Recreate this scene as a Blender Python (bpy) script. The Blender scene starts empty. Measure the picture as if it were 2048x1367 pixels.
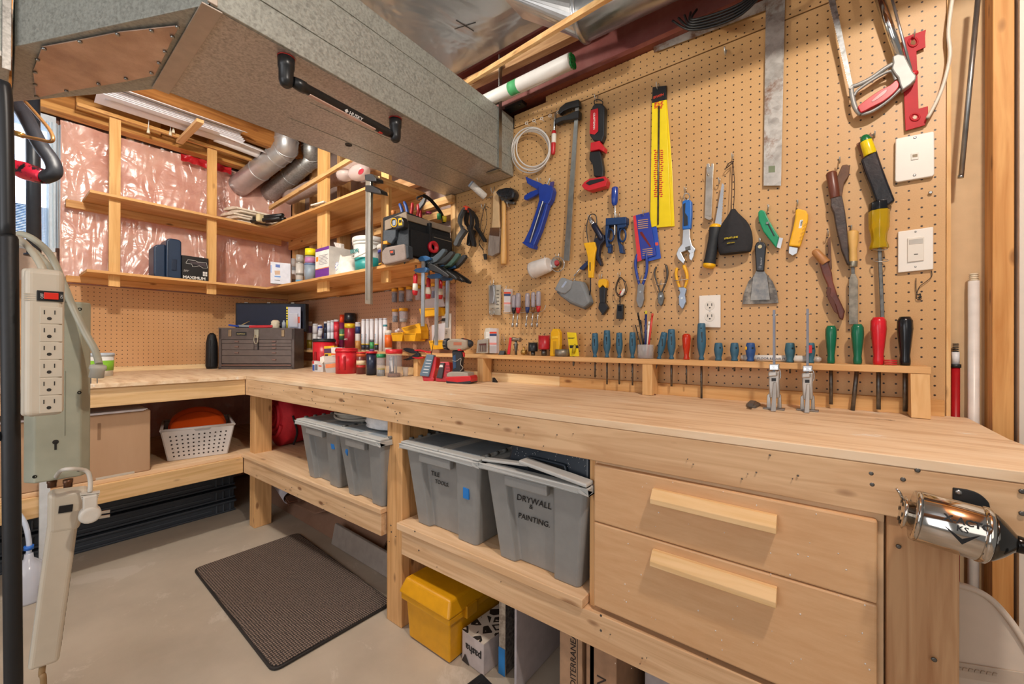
import bpy, bmesh, math, random
from mathutils import Vector as V, Matrix
R=random.Random(7)
S=bpy.context.scene; COL=S.collection; PI=math.pi
# ---------------------------------------------------------------- camera
CAM=V((3.54,-1.5615,1.0462)); YAW,PIT,ROL,F=2.2303,.0019,.0036,819.03
_f=V((math.cos(YAW)*math.cos(PIT),math.sin(YAW)*math.cos(PIT),math.sin(PIT)))
_r=V((math.sin(YAW),-math.cos(YAW),0)); _u=_r.cross(_f)
CR=_r*math.cos(ROL)+_u*math.sin(ROL); CU=-_r*math.sin(ROL)+_u*math.cos(ROL); CF=_f
cd=bpy.data.cameras.new('camera'); cam=bpy.data.objects.new('camera',cd); COL.objects.link(cam)
cd.sensor_width=36; cd.sensor_fit='HORIZONTAL'; cd.lens=36*F/2048; cd.clip_start=.02
cam.matrix_world=Matrix(((CR.x,CU.x,-CF.x,CAM.x),(CR.y,CU.y,-CF.y,CAM.y),(CR.z,CU.z,-CF.z,CAM.z),(0,0,0,1)))
S.camera=cam
# ---------------------------------------------------------------- light
S.view_settings.view_transform='Standard'; S.view_settings.look='None'; S.view_settings.gamma=1
S.view_settings.exposure=0.32
W=bpy.data.worlds.new('world'); S.world=W; W.use_nodes=True
W.node_tree.nodes['Background'].inputs[0].default_value=(1,.975,.95,1); W.node_tree.nodes['Background'].inputs[1].default_value=.17
def light(name,kind,loc,energy,color,size,target=None,sy=None):
    l=bpy.data.lights.new(name,kind); l.energy=energy; l.color=color
    if kind=='AREA':
        l.size=size
        if sy: l.shape='RECTANGLE'; l.size_y=sy
    else: l.shadow_soft_size=size
    o=bpy.data.objects.new(name,l); COL.objects.link(o); o.location=loc
    if target is not None: o.rotation_euler=(V(target)-V(loc)).to_track_quat('-Z','Y').to_euler()
    return o
light('bulb_by_wall','POINT',(3.95,-1.2,2.35),56,(1,.92,.82),.045)
light('bulb_by_duct','POINT',(1.6,-1.28,2.2),46,(1,.92,.82),.045)
light('room_fill','AREA',(4.6,-3.4,1.9),11,(1,.95,.9),1.6,(1.8,-.4,1.1))  # large soft fill added behind the camera, stands for no known lamp
light('room_fill_low','AREA',(2.6,-3.6,1.3),19,(.97,.97,1),1.6,(1.6,-.3,.8))  # second, lower fill, also added to lift the under-bench tones
# ---------------------------------------------------------------- photo geometry
def ray(px,py): return CF+CR*((px-1024)/F)+CU*((683.5-py)/F)
def at(px,py,a,v):
    d=ray(px,py); t=(v-CAM[a])/d[a]; return CAM+d*t
def wy(px,py,d=.012): return at(px,py,1,-d)      # a point d in front of the long wall
def wx(px,py,d=.012): return at(px,py,0,d)       # a point d in front of the short wall
def wz(px,py,z=.857): return at(px,py,2,z)       # a point at height z
def deep(px,py,t): return CAM+ray(px,py)*t
def mpp(P): return (V(P)-CAM).dot(CF)/F          # metres per photo pixel at a point
# ---------------------------------------------------------------- materials
MATS={}
def _new(n):
    m=bpy.data.materials.new(n); m.use_nodes=True; nt=m.node_tree; return m,nt,nt.nodes['Principled BSDF']
def N(nt,t,**k):
    n=nt.nodes.new(t)
    for a,b in k.items(): setattr(n,a,b)
    return n
def srgb(h):
    h=h.lstrip('#'); c=[int(h[i:i+2],16)/255 for i in (0,2,4)]
    return tuple((x/12.92 if x<=.04045 else ((x+.055)/1.055)**2.4) for x in c)+(1,)
def M(h,rough=.5,metal=0,bump=0,bs=120,var=.06,trans=0,alpha=1,coat=0,spec=.5,vs=30):
    key=(h,rough,metal,bump,bs,var,trans,alpha,coat,spec,vs)
    if key in MATS: return MATS[key]
    m,nt,b=_new('mat_'+h.strip('#')); L=nt.links; c=srgb(h)
    b.inputs['Roughness'].default_value=rough; b.inputs['Metallic'].default_value=metal
    b.inputs['Transmission Weight'].default_value=trans; b.inputs['Alpha'].default_value=alpha
    b.inputs['Coat Weight'].default_value=coat; b.inputs['Specular IOR Level'].default_value=spec
    b.inputs['Base Color'].default_value=c
    if var or bump:
        tc=N(nt,'ShaderNodeTexCoord')
    if var:
        n=N(nt,'ShaderNodeTexNoise'); n.inputs['Scale'].default_value=vs; n.inputs['Detail'].default_value=4; L.new(tc.outputs['Object'],n.inputs['Vector'])
        r=N(nt,'ShaderNodeMapRange'); r.inputs[1].default_value=.3; r.inputs[2].default_value=.7; r.inputs[3].default_value=1-var*1.6; r.inputs[4].default_value=1+var
        L.new(n.outputs[0],r.inputs[0])
        x=N(nt,'ShaderNodeMix',data_type='RGBA',blend_type='MULTIPLY'); x.inputs[0].default_value=1; x.inputs[6].default_value=c; L.new(r.outputs[0],x.inputs[7]); L.new(x.outputs[2],b.inputs['Base Color'])
    if bump:
        n=N(nt,'ShaderNodeTexNoise'); n.inputs['Scale'].default_value=bs; n.inputs['Detail'].default_value=5; L.new(tc.outputs['Object'],n.inputs['Vector'])
        u=N(nt,'ShaderNodeBump'); u.inputs['Strength'].default_value=bump; u.inputs['Distance'].default_value=.01; L.new(n.outputs[0],u.inputs['Height']); L.new(u.outputs[0],b.inputs['Normal'])
    MATS[key]=m; return m
def glass(h='#e8ecf0',a=.28,rough=.15):
    key=('glass',h,a,rough)
    if key in MATS: return MATS[key]
    m,nt,b=_new('clear_plastic'); b.inputs['Base Color'].default_value=srgb(h); b.inputs['Roughness'].default_value=rough; b.inputs['Alpha'].default_value=a; b.inputs['Specular IOR Level'].default_value=.8
    MATS[key]=m; return m
def emit(h,s=1):
    m,nt,b=_new('glow'); b.inputs['Emission Color'].default_value=srgb(h); b.inputs['Emission Strength'].default_value=s; b.inputs['Base Color'].default_value=srgb(h); return m
def wood(h,h2,axis='x',knots=.5,rough=.6,scale=1,key2=''):
    key=('wood',h,h2,axis,knots,rough,scale)
    if key in MATS: return MATS[key]
    m,nt,b=_new('pine'); L=nt.links; b.inputs['Roughness'].default_value=rough; b.inputs['Specular IOR Level'].default_value=.3
    tc=N(nt,'ShaderNodeTexCoord'); oi=N(nt,'ShaderNodeObjectInfo')
    ad=N(nt,'ShaderNodeVectorMath',operation='ADD'); L.new(tc.outputs['Object'],ad.inputs[0])
    sc=N(nt,'ShaderNodeVectorMath',operation='SCALE'); cb=N(nt,'ShaderNodeCombineXYZ')
    for i in range(3): L.new(oi.outputs['Random'],cb.inputs[i])
    L.new(cb.outputs[0],sc.inputs[0]); sc.inputs['Scale'].default_value=7; L.new(sc.outputs[0],ad.inputs[1])
    mp=N(nt,'ShaderNodeMapping'); L.new(ad.outputs[0],mp.inputs[0]); s=[22*scale]*3; s['xyz'.index(axis)]=1.3*scale; mp.inputs['Scale'].default_value=s
    n=N(nt,'ShaderNodeTexNoise'); n.inputs['Scale'].default_value=2.2; n.inputs['Detail'].default_value=6; n.inputs['Distortion'].default_value=.9; L.new(mp.outputs[0],n.inputs['Vector'])
    cr=N(nt,'ShaderNodeValToRGB'); cr.color_ramp.elements[0].position=.34; cr.color_ramp.elements[0].color=srgb(h2); cr.color_ramp.elements[1].position=.62; cr.color_ramp.elements[1].color=srgb(h); L.new(n.outputs[0],cr.inputs[0])
    mp2=N(nt,'ShaderNodeMapping'); L.new(ad.outputs[0],mp2.inputs[0]); s=[15*scale]*3; s['xyz'.index(axis)]=6*scale; mp2.inputs['Scale'].default_value=s
    vo=N(nt,'ShaderNodeTexVoronoi'); vo.inputs['Scale'].default_value=1; L.new(mp2.outputs[0],vo.inputs['Vector'])
    kr=N(nt,'ShaderNodeMapRange'); kr.inputs[1].default_value=.07; kr.inputs[2].default_value=.15; kr.inputs[3].default_value=knots; kr.inputs[4].default_value=0; L.new(vo.outputs['Distance'],kr.inputs[0])
    mx=N(nt,'ShaderNodeMix',data_type='RGBA'); mx.inputs[7].default_value=srgb('#6b3a1c'); L.new(kr.outputs[0],mx.inputs[0]); L.new(cr.outputs[0],mx.inputs[6]); L.new(mx.outputs[2],b.inputs['Base Color'])
    u=N(nt,'ShaderNodeBump'); u.inputs['Strength'].default_value=.15; u.inputs['Distance'].default_value=.003; L.new(n.outputs[0],u.inputs['Height']); L.new(u.outputs[0],b.inputs['Normal'])
    MATS[key]=m; return m
def pegmat(ax,x0,z0,h='#cea470',h2='#c39660'):
    m,nt,b=_new('pegboard'); L=nt.links; b.inputs['Roughness'].default_value=.45
    g=N(nt,'ShaderNodeNewGeometry'); sp=N(nt,'ShaderNodeSeparateXYZ'); L.new(g.outputs['Position'],sp.inputs[0])
    ds=[]
    for o,off in ((sp.outputs[ax],x0),(sp.outputs[2],z0)):
        a=N(nt,'ShaderNodeMath',operation='SUBTRACT'); L.new(o,a.inputs[0]); a.inputs[1].default_value=off
        p=N(nt,'ShaderNodeMath',operation='PINGPONG'); L.new(a.outputs[0],p.inputs[0]); p.inputs[1].default_value=.0127
        q=N(nt,'ShaderNodeMath',operation='POWER'); L.new(p.outputs[0],q.inputs[0]); q.inputs[1].default_value=2; ds.append(q)
    a=N(nt,'ShaderNodeMath',operation='ADD'); L.new(ds[0].outputs[0],a.inputs[0]); L.new(ds[1].outputs[0],a.inputs[1])
    r=N(nt,'ShaderNodeMapRange'); r.inputs[1].default_value=.0021**2; r.inputs[2].default_value=.0029**2; L.new(a.outputs[0],r.inputs[0])
    n=N(nt,'ShaderNodeTexNoise'); n.inputs['Scale'].default_value=350; n.inputs['Detail'].default_value=3; L.new(g.outputs['Position'],n.inputs['Vector'])
    n2=N(nt,'ShaderNodeTexNoise'); n2.inputs['Scale'].default_value=4; L.new(g.outputs['Position'],n2.inputs['Vector'])
    ma=N(nt,'ShaderNodeMath',operation='MULTIPLY_ADD'); L.new(n2.outputs[0],ma.inputs[0]); ma.inputs[1].default_value=.6; 
    mb=N(nt,'ShaderNodeMath',operation='MULTIPLY'); L.new(n.outputs[0],mb.inputs[0]); mb.inputs[1].default_value=.4; L.new(mb.outputs[0],ma.inputs[2])
    cr=N(nt,'ShaderNodeValToRGB'); cr.color_ramp.elements[0].position=.35; cr.color_ramp.elements[0].color=srgb(h2); cr.color_ramp.elements[1].position=.65; cr.color_ramp.elements[1].color=srgb(h); L.new(ma.outputs[0],cr.inputs[0])
    mx=N(nt,'ShaderNodeMix',data_type='RGBA'); mx.inputs[6].default_value=srgb('#2a160a'); L.new(r.outputs[0],mx.inputs[0]); L.new(cr.outputs[0],mx.inputs[7]); L.new(mx.outputs[2],b.inputs['Base Color'])
    return m
def galv(h='#9a9a94',h2='#7c7b74',metal=.85,rough=.38,scale=60,rust=0):
    key=('galv',h,h2,metal,rough,scale,rust)
    if key in MATS: return MATS[key]
    m,nt,b=_new('galvanised_steel'); L=nt.links; b.inputs['Metallic'].default_value=metal; 
    tc=N(nt,'ShaderNodeTexCoord'); v=N(nt,'ShaderNodeTexVoronoi'); v.inputs['Scale'].default_value=scale*1.8; v.inputs['Detail'].default_value=1; L.new(tc.outputs['Object'],v.inputs['Vector'])
    n=N(nt,'ShaderNodeTexNoise'); n.inputs['Scale'].default_value=scale*1.6; n.inputs['Detail'].default_value=5; L.new(tc.outputs['Object'],n.inputs['Vector'])
    a=N(nt,'ShaderNodeMath',operation='MULTIPLY_ADD'); sp=N(nt,'ShaderNodeSeparateColor'); L.new(v.outputs['Color'],sp.inputs[0]); L.new(sp.outputs[0],a.inputs[0]); a.inputs[1].default_value=.22
    mm=N(nt,'ShaderNodeMath',operation='MULTIPLY'); mm.inputs[1].default_value=.78; L.new(n.outputs[0],mm.inputs[0]); L.new(mm.outputs[0],a.inputs[2])
    cr=N(nt,'ShaderNodeValToRGB'); cr.color_ramp.elements[0].position=.3; cr.color_ramp.elements[0].color=srgb(h2); cr.color_ramp.elements[1].position=.7; cr.color_ramp.elements[1].color=srgb(h); L.new(a.outputs[0],cr.inputs[0])
    out=cr.outputs[0]
    if rust:
        n3=N(nt,'ShaderNodeTexNoise'); n3.inputs['Scale'].default_value=9; n3.inputs['Detail'].default_value=10; n3.inputs['Roughness'].default_value=.7; L.new(tc.outputs['Object'],n3.inputs['Vector'])
        rr=N(nt,'ShaderNodeMapRange'); rr.inputs[1].default_value=.52; rr.inputs[2].default_value=.62; rr.inputs[4].default_value=rust; L.new(n3.outputs[0],rr.inputs[0])
        mx=N(nt,'ShaderNodeMix',data_type='RGBA'); mx.inputs[7].default_value=srgb('#7a5238'); L.new(rr.outputs[0],mx.inputs[0]); L.new(out,mx.inputs[6]); out=mx.outputs[2]
    L.new(out,b.inputs['Base Color'])
    ro=N(nt,'ShaderNodeMapRange'); ro.inputs[3].default_value=rough-.08; ro.inputs[4].default_value=rough+.14; L.new(a.outputs[0],ro.inputs[0]); L.new(ro.outputs[0],b.inputs['Roughness'])
    MATS[key]=m; return m
def speck(h,h2,scale,lo,hi,rough=.6,bump=0,axis=None,metal=0,h3=None):
    m,nt,b=_new('mottled'); L=nt.links; b.inputs['Roughness'].default_value=rough; b.inputs['Metallic'].default_value=metal
    tc=N(nt,'ShaderNodeTexCoord'); n=N(nt,'ShaderNodeTexNoise'); n.inputs['Scale'].default_value=scale; n.inputs['Detail'].default_value=8; n.inputs['Roughness'].default_value=.65; src=tc.outputs['Object']
    if axis:
        mp=N(nt,'ShaderNodeMapping'); mp.inputs['Scale'].default_value=axis; L.new(src,mp.inputs[0]); src=mp.outputs[0]
    L.new(src,n.inputs['Vector'])
    cr=N(nt,'ShaderNodeValToRGB'); cr.color_ramp.elements[0].position=lo; cr.color_ramp.elements[0].color=srgb(h); cr.color_ramp.elements[1].position=hi; cr.color_ramp.elements[1].color=srgb(h2)
    if h3: e=cr.color_ramp.elements.new((lo+hi)/2); e.color=srgb(h3)
    L.new(n.outputs[0],cr.inputs[0]); L.new(cr.outputs[0],b.inputs['Base Color'])
    if bump:
        u=N(nt,'ShaderNodeBump'); u.inputs['Strength'].default_value=bump; u.inputs['Distance'].default_value=.02; L.new(n.outputs[0],u.inputs['Height']); L.new(u.outputs[0],b.inputs['Normal'])
    return m
# ---------------------------------------------------------------- mesh builder
def perp(d):
    d=d.normalized(); a=V((0,0,1)) if abs(d.z)<.9 else V((1,0,0)); x=d.cross(a).normalized(); return x,d.cross(x).normalized()
class MB:
    def __init__(s): s.v=[]; s.f=[]; s.m=[]; s.sm=[]; s.cur=0
    def mat(s,i): s.cur=i; return s
    def add(s,vs,fs,sm=False):
        o=len(s.v); s.v+= [V(p) for p in vs]; s.f+=[[o+i for i in f] for f in fs]; s.m+=[s.cur]*len(fs); s.sm+=[sm]*len(fs); return s
    def box(s,x0,x1,y0,y1,z0,z1):
        return s.hexa([(x0,y0,z0),(x1,y0,z0),(x1,y1,z0),(x0,y1,z0)],[(x0,y0,z1),(x1,y0,z1),(x1,y1,z1),(x0,y1,z1)])
    def hexa(s,a,b):
        return s.add(list(a)+list(b),[(0,1,2,3),(7,6,5,4),(0,4,5,1),(1,5,6,2),(2,6,7,3),(3,7,4,0)])
    def obox(s,c,sx,sy,sz,ex,ey,ez=None):
        ex=V(ex).normalized(); ey=V(ey); ey=(ey-ex*ey.dot(ex)).normalized(); ez=ex.cross(ey); c=V(c)
        f=lambda i,j,k:c+ex*sx*i/2+ey*sy*j/2+ez*sz*k/2
        return s.hexa([f(-1,-1,-1),f(1,-1,-1),f(1,1,-1),f(-1,1,-1)],[f(-1,-1,1),f(1,-1,1),f(1,1,1),f(-1,1,1)])
    def prism(s,pts,vec,sm=False):
        n=len(pts); vec=V(vec); a=[V(p) for p in pts]; b=[p+vec for p in a]
        return s.add(a+b,[list(range(n)),list(range(2*n-1,n-1,-1))]+[(i,(i+1)%n,n+(i+1)%n,n+i) for i in range(n)],sm)
    def out(s,px,d1,d0=.001,f=None):   # outline on the photo, front face d1 off the long wall, back face d0
        f=f or wy; p=[f(x,y,d1) for x,y in px]; ax={wy:1,wx:0,wz:2}[f]; v=V((0,0,0)); v[ax]={1:d1-d0,0:d0-d1,2:d0-d1}[ax]
        return s.prism(p,v)
    def tube(s,pts,r,n=8,cap=True,closed=False):
        pts=[V(p) for p in pts]; k=len(pts); rs=r if isinstance(r,(list,tuple)) else [r]*k
        vs=[]; fs=[]; x=None
        for i,p in enumerate(pts):
            if closed: d=pts[(i+1)%k]-pts[i-1]
            else: d=(pts[min(i+1,k-1)]-pts[max(i-1,0)])
            if d.length<1e-9: d=V((0,0,1))
            d.normalize()
            if x is None: x,y=perp(d)
            else:
                x=(x-d*x.dot(d)); x=x.normalized() if x.length>1e-6 else perp(d)[0]; y=d.cross(x)
            for j in range(n):
                a=2*PI*j/n; vs.append(p+(x*math.cos(a)+y*math.sin(a))*rs[i])
        for i in range(k if closed else k-1):
            i2=(i+1)%k
            for j in range(n): fs.append((i*n+j,i*n+(j+1)%n,i2*n+(j+1)%n,i2*n+j))
        s.add(vs,fs,True)
        if cap and not closed: s.add(vs[:n],[list(range(n))]); s.add(vs[-n:],[list(range(n))])
        return s
    def rod(s,p,q,r,r2=None,n=14): return s.tube([p,q],[r,r if r2 is None else r2],n)
    def lathe(s,p,axis,prof,n=24,sq=None):   # prof: (distance along axis, radius)
        p=V(p); d=V(axis).normalized(); x,y=perp(d); vs=[]; fs=[]
        if sq: x=V(sq[0]); y=V(sq[1])
        for t,r in prof:
            for j in range(n):
                a=2*PI*j/n; vs.append(p+d*t+(x*math.cos(a)+y*math.sin(a))*max(r,1e-5))
        for i in range(len(prof)-1):
            for j in range(n): fs.append((i*n+j,i*n+(j+1)%n,(i+1)*n+(j+1)%n,(i+1)*n+j))
        s.add(vs,fs,True); s.add(vs[:n],[list(range(n))]); s.add(vs[-n:],[list(range(n))]); return s
    def ball(s,c,rx,ry,rz,n=16,m=10):
        vs=[];fs=[]; c=V(c)
        for i in range(m+1):
            t=PI*i/m
            for j in range(n):
                a=2*PI*j/n; vs.append(c+V((rx*math.sin(t)*math.cos(a),ry*math.sin(t)*math.sin(a),rz*math.cos(t))))
        for i in range(m):
            for j in range(n): fs.append((i*n+j,i*n+(j+1)%n,(i+1)*n+(j+1)%n,(i+1)*n+j))
        return s.add(vs,fs,True)
    def grid(s,fn,nu,nv,sm=True):
        vs=[fn(i/nu,j/nv) for j in range(nv+1) for i in range(nu+1)]
        return s.add(vs,[(j*(nu+1)+i,j*(nu+1)+i+1,(j+1)*(nu+1)+i+1,(j+1)*(nu+1)+i) for j in range(nv) for i in range(nu)],sm)
    def build(s,name,mats,off=None,bev=0,seg=2,weld=True,solid=0,sub=0):
        me=bpy.data.meshes.new(name); o=off or V((0,0,0)); bm=bmesh.new(); bv=[bm.verts.new(p-o) for p in s.v]
        for f,mi,sm in zip(s.f,s.m,s.sm):
            try: bf=bm.faces.new([bv[i] for i in f]); bf.material_index=mi; bf.smooth=sm
            except Exception: pass
        if weld: bmesh.ops.remove_doubles(bm,verts=bm.verts,dist=1e-6)
        bmesh.ops.recalc_face_normals(bm,faces=bm.faces); bm.to_mesh(me); bm.free()
        for m in (mats if isinstance(mats,(list,tuple)) else [mats]): me.materials.append(m)
        ob=bpy.data.objects.new(name,me); COL.objects.link(ob)
        if solid: k=ob.modifiers.new('solid','SOLIDIFY'); k.thickness=solid
        if bev: k=ob.modifiers.new('bevel','BEVEL'); k.width=bev; k.segments=seg; k.limit_method='ANGLE'; k.angle_limit=.6
        if sub: k=ob.modifiers.new('sub','SUBSURF'); k.levels=sub; k.render_levels=sub
        return ob
def tag(o,label=None,cat=None,group=None,kind=None):
    for k,v in (('label',label),('category',cat),('group',group),('kind',kind)):
        if v: o[k]=v
    return o
class Thing:
    def __init__(s,name,label,cat,loc,group=None,rot=0):
        s.o=bpy.data.objects.new(name,None); s.o.empty_display_size=.02; COL.objects.link(s.o); s.L=V(loc); s.o.location=loc; tag(s.o,label,cat,group)
    def p(s,name,mb,mat,parent=None,bev=0,label=None,**k):
        ob=mb.build(name,mat,s.L,bev,**k); ob.parent=parent or s.o
        if label: ob['label']=label
        return ob
    def text(s,body,org,right,up,h,mat,parent=None,name='lettering',ext=.0003,shear=0,bold=0):
        ob=text_mesh(body,org,right,up,h,mat,name,s.L,ext,shear,bold); ob.parent=parent or s.o; return ob
def text_mesh(body,org,right,up,h,mat,name,off,ext=.0003,shear=0,bold=0):
    cu=bpy.data.curves.new('txt','FONT'); cu.body=body; cu.size=1; cu.extrude=ext/h; cu.shear=shear; cu.offset=bold; cu.resolution_u=2
    t=bpy.data.objects.new('txt',cu); COL.objects.link(t); bpy.context.view_layer.update()
    me=bpy.data.meshes.new_from_object(t); COL.objects.unlink(t); bpy.data.objects.remove(t); bpy.data.curves.remove(cu)
    r=V(right).normalized(); u=V(up); u=(u-r*u.dot(r)).normalized(); n=r.cross(u)
    mt=Matrix(((r.x,u.x,n.x,0),(r.y,u.y,n.y,0),(r.z,u.z,n.z,0),(0,0,0,1)))@Matrix.Scale(h*1.4,4)
    mt.translation=V(org)-off; me.transform(mt); me.name=name
    me.materials.clear(); me.materials.append(mat); ob=bpy.data.objects.new(name,me); COL.objects.link(ob); return ob
def solo(name,label,cat,mb,mat,group=None,bev=0,kind=None,**k):
    c=sum(mb.v,V((0,0,0)))/len(mb.v); c.z=min(p.z for p in mb.v)
    ob=mb.build(name,mat,c,bev,**k); ob.location=c; return tag(ob,label,cat,group,kind)
def struct(name,mb,mat,bev=0,**k):
    o=mb.build(name,mat,None,bev,**k); o['kind']='structure'; return o
def dup(root,delta=None,label=None,loc=None,rotz=None):
    r=root.copy(); COL.objects.link(r)
    if delta is not None: r.location=root.location+V(delta)
    if loc is not None: r.location=loc
    if rotz is not None: r.rotation_euler=(0,0,rotz)
    if label: r['label']=label
    for ch in list(root.children):
        c=ch.copy(); COL.objects.link(c); c.parent=r
        for g in list(ch.children): d=g.copy(); COL.objects.link(d); d.parent=c
    return r
def bez(pts,n=6,closed=False):       # catmull-rom
    P=[V(p) for p in pts]; k=len(P); o=[]
    for i in range(k if closed else k-1):
        if closed: a,b,c,d=P[i-1],P[i],P[(i+1)%k],P[(i+2)%k]
        else: a,b,c,d=P[max(i-1,0)],P[i],P[i+1],P[min(i+2,k-1)]
        for j in range(n):
            t=j/n; o.append(.5*((2*b)+(c-a)*t+(2*a-5*b+4*c-d)*t*t+(3*b-a-3*c+d)*t**3))
    if not closed: o.append(P[-1])
    return o
X,Y,Z=V((1,0,0)),V((0,1,0)),V((0,0,1))
# palette
PINE=('#e6bd84','#cf9c62'); PX=wood(*PINE,'x'); PY=wood(*PINE,'y'); PZ=wood(*PINE,'z')
PALEX=wood('#ecd0a2','#ddb886','x',.1); PLYX=wood('#e8c597','#cfa673','x',.35,scale=.6); PLYY=wood('#e8c597','#cfa673','y',.35,scale=.6)
OLDX=wood('#d8ad80','#bb8d60','x',.8); OLDZ=wood('#cf9a63','#b27c47','z',.8)
ORX=wood('#dca060','#c68645','x',.7,scale=.6); ORY=wood('#dca060','#c68645','y',.7,scale=.6)
CHROME=M('#d5d5d2',.13,1,var=0); STEEL=M('#a9aaa8',.32,1,var=.1); DSTEEL=M('#6f6d69',.42,.9,var=.2,vs=80); SILVER=M('#c2c3c4',.28,.9,var=.05)
BLACK=M('#17181a',.45); RUB=M('#222326',.65,bump=.1); RED=M('#c8202b',.38); WHITE=M('#e4e2dd',.45,var=.02); IVORY=M('#e3dccd',.4,var=.02)
YEL=M('#efb512',.4); BLUE=M('#1e3f93',.4); HOOK=M('#c9c9c4',.3,.8,var=0)
# ================================================================ the room
def fr(x): return -.61-.021*(3.8-x)          # front line of the long bench (it widens a little towards the corner)
# floor
fm,nt,b=_new('painted_concrete'); L=nt.links; b.inputs['Roughness'].default_value=.42; tc=N(nt,'ShaderNodeTexCoord')
n=N(nt,'ShaderNodeTexNoise'); n.inputs['Scale'].default_value=2.2; n.inputs['Detail'].default_value=9; n.inputs['Roughness'].default_value=.6; L.new(tc.outputs['Object'],n.inputs['Vector'])
cr=N(nt,'ShaderNodeValToRGB'); cr.color_ramp.elements[0].position=.35; cr.color_ramp.elements[0].color=srgb('#ada190'); cr.color_ramp.elements[1].position=.62; cr.color_ramp.elements[1].color=srgb('#c0b3a1'); L.new(n.outputs[0],cr.inputs[0])
n2=N(nt,'ShaderNodeTexNoise'); n2.inputs['Scale'].default_value=3.1; n2.inputs['Detail'].default_value=12; n2.inputs['Roughness'].default_value=.75; n2.inputs['Distortion'].default_value=.6
mp=N(nt,'ShaderNodeMapping'); mp.inputs['Location'].default_value=(3.1,1.7,0); L.new(tc.outputs['Object'],mp.inputs[0]); L.new(mp.outputs[0],n2.inputs['Vector'])
r=N(nt,'ShaderNodeMapRange'); r.inputs[1].default_value=.585; r.inputs[2].default_value=.63; r.inputs[4].default_value=.6; L.new(n2.outputs[0],r.inputs[0])
mx=N(nt,'ShaderNodeMix',data_type='RGBA'); mx.inputs[7].default_value=srgb('#cfc4b6'); L.new(r.outputs[0],mx.inputs[0]); L.new(cr.outputs[0],mx.inputs[6]); L.new(mx.outputs[2],b.inputs['Base Color'])
struct('floor',MB().box(-.3,4.8,-4.2,.3,-.1,0),fm)
# long wall: drywall sheet behind studs, and the tan drywall right of the pegboard
DRY=M('#cdb9a6',.8,bump=.03); BEI=M('#c9ab83',.75,var=.04)
struct('wall_back',MB().box(-.3,4.8,.09,.2,0,2.62),M('#a58f86',.8))
struct('trim_1',MB().box(3.62,3.98,.028,.04,0,2.3),BEI)
struct('wall_right',MB().box(3.897,4.7,-.052,.088,0,2.62),M('#ddd2c4',.6,var=.02))
def stud(x,y0=0.0,y1=.088,z0=.0,z1=2.6,w=.038): return solo('wall_stud','upright pine wall stud','stud',MB().box(x,x+w,y0,y1,z0,z1),PZ,'wall studs')
# corner / shelf zone studs on the long wall
for x,l in ((.02,'pine wall stud in the corner behind the spray cans'),(.31,'pine wall stud behind the purple and white carton'),(.72,'pine wall stud behind the orange spray bottle'),(1.13,'pine wall stud behind the white bucket'),(1.9,'pine wall stud at the left edge of the large pegboard')):
    o=MB().box(x,x+.038,.001,.088,1.3 if x<1.8 else .2,2.6); solo('wall_stud',l,'stud',o,PZ,bev=.001)
solo('wall_blocking','short pine blocking fixed level between studs above the tool bag','blocking',MB().box(1.17,1.9,.01,.085,1.75,1.79),PX)
solo('wall_stud','broad pine door stud at the right edge of the photo beside the white wall','stud',MB().box(3.857,3.892,-.04,.027,0,2.6),wood('#dba566','#c28649','z',.6),bev=.002)
# pegboards
PG=pegmat(0,3.763,.910-.000)
solo('pegboard','large tan pegboard sheet holding the hanging tools above the bench rail','pegboard',MB().box(1.945,3.783,0,.006,.80,2.075),PG)
solo('pegboard','narrow tan pegboard strip along the top of the wall under the red steel beam','pegboard',MB().box(2.52,3.783,-.001,.006,2.079,2.165).box(2.34,2.52,-.001,.006,2.079,2.138),pegmat(0,3.770,.920))
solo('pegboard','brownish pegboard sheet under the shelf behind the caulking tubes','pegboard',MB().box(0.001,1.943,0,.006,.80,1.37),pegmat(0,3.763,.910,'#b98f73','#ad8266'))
solo('pegboard','tan pegboard sheet on the short wall behind the metal tool chest','pegboard',MB().box(-.004,0,-1.6,-.001,.84,1.385),pegmat(1,-1.0751,.9135,'#cf9f70','#c4925f'))
solo('wall_edge_strip','pale wooden edge strip down the right side of the large pegboard','strip',MB().box(3.784,3.792,-.004,.028,.3,2.165),PZ)
# short wall: framing, pink insulation, plastic sheet, window
def puff(u,v): 
    y=-1.29+u*1.29; z=v
    return y,z
def insul(name,y0,y1,z0,z1,nu,nv,mat,amp,x0,seed,fr_=6):
    from mathutils import noise
    def fn(u,v):
        y=y0+(y1-y0)*u; z=z0+(z1-z0)*v; q=V((y*fr_,z*fr_,seed))
        e=min(1,8*min(u,1-u)+.3)
        return V((x0+amp*e*(noise.noise(q)+.5*noise.noise(q*2.3)),y,z))
    return MB().grid(fn,nu,nv)
PINK=speck('#d99c8d','#f8d2c2',5,.3,.7,.9,.35,h3='#f0bbaa')
tag(insul('',-1.29,.02,1.39,2.35,60,50,None,.03,-.045,1).build('insulation',PINK),'pink fibreglass insulation filling the short wall above the pegboard','insulation',None,'stuff')
tag(insul('',-2.2,.02,.02,.8,60,30,None,.02,-.04,4,5).build('insulation',PINK),'pink fibreglass insulation in the short wall below the bench','insulation',None,'stuff')
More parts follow.
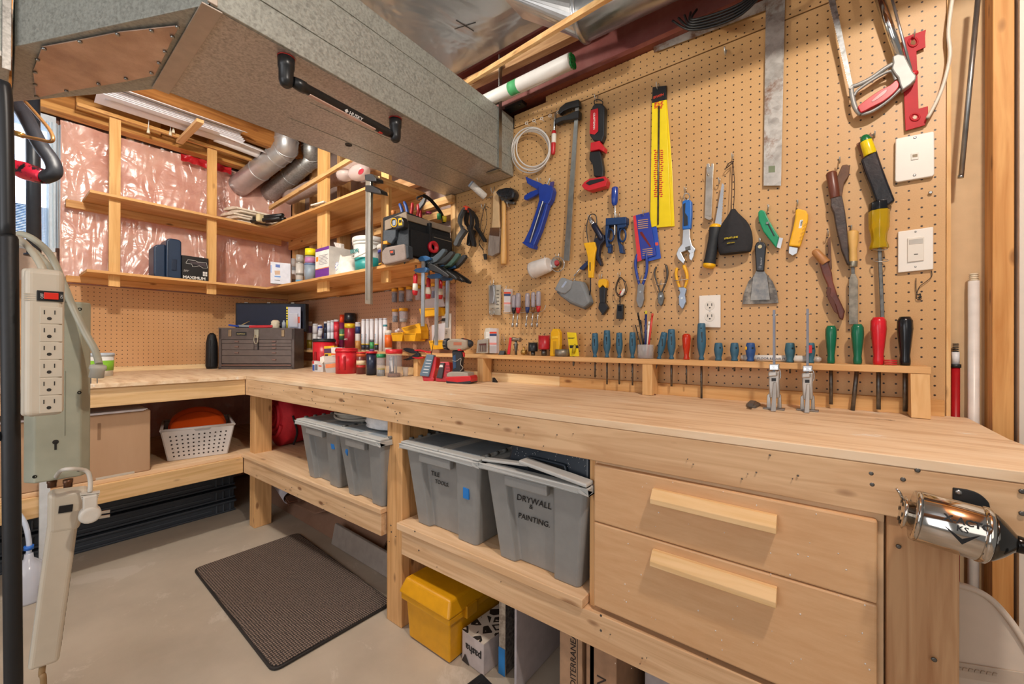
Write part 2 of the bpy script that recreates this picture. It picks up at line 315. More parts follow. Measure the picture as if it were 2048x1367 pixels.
def plastic():
    m=bpy.data.materials.new('poly_sheet'); m.use_nodes=True; nt=m.node_tree; L=nt.links; nt.nodes.remove(nt.nodes['Principled BSDF']); out=nt.nodes['Material Output']
    tc=N(nt,'ShaderNodeTexCoord'); hs=[]
    for rot,sc,s2 in ((.45,(1,5,1.6),.8),(-.6,(1,4,1.5),1.1),(0,(1,2,2),4)):
        mp=N(nt,'ShaderNodeMapping'); mp.inputs['Scale'].default_value=sc; mp.inputs['Rotation'].default_value=(rot,0,0); L.new(tc.outputs['Object'],mp.inputs[0])
        n=N(nt,'ShaderNodeTexNoise'); n.inputs['Scale'].default_value=s2; n.inputs['Detail'].default_value=2; n.inputs['Distortion'].default_value=1.4; L.new(mp.outputs[0],n.inputs['Vector'])
        a=N(nt,'ShaderNodeMath',operation='SUBTRACT'); L.new(n.outputs[0],a.inputs[0]); a.inputs[1].default_value=.5; c=N(nt,'ShaderNodeMath',operation='ABSOLUTE'); L.new(a.outputs[0],c.inputs[0]); hs.append(c)
    s1=N(nt,'ShaderNodeMath',operation='MINIMUM'); L.new(hs[0].outputs[0],s1.inputs[0]); L.new(hs[1].outputs[0],s1.inputs[1]); s3=N(nt,'ShaderNodeMath',operation='MULTIPLY_ADD'); L.new(hs[2].outputs[0],s3.inputs[0]); s3.inputs[1].default_value=.14; L.new(s1.outputs[0],s3.inputs[2])
    u=N(nt,'ShaderNodeBump'); u.inputs['Strength'].default_value=1; u.inputs['Distance'].default_value=.08; L.new(s3.outputs[0],u.inputs['Height'])
    g=N(nt,'ShaderNodeBsdfGlossy'); g.inputs['Roughness'].default_value=.3; g.inputs['Color'].default_value=(1,1,1,1); L.new(u.outputs[0],g.inputs['Normal']); tr=N(nt,'ShaderNodeBsdfTransparent'); tr.inputs[0].default_value=(1,.985,.98,1)
    k=N(nt,'ShaderNodeValue'); k.outputs[0].default_value=.115
    mx=N(nt,'ShaderNodeMixShader'); L.new(k.outputs[0],mx.inputs[0]); L.new(tr.outputs[0],mx.inputs[1]); L.new(g.outputs[0],mx.inputs[2]); L.new(mx.outputs[0],out.inputs[0]); return m
POLY=plastic()
tag(insul('',-1.285,.0,1.39,2.34,70,60,None,.012,-.004,9,9).build('vapour_barrier_sheet',POLY),'wrinkled clear plastic sheet stapled over the pink insulation above the pegboard','plastic sheet')
tag(insul('',-2.2,.0,.03,.8,50,30,None,.012,-.004,12,9).build('vapour_barrier_sheet',POLY),'clear plastic sheet over the insulation behind the basket under the bench','plastic sheet')
for y,l in ((-1.0,'pine stud inside the short wall behind the plastic at the window side'),(-.60,'pine stud inside the short wall behind the black drill carton'),(-.2,'pine stud inside the short wall nearest the corner')):
    solo('wall_stud',l,'stud',MB().box(-.088,-.062,y,y+.038,.0,2.5),PZ)
struct('wall_left',MB().box(-.2,-.09,-1.33,.2,0,2.62).box(-.2,-.09,-2.2,-1.331,0,1.56).box(-.2,-.09,-2.2,-1.33,2.34,2.62).box(-.2,-.09,-4.2,-2.2,0,2.62),M('#8d6a5e',.9))
struct('wall_left',MB().box(-.05,-.0045,-2.3,-1.305,.84,1.56).box(-.088,-.004,-4.2,-2.3,0,2.3),DRY)
# window
wf=struct('window_1',MB().box(-.17,.0,-1.335,-1.31,1.56,2.34).box(-.17,.0,-2.2,-1.335,1.56,1.585).box(-.17,0,-2.2,-1.335,2.3,2.34).box(-.15,-.11,-1.62,-1.585,1.585,2.3),M('#c9d6e2',.5))
wf['label']='basement window with pale frame at the left edge'
g=MB().box(-.135,-.13,-2.19,-1.335,1.585,2.3).build('window_pane',glass('#cfe6ff',.15,.05)); g.parent=wf
s=MB(); 
for i in range(26): s.box(-.128,-.11,-2.19,-1.335,1.60+i*.009,1.6045+i*.009)
tag(s.build('window_blind',M('#3f8fd0',.4)),'blue slatted blind across the lower part of the basement window','blind')
struct('sky_outside',MB().box(-1.0,-.98,-3.4,-.4,1.0,3.4),emit('#dcebff',3.2))
tag(MB().grid(lambda u,v:V((-.004+.012*math.sin(u*30+3*v),-1.375+.085*u,1.585+.72*v)),30,20).build('window_film',glass('#d5ecfb',.55,.3)),'crumpled clear plastic film hanging at the right side of the window','plastic film')
# ceiling
struct('ceiling',MB().box(-.3,4.8,-4.2,.3,2.6,2.66),wood('#9a6436','#7d4c26','y',.3))
for i,x in enumerate((.42,.86,1.27)): tag(MB().box(x,x+.04,-4,.08,2.40,2.6).build('ceiling_joist',wood('#b3793f','#8f5828','y',.4)),['orange pine ceiling joist nearest the short wall','orange pine ceiling joist above the silver duct elbows','orange pine ceiling joist beside the big duct'][i],'joist')
for y_ in (-.40,-.82): struct('ceiling',MB().box(3.02,4.7,y_-.02,y_+.02,2.10 if y_>-.5 else 2.38,2.374),wood('#c8853f','#a9692d','x',.4))  # unseen joists added out of view to shade the top of the pegboard
FOIL,nt,b=_new('joist_foil'); L=nt.links; b.inputs['Metallic'].default_value=.75; b.inputs['Roughness'].default_value=.34; b.inputs['Base Color'].default_value=srgb('#b4b7bb')
tc=N(nt,'ShaderNodeTexCoord'); n=N(nt,'ShaderNodeTexNoise'); n.inputs['Scale'].default_value=3.2; n.inputs['Detail'].default_value=3; n.inputs['Distortion'].default_value=.8; L.new(tc.outputs['Object'],n.inputs['Vector']); u=N(nt,'ShaderNodeBump'); u.inputs['Strength'].default_value=.5; u.inputs['Distance'].default_value=.06; L.new(n.outputs[0],u.inputs['Height']); L.new(u.outputs[0],b.inputs['Normal'])
f=Thing('ceiling_foil_panel','large silver foil panel covering the ceiling joists beside the big duct','ceiling panel',(2.5,-1,2.38))
f.p('foil',MB().box(1.45,2.655,-2.4,-.13,2.375,2.38).box(2.66,3.6,-2.4,-.13,2.376,2.381),FOIL)
f.p('seam',MB().box(2.652,2.664,-2.4,-.14,2.371,2.376),M('#8d8b86',.4,.9))
f.p('pen_mark',MB().obox((2.33,-.33,2.3735),.10,.003,.001,(1,.3,0),(-.3,1,0)).obox((2.33,-.33,2.3735),.09,.003,.001,(.2,1,0),(-1,.2,0)),M('#2c2a28'))
# steel beam over the pegboard
MAR=speck('#8a4a45','#a06a64',5,.35,.65,.5,.1); MFL=speck('#6e2f22','#7f4230',12,.35,.65,.5,.1)
t=Thing('steel_beam','dark red painted steel beam running above the pegboard','beam',(3,0,2.17))
t.p('bottom_flange',MB().box(1.9,3.83,-.034,.08,2.167,2.185),MFL); t.p('web',MB().box(1.9,3.83,.0,.012,2.182,2.45),MAR); t.p('top_flange',MB().box(1.9,3.83,-.034,.08,2.45,2.462),MAR)
solo('beam_bracket','small black bracket with a bolt under the steel beam by the duct','bracket',MB().box(2.32,2.42,-.05,-.012,2.15,2.165).ball((2.40,-.04,2.148),.006,.006,.004),BLACK)
# ceiling timbers above the tube
solo('ceiling_batten','long thin pine batten crossing below the silver foil','batten',MB().obox((wz(914,178,2.33)+wz(1212,-3,2.19))/2,(wz(914,178,2.33)-wz(1212,-3,2.19)).length+.12,.018,.022,wz(1212,-3,2.19)-wz(914,178,2.33),(0,1,0)),PX,bev=.001)
solo('ceiling_beam','pine two by four on edge between the batten and the white tube','timber',MB().obox((2.35,-.085,2.325),.78,.038,.05,(1,.03,0),(0,1,0)),OLDX,bev=.002)
# ================================================================ workbench
def slab(x0,x1,z0,z1,ya=None,back=-.004):   # board whose front follows the bench line
    ya=ya or fr
    return [(x0,ya(x0),z0),(x1,ya(x1),z0),(x1,back,z0),(x0,back,z0)],[(x0,ya(x0),z1),(x1,ya(x1),z1),(x1,back,z1),(x0,back,z1)]
wt,nt,b=_new('worn_plywood'); L=nt.links; b.inputs['Roughness'].default_value=.55; b.inputs['Specular IOR Level'].default_value=.3
tc=N(nt,'ShaderNodeTexCoord'); mp=N(nt,'ShaderNodeMapping'); mp.inputs['Scale'].default_value=(3,22,22); L.new(tc.outputs['Object'],mp.inputs[0])
n=N(nt,'ShaderNodeTexNoise'); n.inputs['Scale'].default_value=1.5; n.inputs['Detail'].default_value=8; n.inputs['Distortion'].default_value=.6; L.new(mp.outputs[0],n.inputs['Vector'])
cr=N(nt,'ShaderNodeValToRGB'); e=cr.color_ramp.elements; e[0].position=.3; e[0].color=srgb('#cfa982'); e[1].position=.5; e[1].color=srgb('#e6c8a4'); k=e.new(.75); k.color=srgb('#efd8ba'); L.new(n.outputs[0],cr.inputs[0])
n2=N(nt,'ShaderNodeTexNoise'); n2.inputs['Scale'].default_value=2.6; n2.inputs['Detail'].default_value=10; n2.inputs['Roughness'].default_value=.72; mp2=N(nt,'ShaderNodeMapping'); mp2.inputs['Scale'].default_value=(2,5,5); L.new(tc.outputs['Object'],mp2.inputs[0]); L.new(mp2.outputs[0],n2.inputs['Vector'])
r=N(nt,'ShaderNodeMapRange'); r.inputs[1].default_value=.635; r.inputs[2].default_value=.655; r.inputs[4].default_value=.8; L.new(n2.outputs[0],r.inputs[0])
mx=N(nt,'ShaderNodeMix',data_type='RGBA'); mx.inputs[7].default_value=srgb('#efe7dc'); L.new(r.outputs[0],mx.inputs[0]); L.new(cr.outputs[0],mx.inputs[6])
r2=N(nt,'ShaderNodeMapRange'); r2.inputs[1].default_value=.335; r2.inputs[2].default_value=.31; r2.inputs[4].default_value=.75; L.new(n2.outputs[0],r2.inputs[0])
mx2=N(nt,'ShaderNodeMix',data_type='RGBA'); mx2.inputs[7].default_value=srgb('#6d4e3a'); L.new(r2.outputs[0],mx2.inputs[0]); L.new(mx.outputs[2],mx2.inputs[6]); L.new(mx2.outputs[2],b.inputs['Base Color'])
PLYE=wood('#d9b385','#b98e60','z',0,scale=5)
wb=Thing('workbench','long L shaped pine workbench with plywood top and open lower shelves','workbench',(2.2,-.3,0))
def nails(pts,f,r=.0035,mat=None):
    m=MB()
    for px in pts: c=f(*px); m.lathe(c,-Y if f is not WXF else X,[(-.002,r),(.0012,r),(.0016,r*.6)],10)
    return m
# tops
pts=[(0.97,fr(.97)),(3.86,fr(3.86)),(3.825,-.3),(3.822,-.004),(0.0,-.004),(0.0,fr(.97))]
tp=wb.p('worktop',MB().prism([(x,y,.839) for x,y in pts],(0,0,.018)),[wt],bev=.0015,label='worn plywood top of the long side, stained and paint spotted')
wb.p('worktop',MB().prism([(.985,-2.3,.8385),(.985,fr(.97)-.0005,.8385),(.004,fr(.97)-.0005,.8385),(.004,-2.3,.8385)],(0,0,.018)),[wt],bev=.0015,label='plywood top of the short side')
# aprons and legs
def board(n,a,b,z0,z1,th=.038,mat=OLDX,back=True,lab=None):   # vertical board between plan points a,b, thickness th behind
    a=V((*a,0)); b_=V((*b,0)); d=(b_-a).normalized(); nrm=V((-d.y,d.x,0))*th
    return wb.p(n,MB().hexa([(p.x,p.y,z0) for p in (a,b_,b_+nrm,a+nrm)],[(p.x,p.y,z1) for p in (a,b_,b_+nrm,a+nrm)]),mat,bev=.002,label=lab)
SUN=wood('#dfbb92','#c9a077','x',.8)
board('apron',(.972,fr(.97)+.001),(3.86,fr(3.86)+.001),.752,.8385,.036,SUN)
board('apron',(.971,-2.3),(.971,fr(.97)-.0),.752,.838,.036,wood('#e4bf8e','#d1a873','y',.6))
board('lower_rail',(.95,fr(.95)+.002),(2.205,fr(2.205)+.002),.315,.40,.036,SUN)
board('lower_rail',(.949,-2.3),(.949,fr(.95)),.315,.40,.036,wood('#e2bb89','#cfa56e','y',.6))
board('lower_rail',(2.325,fr(2.32)+.002),(3.7,fr(3.7)+.002),.285,.372,.036,SUN)
def post(n,x0,x1,y0,y1,z0,z1,m=OLDZ,lab=None): return wb.p(n,MB().box(x0,x1,y0,y1,z0,z1),m,bev=.003,label=lab)
LZ=wood('#deae78','#c7955f','z',.7)
post('leg',.925,.995,fr(1)+.04,fr(1)+.13,0,.7515,LZ)
post('leg',2.215,2.305,fr(2.25)+.02,fr(2.25)+.058,0,.752,LZ); post('leg',2.262,2.30,fr(2.25)+.06,fr(2.25)+.149,0,.752,LZ)
post('leg',3.618,3.705,-.606,-.57,0,.7515,wood('#c49a70','#a97b54','z',.95),'broad right leg with dark knots')
post('leg',3.05,3.067,-.60,-.08,.10,.7515,LZ,'thin divider panel beside the drawers')
post('leg',.03,.12,-2.2,-2.11,0,.752,LZ)
SH=wood('#e8c6a0','#d5ad82','x',.6,scale=.7)
wb.p('lower_shelf',MB().hexa(*slab(.01,2.21,.401,.419,lambda x:fr(x)-.004)),SH,bev=.0015)
wb.p('lower_shelf',MB().hexa(*slab(2.31,3.048,.374,.398,lambda x:fr(x)-.008)),SH,bev=.002,label='thick plywood lower shelf under the two lettered totes')
wb.p('lower_shelf',MB().box(.01,.93,-2.3,fr(.95),.4005,.4185),wood('#e8c6a0','#d5ad82','y',.5,scale=.7),bev=.0015)
m=MB(); R.seed(3)
for px,py in ((1395,893),(1397,915),(1742,946),(1744,968),(1806,958),(1810,998),(1838,1004),(1835,940),(2044,982),(2044,1026),(1797,1092),(1868,1318)): m.lathe(wy(px,py,.612),-Y,[(0,.0038),(.0012,.0036),(.0018,.002)],10)
for px,py in ((1202,1230),(1202,1260),(568,797),(625,783),(624,797),(688,787),(688,802),(793,827),(800,825),(770,800),(786,806),(776,814),(782,1050),(783,1063),(830,1062),(838,1100),(1037,854)): m.lathe(at(px,py,1,fr(1.6 if px<900 else 2.6)-.001),-Y,[(0,.003),(.0012,.003)],8)
R.seed(21)
for k in range(70):
    x_=R.uniform(1.0,3.6); z_=R.choice([R.uniform(.76,.83),R.uniform(.76,.83),R.uniform(.30,.38)]); m.lathe((x_,fr(x_)-.0005,z_),-Y,[(0,R.uniform(.001,.0022)),(.002,.001)],7)
wb.p('nail_head',m,DSTEEL)['kind']='stuff'
# backboards
wb.p('backboard',MB().box(.02,2.61,-.022,-.001,.857,.9),PALEX,bev=.001); wb.p('backboard',MB().box(2.612,3.778,-.024,-.001,.857,.899),wood('#dcae74','#c8955a','x',.8),bev=.001)
wb.p('backboard',MB().box(0,.02,-2.2,-.023,.857,.887),wood('#ecd0a2','#ddb886','y',.1),bev=.001)
# drawers
PDR=speck('#d0a274','#dab083',60,.35,.65,.45,axis=(.15,1,1)); 
drw=Thing('drawer_cabinet','peach painted two drawer cabinet under the right end of the bench','cabinet',(3.34,-.3,.37))
drw.p('carcass',MB().box(3.069,3.084,-.598,-.02,.373,.75).box(3.60,3.615,-.598,-.02,.373,.75).box(3.084,3.6,-.59,-.02,.373,.385).box(3.084,3.6,-.59,-.02,.735,.75).box(3.084,3.6,-.05,-.02,.385,.735).box(3.069,3.615,-.604,-.599,.738,.75),M('#dcb98f',.5))
for (z0,z1,ha,hb,lb) in ((.598,.742,.686,.714,'upper drawer'),(.385,.5965,.546,.575,'lower drawer, the deeper one')):
    d=drw.p('drawer',MB().box(3.071,3.606,-.618,-.60,z0,z1).box(3.09,3.59,-.60,-.1,z0+.02,z0+.03),PDR,bev=.004,label=lb)
    h=MB(); x0,x1=3.222,3.461
    h.prism([(x0,-.6185,ha+.003),(x0,-.6385,ha-.002),(x0,-.645,ha+.001),(x0,-.645,ha+.012),(x0,-.630,hb+.002),(x0,-.6185,hb+.002)],(x1-x0,0,0))
    drw.p('handle',h,wood('#e8c594','#ddb680','x',.35),parent=d,bev=.001)
m=MB(); R.seed(11)
for i in range(60):
    px=R.uniform(1210,1740); py=R.uniform(960,1340); m.ball(wy(px,py,.6185),R.uniform(.0006,.0018),.0004,R.uniform(.0006,.0022),6,4)
sp=drw.p('paint_spot',m,M('#e9e2da')); sp['kind']='stuff'
# rail shelf
rl=Thing('tool_rail','narrow pine rail shelf with screwdriver holes standing along the pegboard','shelf',(2.6,-.05,.857))
rl.p('rail',MB().box(.425,3.744,-.09,-.0005,.971,.989),wood('#dfb27c','#d0a068','x',.2),bev=.0012)
for x0 in (.60,1.70,2.185,3.0,3.706):
    rl.p('support',MB().prism([(x0,-.104 if x0>3.6 else -.088,.858),(x0,-.088,.9705),(x0,-.024,.9705),(x0,-.026,.858)],(.036,0,0)),wood('#e2b982','#d2a36a','z',.2),bev=.001)
# ================================================================ wall shelves
def shelf(name,lab,parts,strips,cleats):
    t=Thing(name,lab,'shelf',(.3,-.3,1.4))
    for b,m in parts: t.p('shelf_board',b,m,bev=.001)
    for b,m in cleats: t.p('cleat',b,m,bev=.001)
    return t
PLB=wood('#e6b577','#cf965a','x',.8,scale=.5); PLBY=wood('#e6b577','#cf965a','y',.8,scale=.5)
shelf('wall_shelf','lower L shaped plywood wall shelf holding cans, buckets and the tool bag',
 [(MB().box(.30,1.975,-.30,-.001,1.43,1.445),PLB),(MB().box(.001,.30,-1.215,-.001,1.43,1.445),PLBY)],[],
 [(MB().box(.04,1.89,-.038,0,1.375,1.4295),wood('#d69f62','#bf8144','x',.8)),(MB().box(0,.038,-1.27,-.0,1.3925,1.4295),wood('#dba568','#c68a4c','y',.8))])
shelf('wall_shelf','upper L shaped plywood wall shelf under the silver duct pipes',
 [(MB().box(.30,1.70,-.30,-.001,1.872,1.887),PLB),(MB().box(.001,.30,-1.205,-.001,1.872,1.887),PLBY)],[],
 [(MB().box(.04,1.70,-.038,0,1.80,1.8715),wood('#d9a468','#c4874b','x',.8)),(MB().box(0,.038,-1.272,-.09,1.828,1.8715),wood('#dfab6e','#c98e50','y',.8))])
HZ=wood('#e7b877','#d5a05e','z',.35)
for k_,p0_,p1_,z1_,l in ((0,218,241,2.345,'shelf hanger strip left of the dark blue case'),(0,415,433.5,2.345,'shelf hanger strip between the black drill carton and the corner'),
    (1,634.5,654,2.42,'shelf hanger strip behind the purple and white carton'),(1,762,777,2.42,'shelf hanger strip just left of the tool bag')):
    if k_==0: a_=wx(p0_,450,.245).y; b_=wx(p1_,450,.245).y; m=MB().box(.225,.245,a_,b_,1.366,z1_)
    else: a_=wy(p0_,450,.245).x; b_=wy(p1_,450,.245).x; m=MB().box(a_,b_,-.245,-.225,1.366,z1_)
    solo('hanger_strip','upright pine '+l,'strip',m,HZ,bev=.001)
solo('end_batten','short pine batten lying across the right end of the upper wall shelf','batten',MB().box(1.665,1.70,-.31,-.004,1.8875,1.907),PY,bev=.001)
# ================================================================ overhead: ducts, timbers, stored lengths
GD=galv('#acaea6','#8b8c85',.35,.42,70); GB=galv('#c6c0b9','#98918a',.45,.34,80); GC_=M('#b7a99c',.4,.4)
d=Thing('sheet_metal_duct','large galvanised rectangular duct crossing overhead to the pegboard wall','duct',(2.1,-.6,1.845))
z0,z1=1.845,2.125
A=[(2.38,-1.235),(2.337,-.003),(1.885,-.003),(1.862,-1.222)]
d.p('duct_run',MB().prism([(x,y,z0) for x,y in A],(0,0,z1-z0)),GD,bev=.002)
Bp=[(1.862,-1.223),(1.374,-1.507),(1.79,-1.513),(2.379,-1.2365)]
d.p('duct_bend',MB().prism([(x,y,z0+.001) for x,y in Bp],(0,0,.9*z1-z0+.214)),galv('#acaea6','#8b8c85',.35,.42,70.5),bev=.002)
d.p('bottom_panel',MB().prism([(x,y,z0-.0015) for x,y in [(2.372,-1.23),(2.329,-.01),(1.893,-.01),(1.870,-1.218)]],(0,0,.0014)),GB)
d.p('drive_cleat',MB().obox((2.12,-1.226,z0-.004),.515,.042,.004,(1,-.02,0),(0,1,0)),GC_,bev=.001)
d.p('drive_cleat',MB().obox((2.382,-1.232,1.985),.278,.02,.006,(0,0,1),(0,1,0)),GC_,bev=.001)
sm=MB(); 
for x in (2.02,2.17): sm.box(x,x+.002,-.9,-.01,z0-.003,z0-.0012)
for k in (1.93,2.06): sm.obox((2.357+.003,-.62,k),1.23,.004,.003,(-.045,1.23,0),(0,0,1))
d.p('seam',sm,GD)
gm=MB()
for px,py in ((755,251),(697,289)):
    c=wz(px,py,z0-.0015); d.p('plug',MB().lathe(c,-Z,[(0,.014),(.003,.0135),(.0032,.008),(.0006,.0078)],16),M('#4b4744',.5,.6))
ap=[wz(a,b,z0-.003) for a,b in ((84,92),(150,80),(240,62),(360,49),(346,75),(310,149),(250,162),(130,182),(72,194),(66,140))]
COP=speck('#a88a78','#d6bba8',5,.35,.65,.36,.2,metal=.45,h3='#c0a28e')
pl=d.p('access_plate',MB().prism(ap,(0,0,-.003)),COP,bev=.001,label='buckled brown tinted sheet metal access plate')
for px,py in ((88,96),(160,82),(235,67),(303,60),(355,52),(345,72),(330,102),(318,125),(303,145),(252,156),(197,167),(133,181),(73,192),(70,168),(70,143),(75,118)): d.p('bolt',MB().lathe(wz(px,py,z0-.0065),-Z,[(0,.005),(.004,.005),(.006,.003)],6),STEEL,parent=pl)
pn=Thing('furnace_plenum','galvanised furnace plenum box at the top left edge','duct',(1.6,-1.8,1.8))
pn.p('plenum_box',MB().box(1.34,1.80,-2.2,-1.52,1.80,2.6),GD,bev=.003); pn.p('corner_seam',MB().box(1.801,1.806,-1.535,-1.519,1.77,2.6).box(1.80,1.805,-1.60,-1.535,1.80,1.815),GB,bev=.001)
st=Thing('duct_hanger_strap','narrow steel strap hanging the big duct near the pegboard','strap',(2.34,-.06,2.15))
st.p('strap',MB().box(2.345,2.348,-.127,-.105,1.843,2.36).box(2.27,2.348,-.127,-.105,1.8365,1.8395),STEEL)
# round silver duct with square-to-round transition
rd=Thing('round_duct','round silver duct running beside the steel beam at the top of the photo','duct',(3,-.25,2.28))
P0=V((2.79,-.165,2.288)); ax_=V((1,.03,0)).normalized(); rd_=.082
rd.p('pipe',MB().lathe(P0,ax_,[(0,rd_),(.9,rd_)],40),SILVER)
m=MB(); n_=32; va=[]; vb=[]
for k in range(n_):
    q_=2*PI*k/n_; c_,s_=math.cos(q_),math.sin(q_); e_=max(abs(c_),abs(s_)); va.append((2.575,-.33+.075*c_/e_,2.350+.018*s_/e_)); vb.append((P0.x,P0.y+rd_*c_,P0.z+rd_*s_))
m.add(va+vb,[list(range(n_))]+[(k,(k+1)%n_,n_+(k+1)%n_,n_+k) for k in range(n_)])
rd.p('transition_cone',m,SILVER)
rd.p('collar',MB().lathe(P0-ax_*.010,ax_,[(0,rd_),(.004,rd_+.005),(.016,rd_+.005),(.020,rd_)],40),SILVER)
# white tubes with green tape and caps
for i,(y,z,x1,l) in enumerate(((-.155,2.155,2.735,'front white cardboard tube with green tape and a green end cap under the ceiling batten'),(-.105,2.185,2.715,'rear white cardboard tube with a green end cap, behind the taped tube'))):
    t=Thing('storage_tube',l,'tube',(2.4,y,z)); t.p('tube',MB().lathe((1.95,y,z),X,[(0,.027),(x1-1.95,.027)],28),WHITE)
    t.p('end_cap',MB().lathe((x1,y,z+.010),X,[(-.002,.015),(.006,.017),(.008,.013),(.003,.010),(.003,.004),(.007,.003)],20).lathe((x1,y+.006,z-.012),X,[(-.002,.015),(.006,.017),(.008,.013),(.003,.010),(.003,.004),(.007,.003)],20),M('#0d7a35',.25))
    if i==0: t.p('tape',MB().lathe((2.435,y,z),X,[(0,.0276),(.045,.0276)],28),M('#4fae6d',.6))
cb=MB()
for k in range(5): cb.tube(bez([(3.10+.02*k,-.075,2.185),(3.18,-.10-.004*k,2.10+.006*k),(3.32,-.10-.004*k,2.085+.006*k),(3.42-.01*k,-.08,2.185)],6),.004,6)
tag(cb.build('cable_loop',BLACK),'loops of black cable drooping under the steel beam at the top','cable')
t=Thing('ceiling_pipe','pale grey plastic pipe above the big duct at the top','pipe',(2.1,-.9,2.33)); t.p('pipe',MB().rod((1.7,-1.02,2.33),(2.29,-.79,2.33),.03),M('#b8bcc4',.35)); t.p('pipe_collar',MB().rod((1.95,-.925,2.33),(1.99,-.909,2.33),.034),M('#b8bcc4',.35))
# short wall timbers
TY=wood('#d9a15c','#bb8040','y',.5)
solo('top_plate','long pine top plate above the insulation on the short wall','timber',MB().box(-.0,.085,-1.9,-.001,2.348,2.385),TY,bev=.002)
solo('rim_board','pine rim board on edge above the top plate of the short wall','timber',MB().box(.0,.038,-1.9,-.001,2.386,2.6),wood('#c98a47','#a96d30','y',.5),bev=.002)
for y0,y1,l in ((-1.24,-.86,'pine block fixed to the rim board nearest the window'),(-.60,-.14,'pine block fixed to the rim board nearest the silver duct elbows')):
    solo('joist_block',l,'block',MB().box(.040,.10,y0,y1,2.386,2.47),TY,bev=.002)
solo('support_batten','long pine batten carrying the white blind vanes','batten',MB().box(.22,.245,-1.25,-.12,2.352,2.372),wood('#dba86a','#c48c4a','y',.4),bev=.001)
solo('cross_batten','short pine batten crossing under the white blind vanes','batten',MB().obox((.42,-.79,2.337),.42,.035,.02,(1,.0,0),(0,1,0)),wood('#e8bd8a','#d7a56c','x',.3),bev=.001)
vn=MB(); R.seed(5)
for k in range(5):
    w=.15; a=V((.30+.012*k,-1.19+.012*k,2.376+.005*k)); b=V((.33+.010*k,-.50-.012*k,2.376+.005*k)); dd=(b-a).normalized(); s_=V((dd.y,-dd.x,0))*w
    vn.hexa([a,b,b+s_,a+s_],[p+V((0,0,.004)) for p in (a,b,b+s_,a+s_)])
t=Thing('blind_vane_bundle','bundle of white vertical blind vanes stored across the joists','blind vanes',(.35,-.85,2.37))
t.p('vane_stack',vn,M('#e6e5ec',.35,var=.02))
t.p('curled_vane',MB().grid(lambda u,v:V((.40+.20*v+.02*u,-1.16+.62*u,2.372+.035*math.sin(v*PI)-.0*u*v)),24,8),M('#ece9ea',.3,var=.02),solid=.002)
t.p('curled_vane',MB().grid(lambda u,v:V((.33+.13*v,-.64+.27*u,2.366-.016*u+.04*math.sin(v*PI))),16,8),M('#ece9ea',.3,var=.02),solid=.002)
for px,py,py2,l in ((297,228,262,'white blind pull cord with tassel hanging nearest the window end'),(341,238,267,'longer of the two close white pull cords with tassel'),(347,236,262,'shorter of the two close pull cords, with a cream tassel')):
    a=wx(px,py,.27); b=a-Z*((py2-py)*mpp(a)); t=Thing('blind_pull_string',l,'cord',a); t.p('cord',MB().tube(bez([a+V((0,-.02,.01)),a,b+Z*.02],4),.0022,6),WHITE); t.p('tassel',MB().lathe(b+Z*.022,-Z,[(0,.004),(.02,.007),(.034,.0085)],10),M('#efe6cc',.5))
tag(insul('',-.74,-.44,2.285,2.335,24,6,None,.03,.03,3,24).build('red_plastic_sheet',M('#c5202a',.35)),'crumpled bright red plastic tucked above the insulation','plastic sheet')
# silver duct elbows
def elbow(lab,pts,r,m):
    t=Thing('duct_elbow',lab,'duct',pts[0]); B=bez(pts,5); t.p('pipe',MB().tube(B,r,28),m)
    for i in (4,9,13,17,21):
        if i<len(B)-1:
            dd=(B[i+1]-B[i-1]).normalized(); t.p('rib',MB().lathe(B[i]-dd*.004,dd,[(0,r),(.002,r+.004),(.006,r+.004),(.008,r)],28),m)
elbow('bright silver round duct elbow coming out of the short wall',[wx(478,372,-.03),wx(528,333,.28),wx(556,311,.42),wx(570,300,.48),V((.52,-.262,2.44)),V((.525,-.262,2.57))],.075,M('#cfd0d2',.33,.65,var=.05))
elbow('duller round duct elbow behind and right of the bright silver one',[wx(538,388,-.03),wx(590,345,.30),wx(612,326,.41),wx(624,316,.45),V((.49,-.075,2.47)),V((.495,-.075,2.57))],.066,galv('#bfc0c0','#9b9b96',.6,.36,60))
# wrapped insulation roll and clear bag on the upper shelf
t=Thing('insulated_duct_sleeve','long grey pink duct wrapped in plastic lying above the upper shelf','duct',wy(650,370,.1))
t.p('sleeve',MB().tube(bez([wy(578,396,.12),wy(640,368,.12),wy(700,345,.12),wy(790,300,.12)],6),[.05+.004*math.sin(i*2.1) for i in range(19)],20),speck('#a38d86','#c9b3a8',14,.35,.65,.35,.3))
tag(MB().ball(wy(718,345,.2),.09,.05,.045,20,12).ball(wy(690,350,.2),.06,.05,.035,16,10).build('clear_plastic_bag',glass('#f3e3e0',.5,.15)),'crumpled clear plastic bag with red print above the upper shelf','bag')
tag(MB().ball(wy(722,343,.262),.03,.003,.016,12,6).build('bag_print',M('#b03040',.4)),'small dark red print on the clear bag above the upper shelf','print')
solo('rail_batten','thin pine batten rising from the shelf corner behind the hanger strips','batten',MB().hexa([wy(538,419,.265)+V((0,i,0)) for i in (-.002,.018)]+[wy(700,321,.265)+V((0,i,0)) for i in (.018,0)],[wy(538,412,.265)+V((0,i,0)) for i in (-.002,.018)]+[wy(700,312,.265)+V((0,i,0)) for i in (.018,0)]),PX)
solo('brace_board','pine two by four set level behind the upper shelf near the wrapped duct','timber',MB().box(.5,1.9,-.0,.04,1.98,2.05),OLDX,bev=.002)
solo('brace_board','pine diagonal brace above the tool bag under the big duct','timber',MB().obox((1.70,-.12,2.04),.26,.03,.05,(.55,.1,-.6),(0,1,0)),PX,bev=.002)
